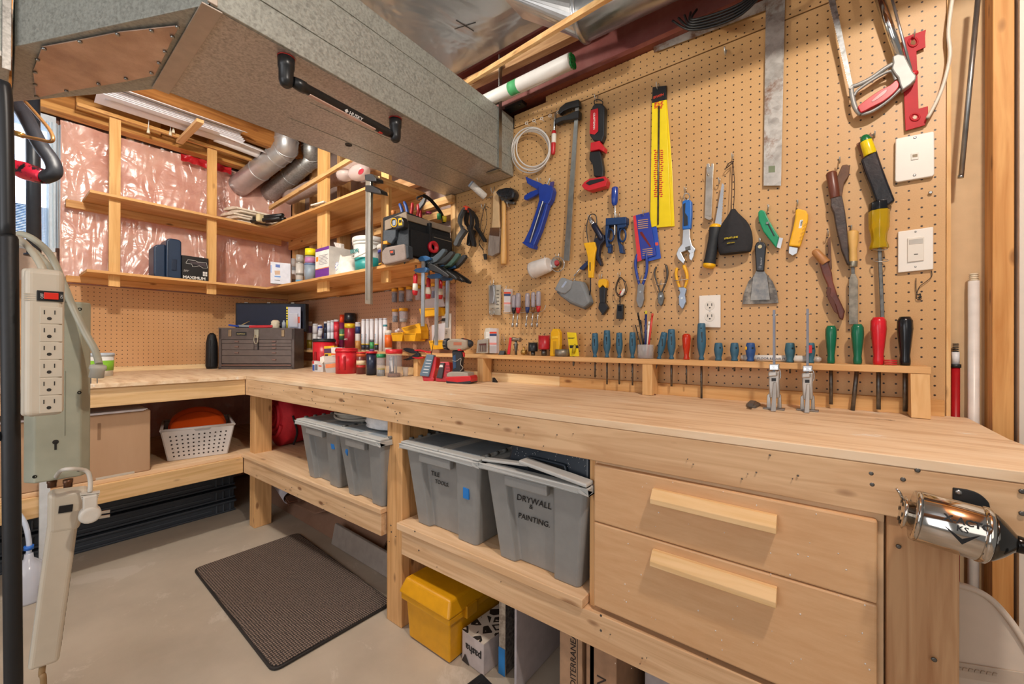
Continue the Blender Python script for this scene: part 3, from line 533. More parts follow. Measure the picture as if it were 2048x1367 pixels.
solo('short_cleat','pine cleat between the tool bag strap and the large pegboard','timber',MB().box(1.71,1.94,-.03,-.001,1.80,1.84),PX,bev=.001)
# trim offcuts, black pipes, white cloth on the upper shelf corner
WT=wood('#e9dccb','#d8c5ae','y',.05)
def trims():
    for k,(z,x,l) in enumerate(((1.888,.06,'lowest in the stack of pale trim boards at the shelf corner'),(1.911,.072,'second lowest pale trim board in the corner stack'),(1.934,.05,'middle pale trim board in the corner stack'),(1.957,.066,'second from top pale trim board in the corner stack'),(1.980,.045,'topmost pale trim board in the corner stack'))):
        m=MB(); y0=-.50-.02*(k%3); x+=.085; m.prism([(x,y0,z),(x+.13,y0+.04,z),(x+.13,y0+.04,z+.012),(x+.09,y0+.03,z+.021),(x+.04,y0+.012,z+.021),(x,y0,z+.014)],(0,.30,0)); solo('trim_board',l,'trim board',m,WT,'pale trim boards stacked at the shelf corner',bev=.001)
trims()
for k,(dy,dz,l) in enumerate(((0,0,'lower front black pipe of the taped bundle at the shelf corner'),(.028,0,'lower rear black pipe of the taped bundle at the shelf corner'),(.014,.024,'top black pipe of the taped bundle at the shelf corner'))):
    a=V((.30,-.40+dy,1.901+dz)); dd=V((1,.38,0)).normalized(); solo('black_pipe',l,'pipe',MB().lathe(a,dd,[(0,.0135),(.26,.0135),(.2601,.012),(.0,.0105)],18),M('#1c1c1e',.4),'black pipes taped in a bundle')
a=V((.385,-.372,1.9125)); tag(MB().obox(a,.035,.066,.056,(1,.38,0),(-.38,1,0)).build('masking_tape_band',M('#e3d3a6',.7),bev=.012),'cream masking tape band around the black pipes','tape')
tag(MB().tube(bez([(.36,-.20,1.915),(.5,-.2,1.93),(.62,-.2,1.915),(.8,-.22,1.91),(.95,-.21,1.908)],6),[.01+.012*abs(math.sin(i*.9)) for i in range(25)],10).build('white_rag',M('#e0d8cc',.8,bump=.3)),'twisted white rag lying behind the black pipes','rag')
solo('tile_offcut','small white tile offcut lying on the upper shelf edge by a hanger strip','tile',MB().prism([(1.0,-.325,1.889),(1.13,-.31,1.889),(1.12,-.27,1.889),(1.05,-.24,1.889)],(0,0,.008)),M('#e6ded2',.5))
# magnetic work light under the duct
h=Thing('magnetic_work_light','long black bar work light on two magnet feet under the duct','work light',(2.33,-.85,1.80))
c1=V((2.335,-1.045,1.8425)); c2=V((2.315,-.665,1.8425)); BK=M('#1d1e20',.35)
for c in (c1,c2):
    f_=h.p('magnet_foot',MB().lathe(c,-Z,[(.003,.022),(.03,.021),(.032,.019),(.065,.019),(.078,.015),(.083,.008)],28),BK)
    h.p('red_ring',MB().lathe(c,-Z,[(0,.0225),(.003,.0225)],28),M('#b3261f',.5),parent=f_)
a=c1+V((0,.018,-.058)); b=c2+V((0,-.018,-.062)); dd=(b-a).normalized()
h.p('bar',MB().lathe(a,dd,[(0,.014),(.02,.017),(.034,.017),(.036,.0145),((b-a).length-.02,.0145),((b-a).length,.012)],28),BK)
s1=(a+b)/2; nn=V((.8,0,-.6)); nn=(nn-dd*nn.dot(dd)).normalized(); si=dd.cross(nn)
low=V((-.1,0,-1)); low=(low-dd*low.dot(dd)).normalized(); sd=dd.cross(low)
h.p('lens',MB().obox(s1+low*.0125-dd*.01,.23,.016,.006,dd,sd),M('#caa89a',.25),bev=.002)
h.p('switch_button',MB().obox(b-dd*.045+low*.013,.014,.012,.006,dd,sd),M('#c22a22',.4),bev=.002)
up_=dd.cross(nn); up_=up_ if up_.z>0 else -up_
h.text('HUSKY',s1+nn*.0150+dd*.0-up_*.006,dd,up_,.011,M('#e8e8e8',.5),bold=.01)
h.p('logo_mark',MB().obox(s1+nn*.0149-dd*.010,.009,.009,.0008,dd+up_,up_-dd),M('#e8e8e8',.5))
# ================================================================ left foreground: pole, power strips, pipes
BEIGE=M('#cfc6b4',.4,var=.02); GRN=M('#a9ab98',.5,var=.05)
def frame(px,t):
    r_=ray(px,683); n_=-V((r_.x,r_.y,0)).normalized(); return V((-n_.y,n_.x,0)) if V((-n_.y,n_.x,0)).dot(CR)>0 else V((n_.y,-n_.x,0)), n_
pl=Thing('steel_pole','black tubular steel pole standing at the left edge of the photo','pole',(2.56,-1.535,0))
t_=.80
a=deep(10,175,t_); b=deep(15,480,t_); c=deep(18,470,t_); e=deep(27,1360,t_); e2=V((e.x+.004,e.y+.001,.0))
pl.p('upper_tube',MB().tube(bez([a+V((-.04,-.03,-.005)),a+V((-.012,-.01,.0)),a+V((0,0,-.02)),b],6),.0105,20),M('#1f2124',.4))
pl.p('lower_tube',MB().tube([c,c-Z*.006,e,e2],[.0105,.0125,.0125,.0125],22),M('#1a1b1d',.5,bump=.05))
pl.p('crossbar',MB().rod(deep(22,870,t_)+V((-.0,-.01,0)),deep(22,870,t_)+V((-.25,-.28,0)),.009),M('#1f2124',.4))
ps=Thing('power_strip','beige six outlet power strip with red switch hanging beside the black pole','power strip',deep(87,690,.8))
ex,nn=frame(87,.8); nn=nn; o=deep(88,830,.80); H=.285; Wd=.052
def bx(o,u0,u1,v0,v1,w0,w1,ex=ex,nn=nn,m=None):
    m=m or MB(); f=lambda u,v,w:o+ex*u+Z*v+nn*w
    return m.hexa([f(u0,v0,w0),f(u1,v0,w0),f(u1,v0,w1),f(u0,v0,w1)],[f(u0,v1,w0),f(u1,v1,w0),f(u1,v1,w1),f(u0,v1,w1)])
ps.p('body',bx(o,-Wd/2,Wd/2,0,H,-.02,.016),BEIGE,bev=.011,seg=5)
ps.p('back_shell',bx(o,-Wd/2-.004,Wd/2-.004,-.002,H+.002,-.034,-.021),BEIGE,bev=.008,seg=4)
for k in range(6):
    v=.006+k*.0345; op=ps.p('outlet',bx(o,-.006,.0235,v,v+.0325,.0155,.0172),BEIGE,bev=.0008)
    m=bx(o,-.001,.0005,v+.018,v+.026,.0168,.0176); bx(o,.0125,.014,v+.018,v+.026,.0168,.0176,m=m); f=o+ex*.0062+Z*(v+.010)+nn*.0168; m.lathe(f,nn,[(0,.0032),(.0008,.0032)],12)
    ps.p('slot',m,M('#2b2723',.6),parent=op)
sw=ps.p('switch_frame',bx(o,-.010,.0245,.222,.242,.0155,.0195),M('#1a1a1a',.4),bev=.001)
ps.p('rocker_switch',bx(o,-.001,.018,.2255,.2385,.0195,.0225),M('#e0301e',.3),parent=sw,bev=.001)
ps.text('OFF',o+ex*-.0015+Z*.2265+nn*.0196,Z,-ex,.004,WHITE,parent=sw)
ps.text('ON',o+ex*.0235+Z*.228+nn*.0196,Z,-ex,.0035,WHITE,parent=sw)
m=MB(); 
for k in range(4): bx(o,-.0262,-.008,.222+k*.004,.2235+k*.004,.010,.0165,m=m)
ps.p('grip_rib',m,BEIGE)
tp_=o+Z*(H+.0); q=lambda px,py,t:deep(px,py,t)
ps.p('cord',MB().tube(bez([q(88,548,.8),q(82,530,.8),q(66,505,.81),q(48,485,.84),q(30,474,.86),q(0,468,.88)],6),.0062,12),M('#bdb7a4',.4))
# green grey surge box
sb=Thing('surge_box','tall grey green plastic junction box hanging behind the six outlet strip','junction box',deep(120,780,.95))
ex2,n2=frame(120,.95); o2=deep(116,957,.95); Wb,Hb=.104,.412
bb=lambda *a,**k:bx(o2,*a,ex=ex2,nn=n2,**k)
def bevbox(o,ex,nn,W,H,D,ch):
    f=lambda u,v,w:o+ex*u+Z*v+nn*w; pr_=[(-W/2,-D),(W/2,-D),(W/2,-.010),(W/2-ch,.012),(-W/2+ch,.012),(-W/2,-.010)]
    return MB().prism([f(u,0,w) for u,w in pr_],Z*H)
sb.p('housing',bevbox(o2,ex2,n2,Wb,Hb,.05,.016),GRN,bev=.004,seg=3)
for u,v in ((.033,.395),(.033,.198),(.033,.016),(-.035,.016)): sb.p('screw',MB().lathe(o2+ex2*u+Z*v+n2*.0115,n2,[(0,.0038),(.0012,.0038),(.0012,.002),(.0002,.0018)],12),M('#2a2a26',.5,.5))
m=MB(); m.lathe(o2+ex2*-.004+Z*.088+n2*.0115,n2,[(0,.0052),(.0012,.0052)],14); bb(-.006,-.002,.070,.088,.0118,.0127,m=m); sb.p('keyhole',m,M('#26241f',.7))
sb.p('label_outline',bb(.010,.0108,.10,.25,.012,.0126),M('#6f7264',.6))
m=MB()
for px in (104,136): c=deep(px,958,.955); m.lathe(c,-Z,[(0,.0085),(.008,.0085),(.009,.0075),(.018,.0075)],16)
sb.p('cable_gland',m,M('#6b4a35',.35,.5))
GC=M('#b4b2a0',.4)
sb.p('cord',MB().tube(bez([q(20,476,.93),q(42,468,.93),q(70,480,.93),q(102,512,.93),q(128,570,.93),q(145,612,.94),q(168,660,.94),q(190,700,.94),q(198,728,.93)],6),.0068,12),GC,label='thick grey cord looping over to a hanging plug')
sb.p('cord',MB().tube(bez([q(30,484,.9),q(60,495,.9),q(92,525,.9),q(112,560,.92),q(132,605,.94)],6),.0055,12),GC)
c=q(197,728,.93); pg=sb.p('plug',MB().lathe(c,V((-.15,-.1,-1)),[(0,.007),(.003,.014),(.010,.015),(.014,.012),(.03,.013),(.031,.009)],16),M('#c9c8bd',.4))
m=MB(); 
for s_ in (-.006,.004): m.obox(c-Z*.036+ex2*s_-ex2*.006,.0015,.005,.014,ex2,n2)
sb.p('prong',m,STEEL,parent=pg)
# tilted strip
t3=Thing('power_strip','long beige power strip hanging tilted below the junction box, switch at top','power strip',deep(110,1150,.9))
top=deep(133,985,.9); bot=deep(86,1328,.9); dn=(bot-top).normalized(); ex3,n3=frame(110,.9); ex3=(ex3-dn*ex3.dot(dn)).normalized(); n3=ex3.cross(dn); n3=n3 if n3.dot(CF)<0 else -n3
Ln=(bot-top).length
def tb(u0,u1,v0,v1,w0,w1,m=None,k=1):
    m=m or MB(); f=lambda u,v,w:top+ex3*u+dn*v+n3*w
    return m.hexa([f(u0,v0,w0),f(u1,v0,w0),f(u1,v0,w1),f(u0,v0,w1)],[f(u0*k,v1,w0),f(u1*k,v1,w0),f(u1*k,v1,w1),f(u0*k,v1,w1)])
t3.p('body',tb(-.022,.024,0,Ln,-.022,.012),BEIGE,bev=.008,seg=4); t3.p('head',tb(-.028,.036,-.006,.085,-.024,.0135,k=.75),BEIGE,bev=.010,seg=4)
t3.p('rocker_switch',tb(-.009,.012,.022,.038,.0135,.0165),M('#17171b',.3),bev=.001)
m=MB()
for k in range(7):
    for s_ in (0,.014): tb(.0236,.0246,.13+k*.033+s_,.138+k*.033+s_,-.012,.002,m=m)
t3.p('outlet_slot',m,M('#6a6254',.6))
c=q(180,985,.88); pg=t3.p('plug',MB().obox(c-Z*.030,.022,.02,.055,(ex3.x,ex3.y,0),n3).lathe(c-Z*.045-n3*.0,n3,[(-.012,.017),(.010,.018),(.013,.014)],18),M('#d9d5cb',.35),bev=.004)
m=MB()
for k in range(4): m.obox(c-Z*(.004+.004*k)+Z*.004,.03-.002*k,.012,.002,ex3,n3)
t3.p('strain_relief',m,M('#d9d5cb',.35),parent=pg)
m=MB()
for s_ in (0,.010): m.obox(c+ex3*.022-Z*(.046+s_),.018,.0015,.006,ex3,n3)
t3.p('prong',m,CHROME,parent=pg)
t3.p('cord',MB().tube(bez([c+Z*.002,c+Z*.03,c+Z*.05-ex3*.008,c+Z*.055-ex3*.04,q(110,958,.98)],6),.004,10),M('#d9d5cb',.4))
t3.p('cord',MB().tube(bez([bot-dn*.01,bot+dn*.02,q(87,1367,.9),q(83,1500,.92),q(60,1700,1.1)],6),.0055,10),M('#9c7f58',.6),label='brown taped cord')
# pipes in front of the window
BI=M('#22242a',.5,bump=.15,bs=30)
ip=Thing('insulated_pipe','black foam insulated pipe bending in front of the window with red tape','pipe',q(90,320,1.6))
ip.p('foam_sleeve',MB().tube(bez([q(20,190,1.7),q(48,228,1.65),q(78,285,1.6),q(104,322,1.6),q(108,345,1.6),q(88,355,1.6)],6),[.024]*31,18),BI)
ip.p('taped_sleeve',MB().tube(bez([q(90,354,1.6),q(60,345,1.6),q(30,335,1.6),q(5,330,1.6)],6),[.026,.027,.03,.03,.032,.031,.033,.033,.034,.033,.032,.03,.03,.03,.03,.03,.03,.03,.03],16),speck('#16181c','#c22038',26,.43,.47,.35))
ip.p('copper_line',MB().tube(bez([q(28,268,1.5),q(55,274,1.5),q(80,279,1.5),q(100,283,1.5),q(106,276,1.5),q(98,258,1.52),q(76,232,1.55),q(52,205,1.6)],6),.006,10),M('#a5794b',.35,.7))
ip.p('brass_nut',MB().lathe(q(30,266,1.5),q(50,272,1.5)-q(30,266,1.5),[(0,.011),(.03,.011),(.032,.008)],6),M('#b08a4a',.3,.8))
t=Thing('vent_pipe','thick dark pipe standing upright in front of the window','pipe',deep(66,380,2.1)); a=deep(64,180,2.1); b=deep(68,512,2.1); t.p('pipe',MB().rod(V((a.x,a.y,2.599)),b,.026),M('#2a3038',.4)); t.p('flange',MB().lathe(b+Z*.012,-Z,[(0,.026),(.002,.036),(.012,.036)],24),M('#2a3038',.4))
# things low at the left edge
t=Thing('table_leg','white painted steel leg standing behind the tilted power strip','leg',(1.6,-1.4,0)); a=wz(88,1185,0); t.p('post',MB().box(a.x-.015,a.x+.015,a.y-.015,a.y+.015,0,.50),M('#cfd2d3',.4)); t.p('foot_cap',MB().box(a.x-.017,a.x+.017,a.y-.017,a.y+.017,0,.03),M('#44464a',.5))
a=wz(57,1200,0.001); t=Thing('plastic_jug','clear plastic jug with pouring spout on the floor by the black pole','jug',a)
t.p('body',MB().lathe(a,Z,[(0,.045),(.01,.05),(.11,.05),(.15,.035),(.17,.014),(.19,.012)],24),glass('#e9ecf8',.55,.2)); t.p('spout',MB().tube(bez([a+Z*.18,a+Z*.24,a+V((-.01,-.01,.31)),a+V((-.03,-.03,.36))],5),.008,10),M('#cfd9ea',.4)); t.p('blue_cap',MB().lathe(a+Z*.205,Z,[(0,.014),(.016,.014)],14),M('#2a6fd0',.4))
a=wz(2,1250,.0)
t=Thing('water_container','blue translucent water container at the lower left edge','container',(1.9,-1.58,0)); t.p('body',MB().box(1.75,2.0,-1.75,-1.557,.0,.42),M('#3f7fb0',.3,var=.1),bev=.03,seg=4); t.p('lid',MB().box(1.78,1.97,-1.72,-1.56,.421,.45),M('#17416b',.4),bev=.006)
# ================================================================ tools hung on the long pegboard
def cr_(P,w):   # radius of an upright round thing that shows w photo pixels wide
    r_=V(P)-CAM; t=r_.dot(CF); u=r_.dot(CR)/t; return w/2*t/F/math.sqrt(1+u*u)
def O(s): v=[float(a) for a in s.split()]; return list(zip(v[::2],v[1::2]))
def hook(px,py,what,d=.028,r=.0017,drop=12):
    a=wy(px,py,.0); h=drop*mpp(a)
    m=MB().tube(bez([a+V((0,.004,0)),a+V((0,-.006,0)),a+V((0,-.008,-h*.4)),a+V((0,-d*.6,-h)),a+V((0,-d,-h*.75)),a+V((0,-d-.004,-h*.2))],4),r,7)
    return solo('peg_hook','wire peg hook holding the '+what,'hook',m,HOOK,'wire peg hooks on the pegboard')
def hung(name,label,cat,parts,hk=None,what=None,group=None):
    P=[p for q_ in parts for p in ([wy(x,y,q_[2]) for x,y in O(q_[4])] if isinstance(q_[4],str) else [])] or [q_[4].v[0] for q_ in parts]
    c=sum(P,V((0,0,0)))/len(P); c.y=-.0; t=Thing(name,label,cat,c,group); sh={}
    for q_ in parts:
        nm,mat,d1,d0,ol=q_[:5]; bev=q_[5] if len(q_)>5 else .0012; par=q_[6] if len(q_)>6 else None
        mb=MB().out(O(ol),d1,d0) if isinstance(ol,str) else ol
        sh[nm]=t.p(nm,mb,mat,parent=sh.get(par),bev=bev)
    if hk: hook(hk[0],hk[1],what or label)
    return t
def wrod(a,b,d,wpx,n=14,w2=None): A,B=wy(*a,d),wy(*b,d); return MB().rod(A,B,wpx/2*mpp(A),(w2 or wpx)/2*mpp(B),n)
def wlathe(a,b,d,prof,n=20):  # prof along a->b as (fraction, width px)
    A,B=wy(*a,d),wy(*b,d); L=(B-A).length; k=mpp((A+B)/2); return MB().lathe(A,B-A,[(f*L,w/2*k) for f,w in prof],n)
# clear tubing coil
c=Thing('tubing_coil','coil of translucent white plastic tubing hung at the top left of the large pegboard','tubing',wy(1062,300,.03))
m=MB()
for dx,dy,rx,ry,d in ((0,0,38,41,.030),(2,4,36,40,.037),(-1,8,37,41,.024),(4,-1,33,38,.043)):
    pts=[wy(1062+dx+rx*math.cos(a)+4*math.sin(a),296+dy+ry*math.sin(a)-6*math.cos(a),d) for a in [2*PI*i/40 for i in range(40)]]; m.tube(pts,.0034,8,closed=True)
c.p('tube',m,M('#e6e2dc',.3,alpha=.85,var=0))
for i,(px,py) in enumerate(((1053,246),(1068,241),(1083,237),(1100,231),(1116,224),(1133,218),(1119,245),(1134,239))):
    a=wy(px,py,.022); m=MB().tube([a+V((.0075*math.cos(q_),0,.0055*math.sin(q_))) for q_ in [2*PI*j/14 for j in range(14)]],.0014,6,closed=True).rod(wy(px+6,py+6,.001),a+V((.002,0,-.005)),.0014,n=6)
    solo('ring_hook',['first','second','third','fourth','fifth','sixth','seventh','eighth'][i]+' white ring tipped peg hook counting from the tubing coil','hook',m,WHITE,'ring tipped peg hooks beside the bar clamp')
BKP=M('#1c1d20',.4); 
hung('bar_clamp','long steel bar clamp with black jaws and a red wooden handle','clamp',[
 ('bar',STEEL,.030,.022,'1151 206 1158 206 1138 521 1127 520',.0005),
 ('upper_jaw',BKP,.038,.014,'1115 226 1119 215 1131 205 1157 198 1159 212 1140 216 1126 222 1119 228',.003),
 ('lower_jaw',BKP,.040,.012,'1108 240 1113 235 1132 230 1149 222 1158 220 1157 235 1142 239 1124 241 1110 248',.003),
 ('screw',CHROME,0,0,wrod((1111,226),(1108,268),.026,5.5)),
 ('handle',M('#c41f26',.35),0,0,wlathe((1108,261),(1106,309),.026,[(0,6),(.05,9),(.9,9),(1,7)])),
 ('handle_label',M('#e9e3d6',.5),0,0,wlathe((1108,268),(1107.4,286),.026,[(0,9.6),(1,9.6)]))],(1150,212),'long bar clamp')
t=hung('work_light','red and black handheld work light hanging by its hook at the top of the pegboard','work light',[
 ('housing',BKP,.040,.012,'1185 212 1190 206 1203 206 1209 213 1208 270 1203 283 1186 281 1179 270 1180 225',.004),
 ('lens_cover',M('#c9202a',.3),.043,.041,'1181 220 1196 216 1196 262 1189 269 1179 267',.001,'housing'),
 ('grip_collar',RED,.042,.012,'1181 285 1199 281 1202 287 1209 294 1207 303 1198 298 1180 302',.002),
 ('grip',BKP,.036,.014,'1179 303 1200 301 1203 315 1207 340 1205 354 1187 352 1185 330 1178 318',.004),
 ('foot',RED,.044,.010,'1163 371 1168 364 1178 357 1210 352 1214 361 1211 372 1178 381 1168 378',.002),
 ('foot_pad',BKP,.046,.043,'1171 366 1180 360 1206 356 1209 360 1178 370',.001,'foot'),
 ('hanging_loop',BKP,0,0,MB().tube(bez([wy(1189,208,.02),wy(1189,201,.02),wy(1197,199,.02),wy(1205,203,.02),wy(1205,210,.02)],4),.0022,8))],(1196,193),'red and black work light')
t.text('CRAFTSMAN',wy(1186.5,226,.0435),-Z,X,.0085,WHITE,bold=.01)
# yellow drill bit pouch
YB=M('#f2d61c',.22,var=.03); 
for dx,d,l,nm in ((7,.006,'rear yellow drill bit pouch, mostly hidden by its twin','b'),(0,.012,'front yellow drill bit pouch with red print and a long bit inside','a')):
    t=hung('drill_bit_pouch',l,'drill bit pouch',[
     ('pouch',YB,d,d-.003,f'{1304+dx*.2} 203 {1332+dx*.2} 198 {1337+dx} 330 {1342+dx} 452 {1300+dx} 456 {1302+dx*.6} 330',.001),
     ('header_card',M('#1b1b1d',.35),d+.001,d-.004,f'{1305+dx*.2} 174 {1332+dx*.2} 171 {1332+dx*.2} 199 {1304+dx*.2} 206',.0005)],(1318,170) if dx==0 else None,'yellow drill bit pouches')
    if dx==0:
        t.p('drill_bit',wrod((1318,212),(1316,449),.015,3.2),DSTEEL)
        t.text('IRWIN',wy(1306.5,198,.0137),X,Z+X*.0,.0095,M('#e2482c',.4),bold=.02)
        m=MB(); R.seed(2)
        for y in list(range(203,216,3))+list(range(300,395,4)):
            for k in range(3): x=1307+k*6+R.uniform(0,3); m.out([(x,y),(x+R.uniform(3,6),y-1),(x+5,y+1),(x,y+2)],.0127,.0122)
        t.p('red_print',m,M('#cf3a24',.4))['kind']='stuff'
BC=M('#2a3a9c',.35)
t=hung('saw_blade_card','blue and red blade card, the front one behind the yellow pouch','card',[('card',BC,.018,.016,'1268 431 1298 424 1312 510 1277 521',.0003),('red_edge',M('#d6333c',.4),.0205,.017,'1266 432 1271 430 1283 520 1275 523',.0003),('blade',M('#7d2a26',.3,.4),.0193,.018,'1279 464 1284 463 1302 492 1300 494 1282 470',.0002)],(1291,421),'blue blade cards')
m=MB()
for y in range(440,460,4): m.out([(1276,y),(1296,y-2.5),(1296,y-1),(1276,y+1.5)],.0187,.0182)
for y in range(498,512,4): m.out([(1285,y),(1305,y-2.5),(1305,y-1),(1285,y+1.2)],.0187,.0182)
t.p('printed_line',m,M('#c79a6a',.5))['kind']='stuff'
t=hung('saw_blade_card','plain blue blade card, the rear one showing at the lower right','card',[('card',M('#2450b8',.35),.012,.010,'1298 455 1313 451 1322 516 1294 523 1288 500',.0003),('red_badge',M('#e0503f',.4),.0126,.012,'1310 485 1316 484 1317 490 1311 491',.0002)])
# adjustable wrench
hung('adjustable_wrench','chrome adjustable wrench with a blue and black grip','wrench',[
 ('grip',M('#1f6cc4',.4),.026,.006,'1364 402 1370 399 1380 399 1383 403 1383 430 1381 457 1364 459 1365 430',.004),
 ('grip_inset',M('#22282f',.5),.0275,.026,'1366 408 1371 405 1370 425 1375 432 1376 450 1367 452',.001,'grip'),
 ('shank',SILVER,.022,.009,'1366 457 1379 456 1380 475 1384 490 1391 498 1388 505 1380 508 1374 500 1362 505 1370 520 1367 528 1356 518 1352 508 1356 497 1364 487',.002),
 ('lower_jaw',SILVER,.024,.010,'1380 506 1388 503 1387 512 1383 521 1379 518 1378 510',.001),
 ('adjuster',DSTEEL,.025,.02,'1370 494 1380 491 1381 499 1371 501',.001),
 ('hang_ring',CHROME,0,0,MB().tube([wy(1373.5+6*math.cos(a),393+7*math.sin(a),.016) for a in [2*PI*i/14 for i in range(14)]],.0022,8,closed=True))],(1373,376),'blue gripped wrench')
# doweling / pipe jig
NB=M('#22406e',.4,.3)
def ringpx(cx,cy,rx,ry,d,r): return MB().tube([wy(cx+rx*math.cos(a),cy+ry*math.sin(a),d) for a in [2*PI*i/18 for i in range(18)]],r,8,closed=True)
hung('vise_clamp','navy blue two armed drill guide clamp with a clear blue handle on top','clamp',[
 ('bridge',NB,.038,.006,'1211 436 1252 433 1252 447 1211 450',.002),
 ('left_arm',NB,.034,.010,'1211 447 1218 447 1216 462 1214 475 1217 489 1222 493 1212 494 1210 470',.002),
 ('right_arm',NB,.034,.010,'1234 446 1252 445 1252 452 1247 455 1238 456 1235 470 1238 485 1244 490 1247 506 1239 506 1237 492 1234 480',.002),
 ('ring',NB,0,0,ringpx(1221,470,6.5,12,.022,.004)),('ring',NB,0,0,ringpx(1245,470,6.5,13,.022,.004)),
 ('foot',NB,.030,.012,'1214 488 1222 488 1222 505 1216 506',.001),
 ('screw',CHROME,0,0,wrod((1230,402),(1230,470),.026,4)),
 ('handle',M('#2c4fb5',.15,trans=.3),0,0,wlathe((1230,374),(1229,411),.026,[(0,9),(.05,13),(.5,13.5),(.85,12),(1,7)]))],(1240,428),'navy drill guide clamp')
# mini dark gun with looped cord, yellow scraper
hung('grease_gun','small dark blue lever grease gun hanging slanted behind the yellow handled tool','grease gun',[
 ('barrel',M('#1d2238',.35,.4),0,0,wlathe((1186,446),(1205,480),.028,[(0,6),(.1,12),(.9,12),(1,8)])),
 ('chrome_cap',CHROME,0,0,wlathe((1181,436),(1187,449),.028,[(0,8),(.4,11),(1,11)])),
 ('body',M('#1b1f33',.35),.034,.010,'1190 476 1207 468 1209 480 1200 490 1197 510 1203 528 1200 532 1193 520 1188 500 1186 485',.003),
 ('lever',M('#26355c',.35),.030,.012,'1190 515 1165 540 1158 537 1162 532 1188 508',.002),
 ('nozzle',CHROME,0,0,wrod((1160,537),(1148,552),.022,3)),
 ('cord',M('#3c3835',.5),0,0,MB().tube(bez([wy(1177,486,.03),wy(1173,455,.03),wy(1180,430,.03),wy(1192,432,.03),wy(1193,460,.03),wy(1188,484,.03)],6),.0024,8))],(1183,430),'dark blue grease gun')
t=hung('pull_scraper','yellow handled tool with a curved black shaft','scraper',[
 ('handle',YEL,.046,.034,'1166 486 1172 485 1189 483 1192 496 1189 512 1186 555 1176 555 1175 515 1171 497',.003),
 ('shaft',BKP,0,0,MB().tube(bez([wy(1181,553,.038),wy(1181,575,.036),wy(1179,590,.03),wy(1172,600,.02)],6),.0028,8)),
 ('lettering',BKP,.0466,.046,'1179 524 1181 524 1181 541 1179 541',.0001)])
# grey pouch
GY=M('#7f8487',.75,bump=.15,bs=300); GY2=M('#6b7073',.8)
t=hung('camera_pouch','grey fabric belt pouch hanging tilted by its strap','pouch',[
 ('pocket',GY,.052,.006,'1122 568 1148 560 1163 562 1172 582 1180 604 1166 616 1140 605 1116 590',.010),
 ('edge_binding',GY2,.03,.004,'1112 584 1116 580 1140 598 1167 612 1180 600 1182 606 1168 618 1140 607',.004),
 ('flap',M('#8c9194',.7,bump=.15,bs=300),.060,.042,'1108 579 1120 556 1124 554 1145 562 1140 578 1130 587 1122 586',.005)],(1150,556),'grey belt pouch')
t.p('logo_mark',MB().out(O('1122 574 1131 561 1134 563 1126 575'),.0605,.059),M('#aab7cf',.4))
t=hung('tile_scraper','black scraper with a pointed head and a yellow hanging end','scraper',[
 ('handle',M('#1f242b',.5),.026,.006,'1198 573 1212 573 1210 590 1209 606 1199 606 1198 590',.003),('yellow_end',YEL,.027,.005,'1196 562 1199 558 1210 557 1213 561 1213 571 1211 576 1205 569 1199 576 1196 572',.002),
 ('head',M('#1a1c20',.4),.028,.010,'1198 605 1210 605 1216 615 1205 630 1196 616',.002),('groove',BLACK,.0268,.026,'1203 575 1207 575 1207 604 1203 604',.0005)],(1205,548),'black and yellow scraper')
t=Thing('charging_cable','looped black cable with a white plug and a small black module','cable',wy(1242,590,.02))
for k,(dx,w,h) in enumerate(((0,11,19),(1.5,13,17),(-1,12,20))): t.p('cord',MB().tube([wy(1242+dx+w*math.cos(a)*(.8+.2*math.sin(a)),574+h*math.sin(a),.02+.004*k) for a in [2*PI*i/22 for i in range(22)]],.0014,6,closed=True),BLACK)
t.p('white_plug',wlathe((1249,577),(1242,591),.026,[(0,4),(.2,6),(.8,6.5),(1,4)]),M('#dcd6cf',.4)); t.p('red_band',wlathe((1240,588),(1243,582),.027,[(0,4),(1,4.5)]),RED)
t.p('module',MB().out(O('1234 608 1246 608 1245 638 1232 637'),.024,.008),BKP,bev=.0015); t.p('screen',MB().out(O('1236 611 1243 611 1243 622 1236 622'),.0245,.024),M('#0b0f1c',.1)); t.p('lead',wrod((1240,594),(1240,609),.018,2.2),BLACK); hook(1242,545,'looped black charging cable')
# pliers
def pliers(lab,cat,m1,hm,h1,h2,pivot,head,bar,d=.016,short=''):
    t=Thing('pliers',lab,cat,wy(*pivot,d))
    for h_ in (h1,h2): t.p('grip',MB().tube([wy(x,y,d) for x,y in h_[0]],[w/2*mpp(wy(*h_[0][0],d)) for w in h_[1]],12),hm)
    t.p('head',MB().out(O(head),d+.006,d-.006),m1,bev=.0015); t.p('pivot_bolt',MB().lathe(wy(*pivot,d+.0055),-Y,[(0,.0042),(.002,.004)],14),STEEL)
    solo('peg_bar','steel peg bar holding the '+short,'hook',MB().tube([wy(bar[0],bar[1],.026),wy(bar[2],bar[3],.026)],.0014,7).tube(bez([wy((bar[0]+bar[2])/2+1,bar[1]-9,.0),wy((bar[0]+bar[2])/2+1,bar[1]-9,.010),wy((bar[0]+bar[2])/2,bar[1],.026)],3),.0014,7),HOOK,'peg bars under the pliers'); return t
def arc(pts,n=4): 
    B=bez([(x,y,0) for x,y in pts],n); return [(p.x,p.y) for p in B]
def grip(pts,w0,w1,w2): p=arc(pts); n=len(p); return (p,[w0]+[w1+(w2-w1)*i/(n-2) for i in range(1,n-1)]+[w2*.8])
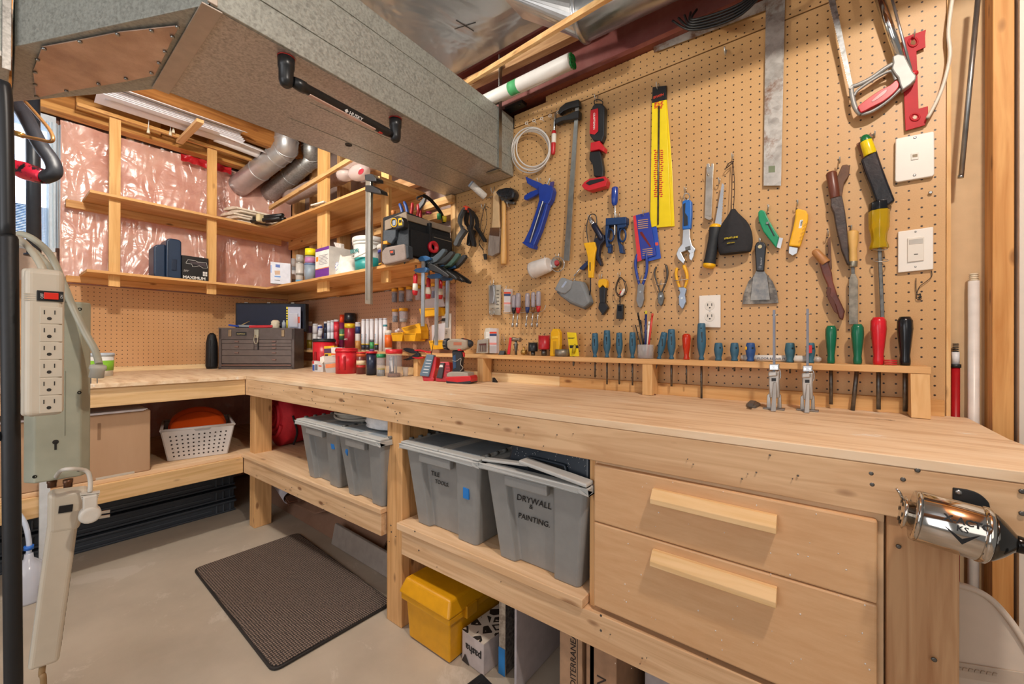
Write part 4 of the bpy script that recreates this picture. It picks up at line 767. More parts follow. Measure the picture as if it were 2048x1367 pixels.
pliers("blue handled lineman pliers, the leftmost of the three pliers",'pliers',M('#8b8784',.4,.7),M('#24429a',.35),grip([(1275,507),(1271,525),(1273,545),(1278,566),(1281,574)],4,6,5),grip([(1292,506),(1294,525),(1293,545),(1287,565),(1283,574)],4,6,5),(1281,583),'1275 570 1279 566 1284 567 1289 571 1287 585 1288 598 1284 612 1280 616 1276 612 1272 600 1274 586',(1271,560,1294,558),short='blue handled pliers')
pliers("dark bare steel diagonal cutters between the blue and the yellow pliers",'pliers',DSTEEL,M('#55504b',.4,.6),grip([(1313,533),(1309,545),(1313,562),(1318,576),(1321,586)],3,4,3),grip([(1332,529),(1335,545),(1333,560),(1326,578),(1322,586)],3,5,3),(1322,592),'1317 584 1325 583 1328 595 1325 608 1321 612 1316 605 1315 593',(1311,569,1332,567),short='bare steel cutters')
pliers("yellow handled slip joint pliers, the rightmost of the three pliers",'pliers',M('#8f97a3',.35,.8),M('#efb320',.4),grip([(1354,535),(1352,548),(1355,562),(1360,577)],4,6,5),grip([(1367,530),(1373,545),(1374,560),(1369,576)],4,7,5),(1364,596),'1356 574 1361 574 1368 574 1373 578 1370 590 1372 603 1367 615 1364 618 1358 610 1357 592 1360 585',(1348,561,1376,558),short='yellow handled pliers')
# pry bar, jab saw, pouch
hung('pry_bar','flat steel pry bar hanging above the jab saw','pry bar',[('bar',M('#b7ada0',.3,.85,var=.15),.012,.007,'1413 328 1418 326 1419 333 1422 332 1423 326 1427 327 1425 380 1423 437 1409 434 1411 380',.0006),('heel',M('#b7ada0',.3,.85,var=.15),.030,.008,'1409 430 1423 433 1423 438 1418 440 1409 436',.001)],(1418,342),'flat pry bar')
m=MB(); pts=[(1444,366)]; 
for i in range(15): y=370+i*5.7; x=1449-(y-366)*.068; pts+=[(x,y),(x-1.6,y+3.4)]
pts+=[(1439,459),(1428,457)]
t=hung('jab_saw','jab saw with a toothed steel blade and black grip with yellow ends','saw',[('blade',SILVER,.018,.0165,[0],0)] [:0]+[
 ('grip',M('#23272b',.6,bump=.1),0,0,wlathe((1432,452),(1418,532),.022,[(0,20),(.05,24),(.3,20),(.8,21),(.93,23),(1,20)])),
 ('yellow_collar',YEL,0,0,wlathe((1433,448),(1431,456),.022,[(0,14),(.4,22),(1,24)])),('yellow_butt',YEL,0,0,wlathe((1419,527),(1417,536),.022,[(0,23),(.6,24),(1,16)]))])
t.p('blade',MB().out(pts,.023,.0215),SILVER)
hook(1441,358,'jab saw blade')
BF=M('#28282b',.85,bump=.25,bs=60)
t=Thing('drawstring_pouch','black drawstring pouch with yellow lettering hanging by its cord','pouch',wy(1467,470,.03))
def pouch(u,v):
    a=u*2*PI; y=418+88*v; 
    w=[4,9,16,23,28,31,33,34,34,33,30][min(10,int(v*10))]*(1-(v*10%1))+[4,9,16,23,28,31,33,34,34,33,30][min(10,int(v*10)+1)]*(v*10%1)
    wob=1+.07*math.sin(a*7+2)*(1-v)+.03*math.sin(a*3)
    c=wy(1466+4*v,y,.030); k=mpp(c); return c+V((math.cos(a)*w*k*wob*.92,math.sin(a)*.020*min(1,w/25)*wob,0))
t.p('bag',MB().grid(pouch,48,20).prism([pouch(i/48,1) for i in range(48)],(0,0,.001)),BF)
t.p('cord',MB().tube(bez([wy(1465,322,.018),wy(1464,370,.022),wy(1463,418,.030)],4),.0012,6),M('#5b3a22',.6)); t.p('cord',MB().tube(bez([wy(1466,322,.018),wy(1469,370,.022),wy(1467,418,.030)],4),.0012,6),M('#3a2416',.6))
t.p('cord_knot',MB().tube(bez([wy(1468,322,.02),wy(1458,326,.024),wy(1452,336,.024),wy(1460,330,.026),wy(1467,323,.022)],5),.0016,6),M('#3a2416',.6))
t.text('STRAIT-LINE',wy(1448.5,478.5,.0555),X,Z,.0052,M('#e0c81e',.5),bold=.02,ext=.001); t.text('LASER LEVEL',wy(1454,487,.0555),X,Z,.003,M('#e0c81e',.5),ext=.001)
hook(1467,310,'drawstring pouch')
# putty knives
PKB=speck('#6b6c6e','#9b958b',30,.35,.65,.4,metal=.6)
hung('putty_knife','wide bladed putty knife behind the narrow one','putty knife',[('blade',speck('#7d766c','#a49b8d',12,.35,.65,.45,metal=.5,h3='#5b5550'),.009,.0078,'1510 548 1532 546 1545 562 1554 583 1557 606 1485 608 1488 585 1497 562',.0002),('tang',BKP,.014,.004,'1512 500 1530 500 1528 548 1514 548',.001)])
t=hung('putty_knife','narrow putty knife with a black riveted handle in front of the wide one','putty knife',[('blade',PKB,.016,.0148,'1513 540 1528 540 1534 552 1540 599 1501 600 1506 555',.0002),('handle',M('#1b1c20',.3),.026,.013,'1509 492 1513 484 1520 482 1528 484 1532 492 1528 542 1512 542',.003)],(1521,477),'two putty knives')
t.p('hang_hole',MB().lathe(wy(1520,493,.0258),-Y,[(0,.0062),(.0012,.0058)],16),M('#b9a77e',.3,.8)); t.p('rivet',MB().lathe(wy(1520,534,.0258),-Y,[(0,.0048),(.0008,.0045)],14),M('#5d5d60',.35,.8))
t.text('Richard',wy(1524,530,.0263),Z,-X,.0055,M('#a8a8ab',.5),shear=.3)
t=hung('utility_knife','green folding utility knife with a slider','utility knife',[('body',M('#109060',.35),.026,.006,'1516 424 1519 420 1524 419 1530 422 1534 432 1545 452 1558 473 1552 495 1540 480 1526 462 1517 440',.003),('slot',BLACK,.0265,.025,'1534 447 1537 446 1550 472 1547 472',.0003),('slider',CHROME,0,0,MB().lathe(wy(1535,446,.026),-Y,[(0,.0042),(.004,.0045)],12)),('blade',SILVER,.017,.0155,'1557 474 1566 476 1561 497 1553 494',.0002)],(1538,411),'green utility knife')
t=hung('utility_knife','yellow snap off utility knife with a steel nose','utility knife',[('body',M('#f3b71c',.35),.028,.006,'1591 420 1594 416 1612 420 1616 428 1616 440 1612 455 1600 493 1577 491 1586 455 1590 435',.004),('nose',SILVER,.022,.010,'1578 492 1596 495 1594 506 1585 511 1577 506',.001),('badge',WHITE,.0287,.028,'1600 440 1606 439 1603 456 1597 456',.0002)],(1596,402),'yellow snap off knife')
t.text('OLFA',wy(1602.2,441,.029),-Z+X*-.15,X,.0045,BLACK,bold=.02)
for k in range(5): t.p('grip_ridge',MB().out([(1611-k*2.5,446+k*8),(1614-k*2.5,447+k*8),(1608-k*2.5,453+k*8),(1606-k*2.5,451+k*8)],.0288,.0275),M('#d99a12',.4))
# framing square
SQ=galv('#b9b5ae','#9a948c',.6,.36,25,rust=.9)
t=hung('framing_square','large rusty steel framing square hanging in the upper right of the pegboard','framing square',[('blade',SQ,.012,.009,'1532 -30 1571 -45 1562 371 1527 371',.0003)])
t.p('tongue',MB().out([(1306,88),(1400,53),(1470,25),(1532,-2),(1531,20),(1308,105)],.0125,.0095),SQ)
t.p('stamp',MB().out([(1537,332),(1550,331),(1550,344),(1537,345)],.0125,.012),M('#6f7a5c',.5))
hook(1453,102,'empty spot above the pry bar',d=.03,r=.0024,drop=14)
# hacksaw
AL=M('#9d9c98',.5,.45,var=.05)
t=Thing('hacksaw','hacksaw with a silver frame and red grip at the top right of the pegboard','hacksaw',wy(1745,120,.03))
t.p('blade',MB().out([(1654,-12),(1668,-14),(1706,172),(1698,175)],.035,.0335),galv('#a5a6a6','#85857f',.85,.33,60))
t.p('back_tube',wrod((1752,-25),(1800,118),.030,15),CHROME); t.p('tension_rod',wrod((1778,-25),(1822,140),.030,4.5),SILVER)
t.p('frame_casting',MB().out(O('1785 112 1797 107 1810 110 1826 142 1833 150 1832 158 1822 168 1805 180 1800 170 1796 155 1790 148 1783 137 1786 126'),.042,.018),AL,bev=.003)
t.p('knuckle_bow',MB().tube([wy(x,y,.032) for x,y in arc([(1792,125),(1770,137),(1740,158),(1715,170),(1703,176),(1706,200),(1712,218),(1722,229)])],[.006]*28+[.005],10),AL)
t.p('inner_rim',MB().tube([wy(x,y,.032) for x,y in arc([(1722,229),(1745,222),(1775,202),(1803,176)])],.0045,10),AL)
t.p('inner_rim',MB().tube([wy(x,y,.032) for x,y in arc([(1708,192),(1716,180),(1745,160),(1772,145),(1785,143),(1790,155),(1792,160)])],.004,10),AL)
g_=t.p('grip',MB().out(arc([(1715,213),(1735,197),(1760,180),(1780,170),(1793,160),(1798,172),(1785,188),(1765,203),(1745,213),(1728,222),(1721,224)],3),.044,.022),M('#c3232b',.35),bev=.004)
t.p('grip_inset',MB().out(arc([(1742,202),(1755,190),(1770,179),(1775,180),(1770,187),(1757,197),(1745,204)],2),.0452,.043),M('#d98b8b',.3),parent=g_,bev=.0015)
t.p('tension_knob',wlathe((1812,155),(1836,144),.034,[(0,8),(.2,11),(.8,11),(1,7)]),M('#c3232b',.35)); t.p('tension_lever',MB().out(O('1806 166 1824 155 1834 152 1829 160 1812 176'),.040,.026),M('#c3232b',.35),bev=.002)
t.p('blade_pin',MB().lathe(wy(1702,175,.036),-Y,[(0,.005),(.003,.0045)],12),AL)
m=MB()
for i in range(34):
    f=.1+.88*i/34; x=1654+44*f; y=-12+187*f; m.out([(x-1.2,y-1),(x+.5,y-2),(x+.5,y+1.5)],.0352,.0337)
t.p('tooth',m,M('#d8d6d0',.3,.8))['kind']='stuff'
# red bracket
t=hung('steel_bracket','flat red painted steel bracket hanging behind the hacksaw','bracket',[('plate',M('#b81f27',.55,spec=.3),.012,.009,'1805 76 1852 59 1850 72 1851 94 1833 102 1835 150 1837 217 1856 212 1856 232 1850 250 1811 261 1808 190',.0006),('upper_ring',M('#b81f27',.55,spec=.3),0,0,ringpx(1826,84,9,9,.013,.0022)),('lower_ring',M('#b81f27',.55,spec=.3),0,0,ringpx(1830,234,9,7,.013,.0022)),('upper_hole',M('#8a5a32',.7),.0126,.012,'1821 88 1823 80 1828 79 1832 85 1829 90'),('lower_hole',M('#d8c0a8',.7),.0126,.012,'1825 235 1829 230 1834 232 1833 237 1828 238')],(1826,70),'red steel bracket')
# cables, pin, rod
t=Thing('white_cable','stiff white cable curving down over the right edge of the pegboard','cable',wy(1890,100,.02)); t.p('cord',MB().tube([wy(x,y,.022) for x,y in arc([(1908,-25),(1897,60),(1900,110),(1888,165),(1872,205),(1855,236)])],[.0042]*21,10),M('#ddd2c0',.4)); t.p('cut_end',MB().lathe(wy(1855,236,.022),wy(1855,236,.022)-wy(1872,205,.022),[(0,.0036),(.002,.003)],10),M('#8d7f6c',.6))
solo('push_pin','small steel push pin near the right edge of the pegboard','pin',MB().lathe(wy(1860,386,.0),-Y,[(0,.002),(.006,.0045),(.008,.003)],12),STEEL)
t=Thing('aluminium_rod','long round aluminium rod hanging beside the right edge of the pegboard','rod',wy(1938,200,.03)); t.p('rod',MB().rod(wy(1958,-25,.045),wy(1922,354,.03),.0052),M('#9d9c99',.35,.9,var=.15)); t.p('flat_end',wrod((1922,350),(1921,356),.03,9),STEEL)
t=Thing('wire_squiggle','short twisted black wire sticking out under the light switch','wire',wy(1845,570,.01)); t.p('wire',MB().tube([wy(x,y,.006) for x,y in arc([(1863,541),(1863,553),(1852,563),(1840,572),(1834,585),(1833,597),(1842,598),(1840,588),(1836,590),(1832,580),(1832,556)])],.0009,6),BLACK); t.p('twist',MB().tube([wy(x,y,.008) for x,y in arc([(1835,590),(1841,587),(1838,597),(1843,592),(1836,595)])],.0012,6),BLACK)
# wall plates
PLT=M('#e6e0d6',.3,var=.01); PT2=M('#ddd6ca',.35,var=.01)
def screw(t,px,py,d,r=.0035,par=None): return t.p('screw',MB().lathe(wy(px,py,d),-Y,[(0,r),(.001,r*.9),(.0014,r*.5)],12),STEEL,parent=par)
t=hung('phone_jack_plate','white wall phone plate with one jack and two screws','wall plate',[('plate',PLT,.014,.001,'1791 279 1795 276 1866 262 1869 264 1869 348 1865 352 1794 364 1790 361',.003),('jack',PT2,.016,.0135,'1822 307 1837 304 1837 318 1822 320',.0008),('socket',M('#8a7a5d',.5),.0165,.0158,'1825 309 1835 307.5 1835 313 1825 314.5',.0002,'jack')]); screw(t,1830,275,.014); screw(t,1829,350,.014)
t=hung('light_switch','white dimmer switch plate with a sensor window','light switch',[('plate',PLT,.010,.001,'1796 463 1867 453 1867 538 1796 545',.002),('rocker',PT2,.014,.0095,'1815 476 1848 472 1848 520 1815 524',.001),('sensor_window',M('#b9b4ab',.25),.0146,.0138,'1818 479 1846 476 1846 486 1818 489',.0005),('indicator',M('#5a564e',.4),.0145,.0138,'1828 507.5 1836 507 1836 508.6 1828 509.2',.0001)]); screw(t,1831,463,.0102,.0022); screw(t,1831,533,.0102,.0022)
def outlet(lab,x0,x1,y0,y1,cxs,d=.009):
    cx=(x0+x1)/2; t=Thing('outlet_plate',lab,'outlet',wy(cx,(y0+y1)/2,0)); t.p('plate',MB().out([(x0,y0+2),(x1,y0),(x1,y1),(x0,y1-1)],d,.001),PLT,bev=.002); w=(x1-x0)
    for k in cxs:
        r_=t.p('receptacle',MB().lathe(wy(cx,k,d-.0005),-Y,[(0,.0165),(.002,.016)],28),PT2); m=MB(); c=wy(cx,k,d+.0018)
        for s_ in (-.0065,.0065): m.box(c.x+s_-.0011,c.x+s_+.0011,c.y-.0004,c.y+.0004,c.z-.001,c.z+.008)
        m.lathe(c+V((0,.0003,-.007)),-Y,[(0,.0026),(.0005,.0026)],10); t.p('slot',m,M('#2b2825',.6),parent=r_)
    screw(t,cx,(y0+y1)/2,d,.0025); return t
outlet('white duplex outlet plate on the pegboard above the tall teal screwdriver',1398,1441,589,655,(611,633))
outlet('white outlet plate half hidden by the hanging bar clamps, charger plugged in',883,901,626,680,(641,664))
# sheathed knives, file, chisel-like screwdriver
LEA=speck('#2c211d','#4d3a31',20,.35,.65,.4,.2); LE2=speck('#5a3a26','#7c5539',14,.3,.7,.6,.2)
hung('sheathed_knife','knife with a brown wooden handle in a dark stitched leather sheath','knife',[
 ('belt_loop',LE2,.022,.004,'1673 356 1684 330 1694 328 1700 332 1698 350 1688 366 1684 392 1680 400 1677 380',.002),
 ('handle',M('#6b3a2a',.35),0,0,wlathe((1662,344),(1670,396),.026,[(0,14),(.06,18),(.8,17),(1,16)])),
 ('sheath',LEA,.036,.010,'1661 396 1684 390 1690 420 1694 450 1697 490 1699 530 1694 527 1683 500 1672 455 1667 425 1661 412',.003)],(1679,318),'dark stitched leather sheath')
hung('sheathed_screwdriver','green and yellow handle in a worn black leather sheath hanging tilted','sheath',[
 ('back_flap',M('#8b5a3c',.6),.014,.004,'1713 287 1720 283 1738 268 1742 264 1748 290 1760 330 1730 330',.001),
 ('handle_butt',M('#0d6a3a',.3),0,0,wlathe((1728,271),(1733,283),.030,[(0,9),(.3,15),(1,19)])),('handle',M('#e5c912',.25),0,0,wlathe((1732,282),(1741,310),.030,[(0,19),(1,21)])),
 ('sheath',speck('#15171d','#3a3030',12,.4,.7,.22,.1),.040,.008,'1721 318 1753 297 1764 330 1778 368 1791 400 1776 411 1750 399 1740 370 1730 345',.005)],(1748,268),'worn black leather sheath')
hung('antler_knife','small knife with an antler handle in a fringed brown leather sheath','knife',[
 ('handle',M('#b07a48',.45),0,0,wlathe((1628,500),(1652,526),.022,[(0,8),(.12,14),(.5,15),(1,17)])),
 ('strap',LE2,.018,.004,'1655 478 1661 472 1662 500 1664 535 1660 545 1655 520 1656 500',.001),
 ('sheath',speck('#4a2218','#7a3d2a',12,.35,.65,.35,.2),.028,.008,'1638 524 1655 520 1664 545 1666 562 1675 590 1690 622 1686 640 1678 636 1670 610 1657 590 1655 570 1645 548',.003),
 ('fringe',M('#5b2f20',.6),.030,.02,'1655 572 1662 576 1660 590 1668 600 1676 628 1668 622 1656 598 1652 585',.001)],(1656,462),'fringed leather sheath')
t=hung('wood_file','flat file with a pale wooden handle hanging by a hook','file',[('handle',M('#d9ac62',.45),0,0,wlathe((1705,461),(1706,524),.020,[(0,12),(.06,19),(.35,18),(.6,13),(.9,14),(1,15)])),('ferrule',M('#a39a86',.35,.7),0,0,wlathe((1706,522),(1706,534),.020,[(0,15),(1,14)])),('tang',DSTEEL,.021,.019,'1702 534 1709 534 1710 550 1703 550',.0002),('blade',M('#8d8577',.45,.6,var=.25,vs=60),.022,.018,'1702 548 1711 548 1716 560 1716 648 1698 648 1698 560',.0005)],(1702,452),'wood handled file')
AMB=M('#e8c21c',.12,trans=.55,var=0)
t=hung('screwdriver','large screwdriver with a clear amber and black handle hanging through a ring','screwdriver',[('butt',M('#141519',.25),0,0,wlathe((1757,402),(1758,421),.026,[(0,20),(.15,31),(1,33)],8)),('handle',AMB,0,0,wlathe((1758,421),(1758,497),.026,[(0,33),(.45,32),(.6,26),(.8,24),(.93,30),(1,30)],8)),('core',DSTEEL,0,0,wlathe((1756,455),(1757,495),.026,[(0,8),(1,9)])),('shaft',DSTEEL,0,0,MB().obox((wy(1759,494,.026)+wy(1765,640,.026))/2,(wy(1759,494,.026)-wy(1765,640,.026)).length,.0085,.0085,wy(1759,494,.026)-wy(1765,640,.026),X))])
solo('peg_ring','double steel peg ring holding the amber screwdriver','hook',MB().tube([wy(1760+15*math.cos(a),497+3*math.sin(a),.024+.012*math.sin(a)) for a in [2*PI*i/16 for i in range(16)]],.0013,6,closed=True).tube([wy(1762+15*math.cos(a),520+3*math.sin(a),.024+.012*math.sin(a)) for a in [2*PI*i/16 for i in range(16)]],.0013,6,closed=True),HOOK)
# caulking gun
CG=M('#1c3c9a',.3)
hung('caulking_gun','blue caulking gun hanging slanted beside the claw hammer','caulking gun',[
 ('half_barrel',CG,.040,.012,'1078 398 1098 400 1090 430 1080 462 1067 492 1063 493 1046 488 1047 482 1060 455 1070 425',.005),
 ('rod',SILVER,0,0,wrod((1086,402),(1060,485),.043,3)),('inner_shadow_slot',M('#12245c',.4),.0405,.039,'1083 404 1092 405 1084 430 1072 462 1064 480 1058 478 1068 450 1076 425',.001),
 ('body',CG,.042,.010,'1076 372 1090 367 1103 372 1106 380 1102 398 1096 408 1078 402',.003),('handle',CG,.036,.016,'1050 352 1058 356 1082 366 1086 376 1078 380 1066 374 1054 366',.003),
 ('trigger',CG,.034,.018,'1080 376 1082 384 1062 395 1052 400 1047 398 1048 391 1060 383',.003),('latch',M('#4a4080',.4),.03,.02,'1100 364 1107 362 1104 378 1098 376',.001),
 ('plunger',SILVER,0,0,wrod((1100,356),(1094,372),.026,3)),('end_plate',CG,.044,.010,'1044 485 1048 482 1068 490 1066 497 1058 495',.001)],(1082,357),'blue caulking gun')
# brush, hammer, roller, spring clamps, cord
BRI=speck('#7d7068','#a89b90',160,.3,.7,.8,.3,axis=(1,1,.1))
hung('paint_brush','paint brush with a pale wooden handle and taupe bristles','paint brush',[('handle',M('#d9b88a',.45),.024,.010,'986 384 990 381 997 385 997 420 998 440 999 455 983 455 985 430',.003),('ferrule',CHROME,.026,.008,'980 455 999 455 999 474 978 472',.001),('bristles',BRI,.028,.006,'978 470 999 473 997 505 990 508 984 512 976 510 975 500',.002)],(990,376),'wooden paint brush')
hung('claw_hammer','hammer with a wooden handle and its head wrapped in dark plastic','hammer',[('handle',M('#dba964',.4),0,0,wlathe((1008,402),(1007,528),.022,[(0,9),(.3,9),(.55,11),(.9,13),(1,12)])),('wrapped_head',M('#1f2125',.2,bump=.5,bs=60),.050,.005,'989 384 997 377 1010 374 1024 375 1029 384 1026 396 1014 399 1004 395 996 392',.010),('claw',DSTEEL,.030,.012,'998 395 1008 392 1020 402 1029 403 1027 408 1014 407 1004 402',.002)],(1022,404),'claw hammer',)
t=Thing('paint_roller','small dirty white paint roller on a wire frame sticking out over the pegboard','paint roller',wy(957,382,.08)); a,b=wy(940,366,.12),wy(971,394,.05); t.p('sleeve',MB().lathe(a,b-a,[(0,.013),(.004,.017),((b-a).length-.004,.017),((b-a).length,.013)],20),M('#dcd8d0',.9,bump=.5,bs=200)); t.p('end_tint',MB().lathe(a-(b-a).normalized()*.0005,b-a,[(0,.0132),(.004,.0173),(.010,.0174)],20),M('#9fb2c8',.9)); t.p('wire_frame',MB().tube(bez([b,wy(976,396,.03),wy(985,392,.01)],4),.002,7),STEEL)
SG=M('#4d5052',.5); SB=M('#1b1c1e',.5)
def sclamp(lab,cx,cy,s,d,tilt=0,mat=SG,f=wy,tip=M('#e04a2e',.5)):
    g=lambda *v:[(cx+s*(x*math.cos(tilt)-y*math.sin(tilt)),cy+s*(x*math.sin(tilt)+y*math.cos(tilt))) for x,y in O(' '.join(map(str,v)))]
    P=f(cx,cy,d); t=Thing('spring_clamp',lab,'spring clamp',P,'grey plastic spring clamps')
    t.p('left_lever',MB().out(g(-1,-40,-6,-36,-12,-20,-12,-8,-6,0,2,6,-10,26,-14,38,-18,40,-22,36,-16,18,-8,4,-12,-4,-16,-12,-15,-26,-8,-40,-3,-44),d+.012,d-.012,f),mat,bev=.002)
    t.p('right_lever',MB().out(g(1,-40,6,-36,10,-20,10,-8,4,0,8,8,14,24,18,38,22,38,22,32,16,12,12,0,14,-8,14,-24,8,-40,3,-44),d+.010,d-.010,f),SB,bev=.002)
    t.p('pivot',MB().lathe(f(*g(-1,0)[0],d+.012),-Y,[(0,.006),(.003,.005)],14),STEEL)
    t.p('pad',MB().out(g(-6,-44,-1,-47,4,-44,3,-38,-4,-38),d+.011,d-.011,f),tip,bev=.001); return t
sclamp('grey spring clamp with a red tip, front one beside the paint roller',929,455,.95,.075,.06)
sclamp('dark spring clamp with a red tip, hidden behind the front one by the roller',944,455,.85,.03,-.22,SB)
t=Thing('usb_cable','thin black cable with a usb plug hanging between the spring clamps and the brush','cable',wy(965,470,.02)); t.p('cord',MB().tube([wy(x,y,.016) for x,y in arc([(977,415),(970,412),(965,430),(960,460),(958,485),(968,500)])],.0014,6),BLACK); t.p('cord',MB().tube([wy(x,y,.02) for x,y in arc([(970,412),(974,440),(966,470),(958,486),(966,500),(969,512)])],.0014,6),BLACK); t.p('usb_plug',MB().out(O('966 508 972 507 973 518 968 519'),.022,.016),BLACK,bev=.0005); hook(971,408,'thin usb cable')
# paper roll and tin
t=Thing('paper_cup','crumpled white paper roll end hanging below the bar clamp','cup',wy(1080,535,.05)); t.p('sleeve',wlathe((1066,540),(1099,528),.045,[(0,32),(.1,34),(.9,30),(1,26)],24),M('#dcd6d0',.7,bump=.2,bs=25)); t.p('rim',wlathe((1064,541),(1068,539.5),.045,[(0,33),(1,34)],24),M('#c9c2bb',.7)); hook(1090,513,'white paper roll')
t=Thing('round_tin','round open tin with a red spool inside at the foot of the long bar clamp','tin',wy(1115,528,.03)); t.p('wall_band',MB().tube([wy(1115+13.5*math.cos(a),528+15*math.sin(a),.035) for a in [2*PI*i/28 for i in range(28)]],.0022,8,closed=True).lathe(wy(1115,528,.004),-Y,[(0,.020),(.030,.020)],28),SILVER); t.p('spool',MB().lathe(wy(1114,527,.034),V((.5,-1,.1)),[(0,.011),(.004,.011),(.006,.007),(.014,.007),(.016,.010),(.02,.010)],20),M('#a01f24',.4)); hook(1119,508,'round tin')
# tray with wrenches, bit pack, nut drivers
t=hung('hook_package','grey plastic card with small steel parts hanging left of the nut drivers','package',[('card',M('#b9b1a2',.35),.012,.004,'977 570 1001 569 1000 630 978 628',.001),('steel_arm',SILVER,.022,.012,'980 571 986 571 988 590 986 606 979 607 979 590',.001),('steel_arm',SILVER,.020,.012,'986 568 990 570 989 590 993 608 988 606 985 592',.001)],(989,560),'grey card of steel parts')
t.p('ring_end',ringpx(984,623,4.5,7,.020,.002),CHROME); t.p('small_ring',ringpx(981,634,3.3,3.3,.018,.001),CHROME)
m=MB()
for k in range(6): m.out([(993,580+k*7),(998,580+k*7),(998,582+k*7),(993,582+k*7)],.0126,.012)
t.p('print_mark',m,M('#6c665d',.5))['kind']='stuff'
def bitpack(lab,x0,x1,y0,y1,d1,d0,f=wy):
    H_=y1-y0; yy=lambda v:y0+H_*v
    t=Thing('bit_pack',lab,'drill bit pack',f((x0+x1)/2,(y0+y1)/2,d1)); q_=lambda a,b:[(x0,yy(a)),(x1,yy(a)),(x1,yy(b)),(x0,yy(b))]
    t.p('case',MB().out(q_(0,1),d1,d0,f),glass('#e6e2e6',.45,.2),bev=.001)
    t.p('label_card',MB().out(q_(.16,.70),d1-.001,d1-.002,f),M('#dcd6d8',.4)); t.p('red_band',MB().out(q_(.14,.21),d1+.0003,d1-.0008,f),M('#dd4326',.4)); t.p('blue_band',MB().out(q_(.22,.31),d1+.0003,d1-.0008,f),M('#31456f',.4)); t.p('pink_band',MB().out(q_(.58,.66),d1+.0003,d1-.0008,f),M('#d58a86',.4))
    for k in range(4): t.p('bit',MB().tube([f(x0+(x1-x0)*(.2+.2*k),yy(.74),d1-.004),f(x0+(x1-x0)*(.2+.2*k),yy(.96),d1-.004)],.0016,6),DSTEEL)
    return t
bitpack('clear pack of drill bits with a red band hanging left of the nut drivers',1008,1021,577,624,.03,.012); hook(1014,572,'clear drill bit pack')
NUT=[(1023,1033,590,624,'#191a1f',655,'black collared nut driver, leftmost of the clear handled row'),(1031,1042,586,624,'#c02a30',655,'red collared nut driver next to the black one'),(1050,1060,586,623,'#243a72',655,'blue collared nut driver in the middle of the clear handled row'),(1062,1071,584,623,'#7a5230',655,'brown collared nut driver'),(1072,1082,582,621,'#c3262c',655,'red collared nut driver, rightmost of the clear handled row')]
for x0,x1,y0,y1,col,ye,l in NUT:
    cx=(x0+x1)/2; w=x1-x0; t=Thing('nut_driver',l,'nut driver',wy(cx,y1,.035),'clear handled nut drivers in the wire rack')
    t.p('handle',wlathe((cx,y0),(cx,y1-7),.035,[(0,w*.7),(.1,w),(.8,w),(1,w*.7)],8),M('#c9c4cf',.12,trans=.5,var=0)); t.p('collar',wlathe((cx,y1-9),(cx-.5,y1+2),.035,[(0,w*.95),(.5,w*.8),(1,w*.6)],14),M(col,.35)); t.p('shaft',wrod((cx-.5,y1),(cx-3,ye-3),.035,2.8),SILVER); t.p('socket',wlathe((cx-2.6,ye-10),(cx-3,ye-1),.035,[(0,3.5),(.3,5),(1,5)],12),SILVER)
solo('wire_rack','small chrome wire rack holding the clear handled nut drivers','rack',MB().tube([wy(x,y,.03) for x,y in arc([(1006,622),(1010,626),(1030,626),(1050,624),(1070,625),(1084,622),(1090,615),(1091,610)])],.0014,7).tube([wy(x,y,.018) for x,y in arc([(1006,621),(1040,620),(1080,618)])],.0014,7).rod(wy(1040,618,.0),wy(1040,624,.03),.0013,n=6).rod(wy(1078,616,.0),wy(1078,622,.03),.0013,n=6),HOOK)
# ================================================================ on the tool rail
RZ=.9892; TEAL=M('#35637c',.5,var=.03)
def onrail(px,py,d=.045):
    p=wy(px,py,d); p.z=RZ; return p
PROF={'teal':[(0,.55),(.04,.62),(.10,.42),(.18,.60),(.35,.92),(.55,1),(.9,.86),(.97,.84),(1,.7)],
 'bulb':[(0,.7),(.05,.72),(.14,.55),(.25,.60),(.5,.85),(.8,1),(.93,.95),(1,.6)],
 'stub':[(0,.72),(.08,.76),(.16,.62),(.35,.85),(.6,1),(.9,.85),(.97,.8),(1,.6)],
 'red':[(0,.6),(.03,.68),(.10,.7),(.2,.62),(.45,.8),(.75,1),(.92,.95),(1,.65)]}
def driver(lab,cx,yt,yb,w,mat,prof,ye,sw,n=16,d=.045,cxt=None,she=DSTEEL,cxe=None,extra=None):
    a=onrail(cx,yb,d); top=wy(cxt or cx,yt,d); H=top.z-a.z; top=V((top.x,a.y,top.z)); ax=top-a; r=cr_(a,w); t=Thing('screwdriver',lab,'screwdriver',a,'screwdrivers standing in the tool rail')
    Hh=ax.length; t.p('handle',MB().lathe(a,ax,[(f*Hh,r*k) for f,k in PROF[prof]],n),mat)
    e=wy(cxe or cx,ye,d); t.p('shaft',MB().rod(a+ax*.0,V((e.x,a.y,e.z)),sw/2*mpp(a)/1.2,n=10),she)
    if prof in('teal',): t.p('hang_hole',MB().lathe(a+ax*.86+V((.1*r,-r*.78,0)),V((.1,-1,0)),[(0,r*.16),(r*.1,r*.16)],10),M('#14222c',.6)); t.p('label_strip',MB().obox(a+ax*.62+V((r*.25,-r*.90,0)),r*.34,.0012,Hh*.28,X,Y),M('#15252f',.4))
    if prof=='stub': t.p('hang_hole',MB().lathe(a+ax*.72+V((r*.5,-r*.8,0)),V((.5,-1,0)),[(0,r*.2),(r*.1,r*.2)],10),M('#14222c',.6))
    return t
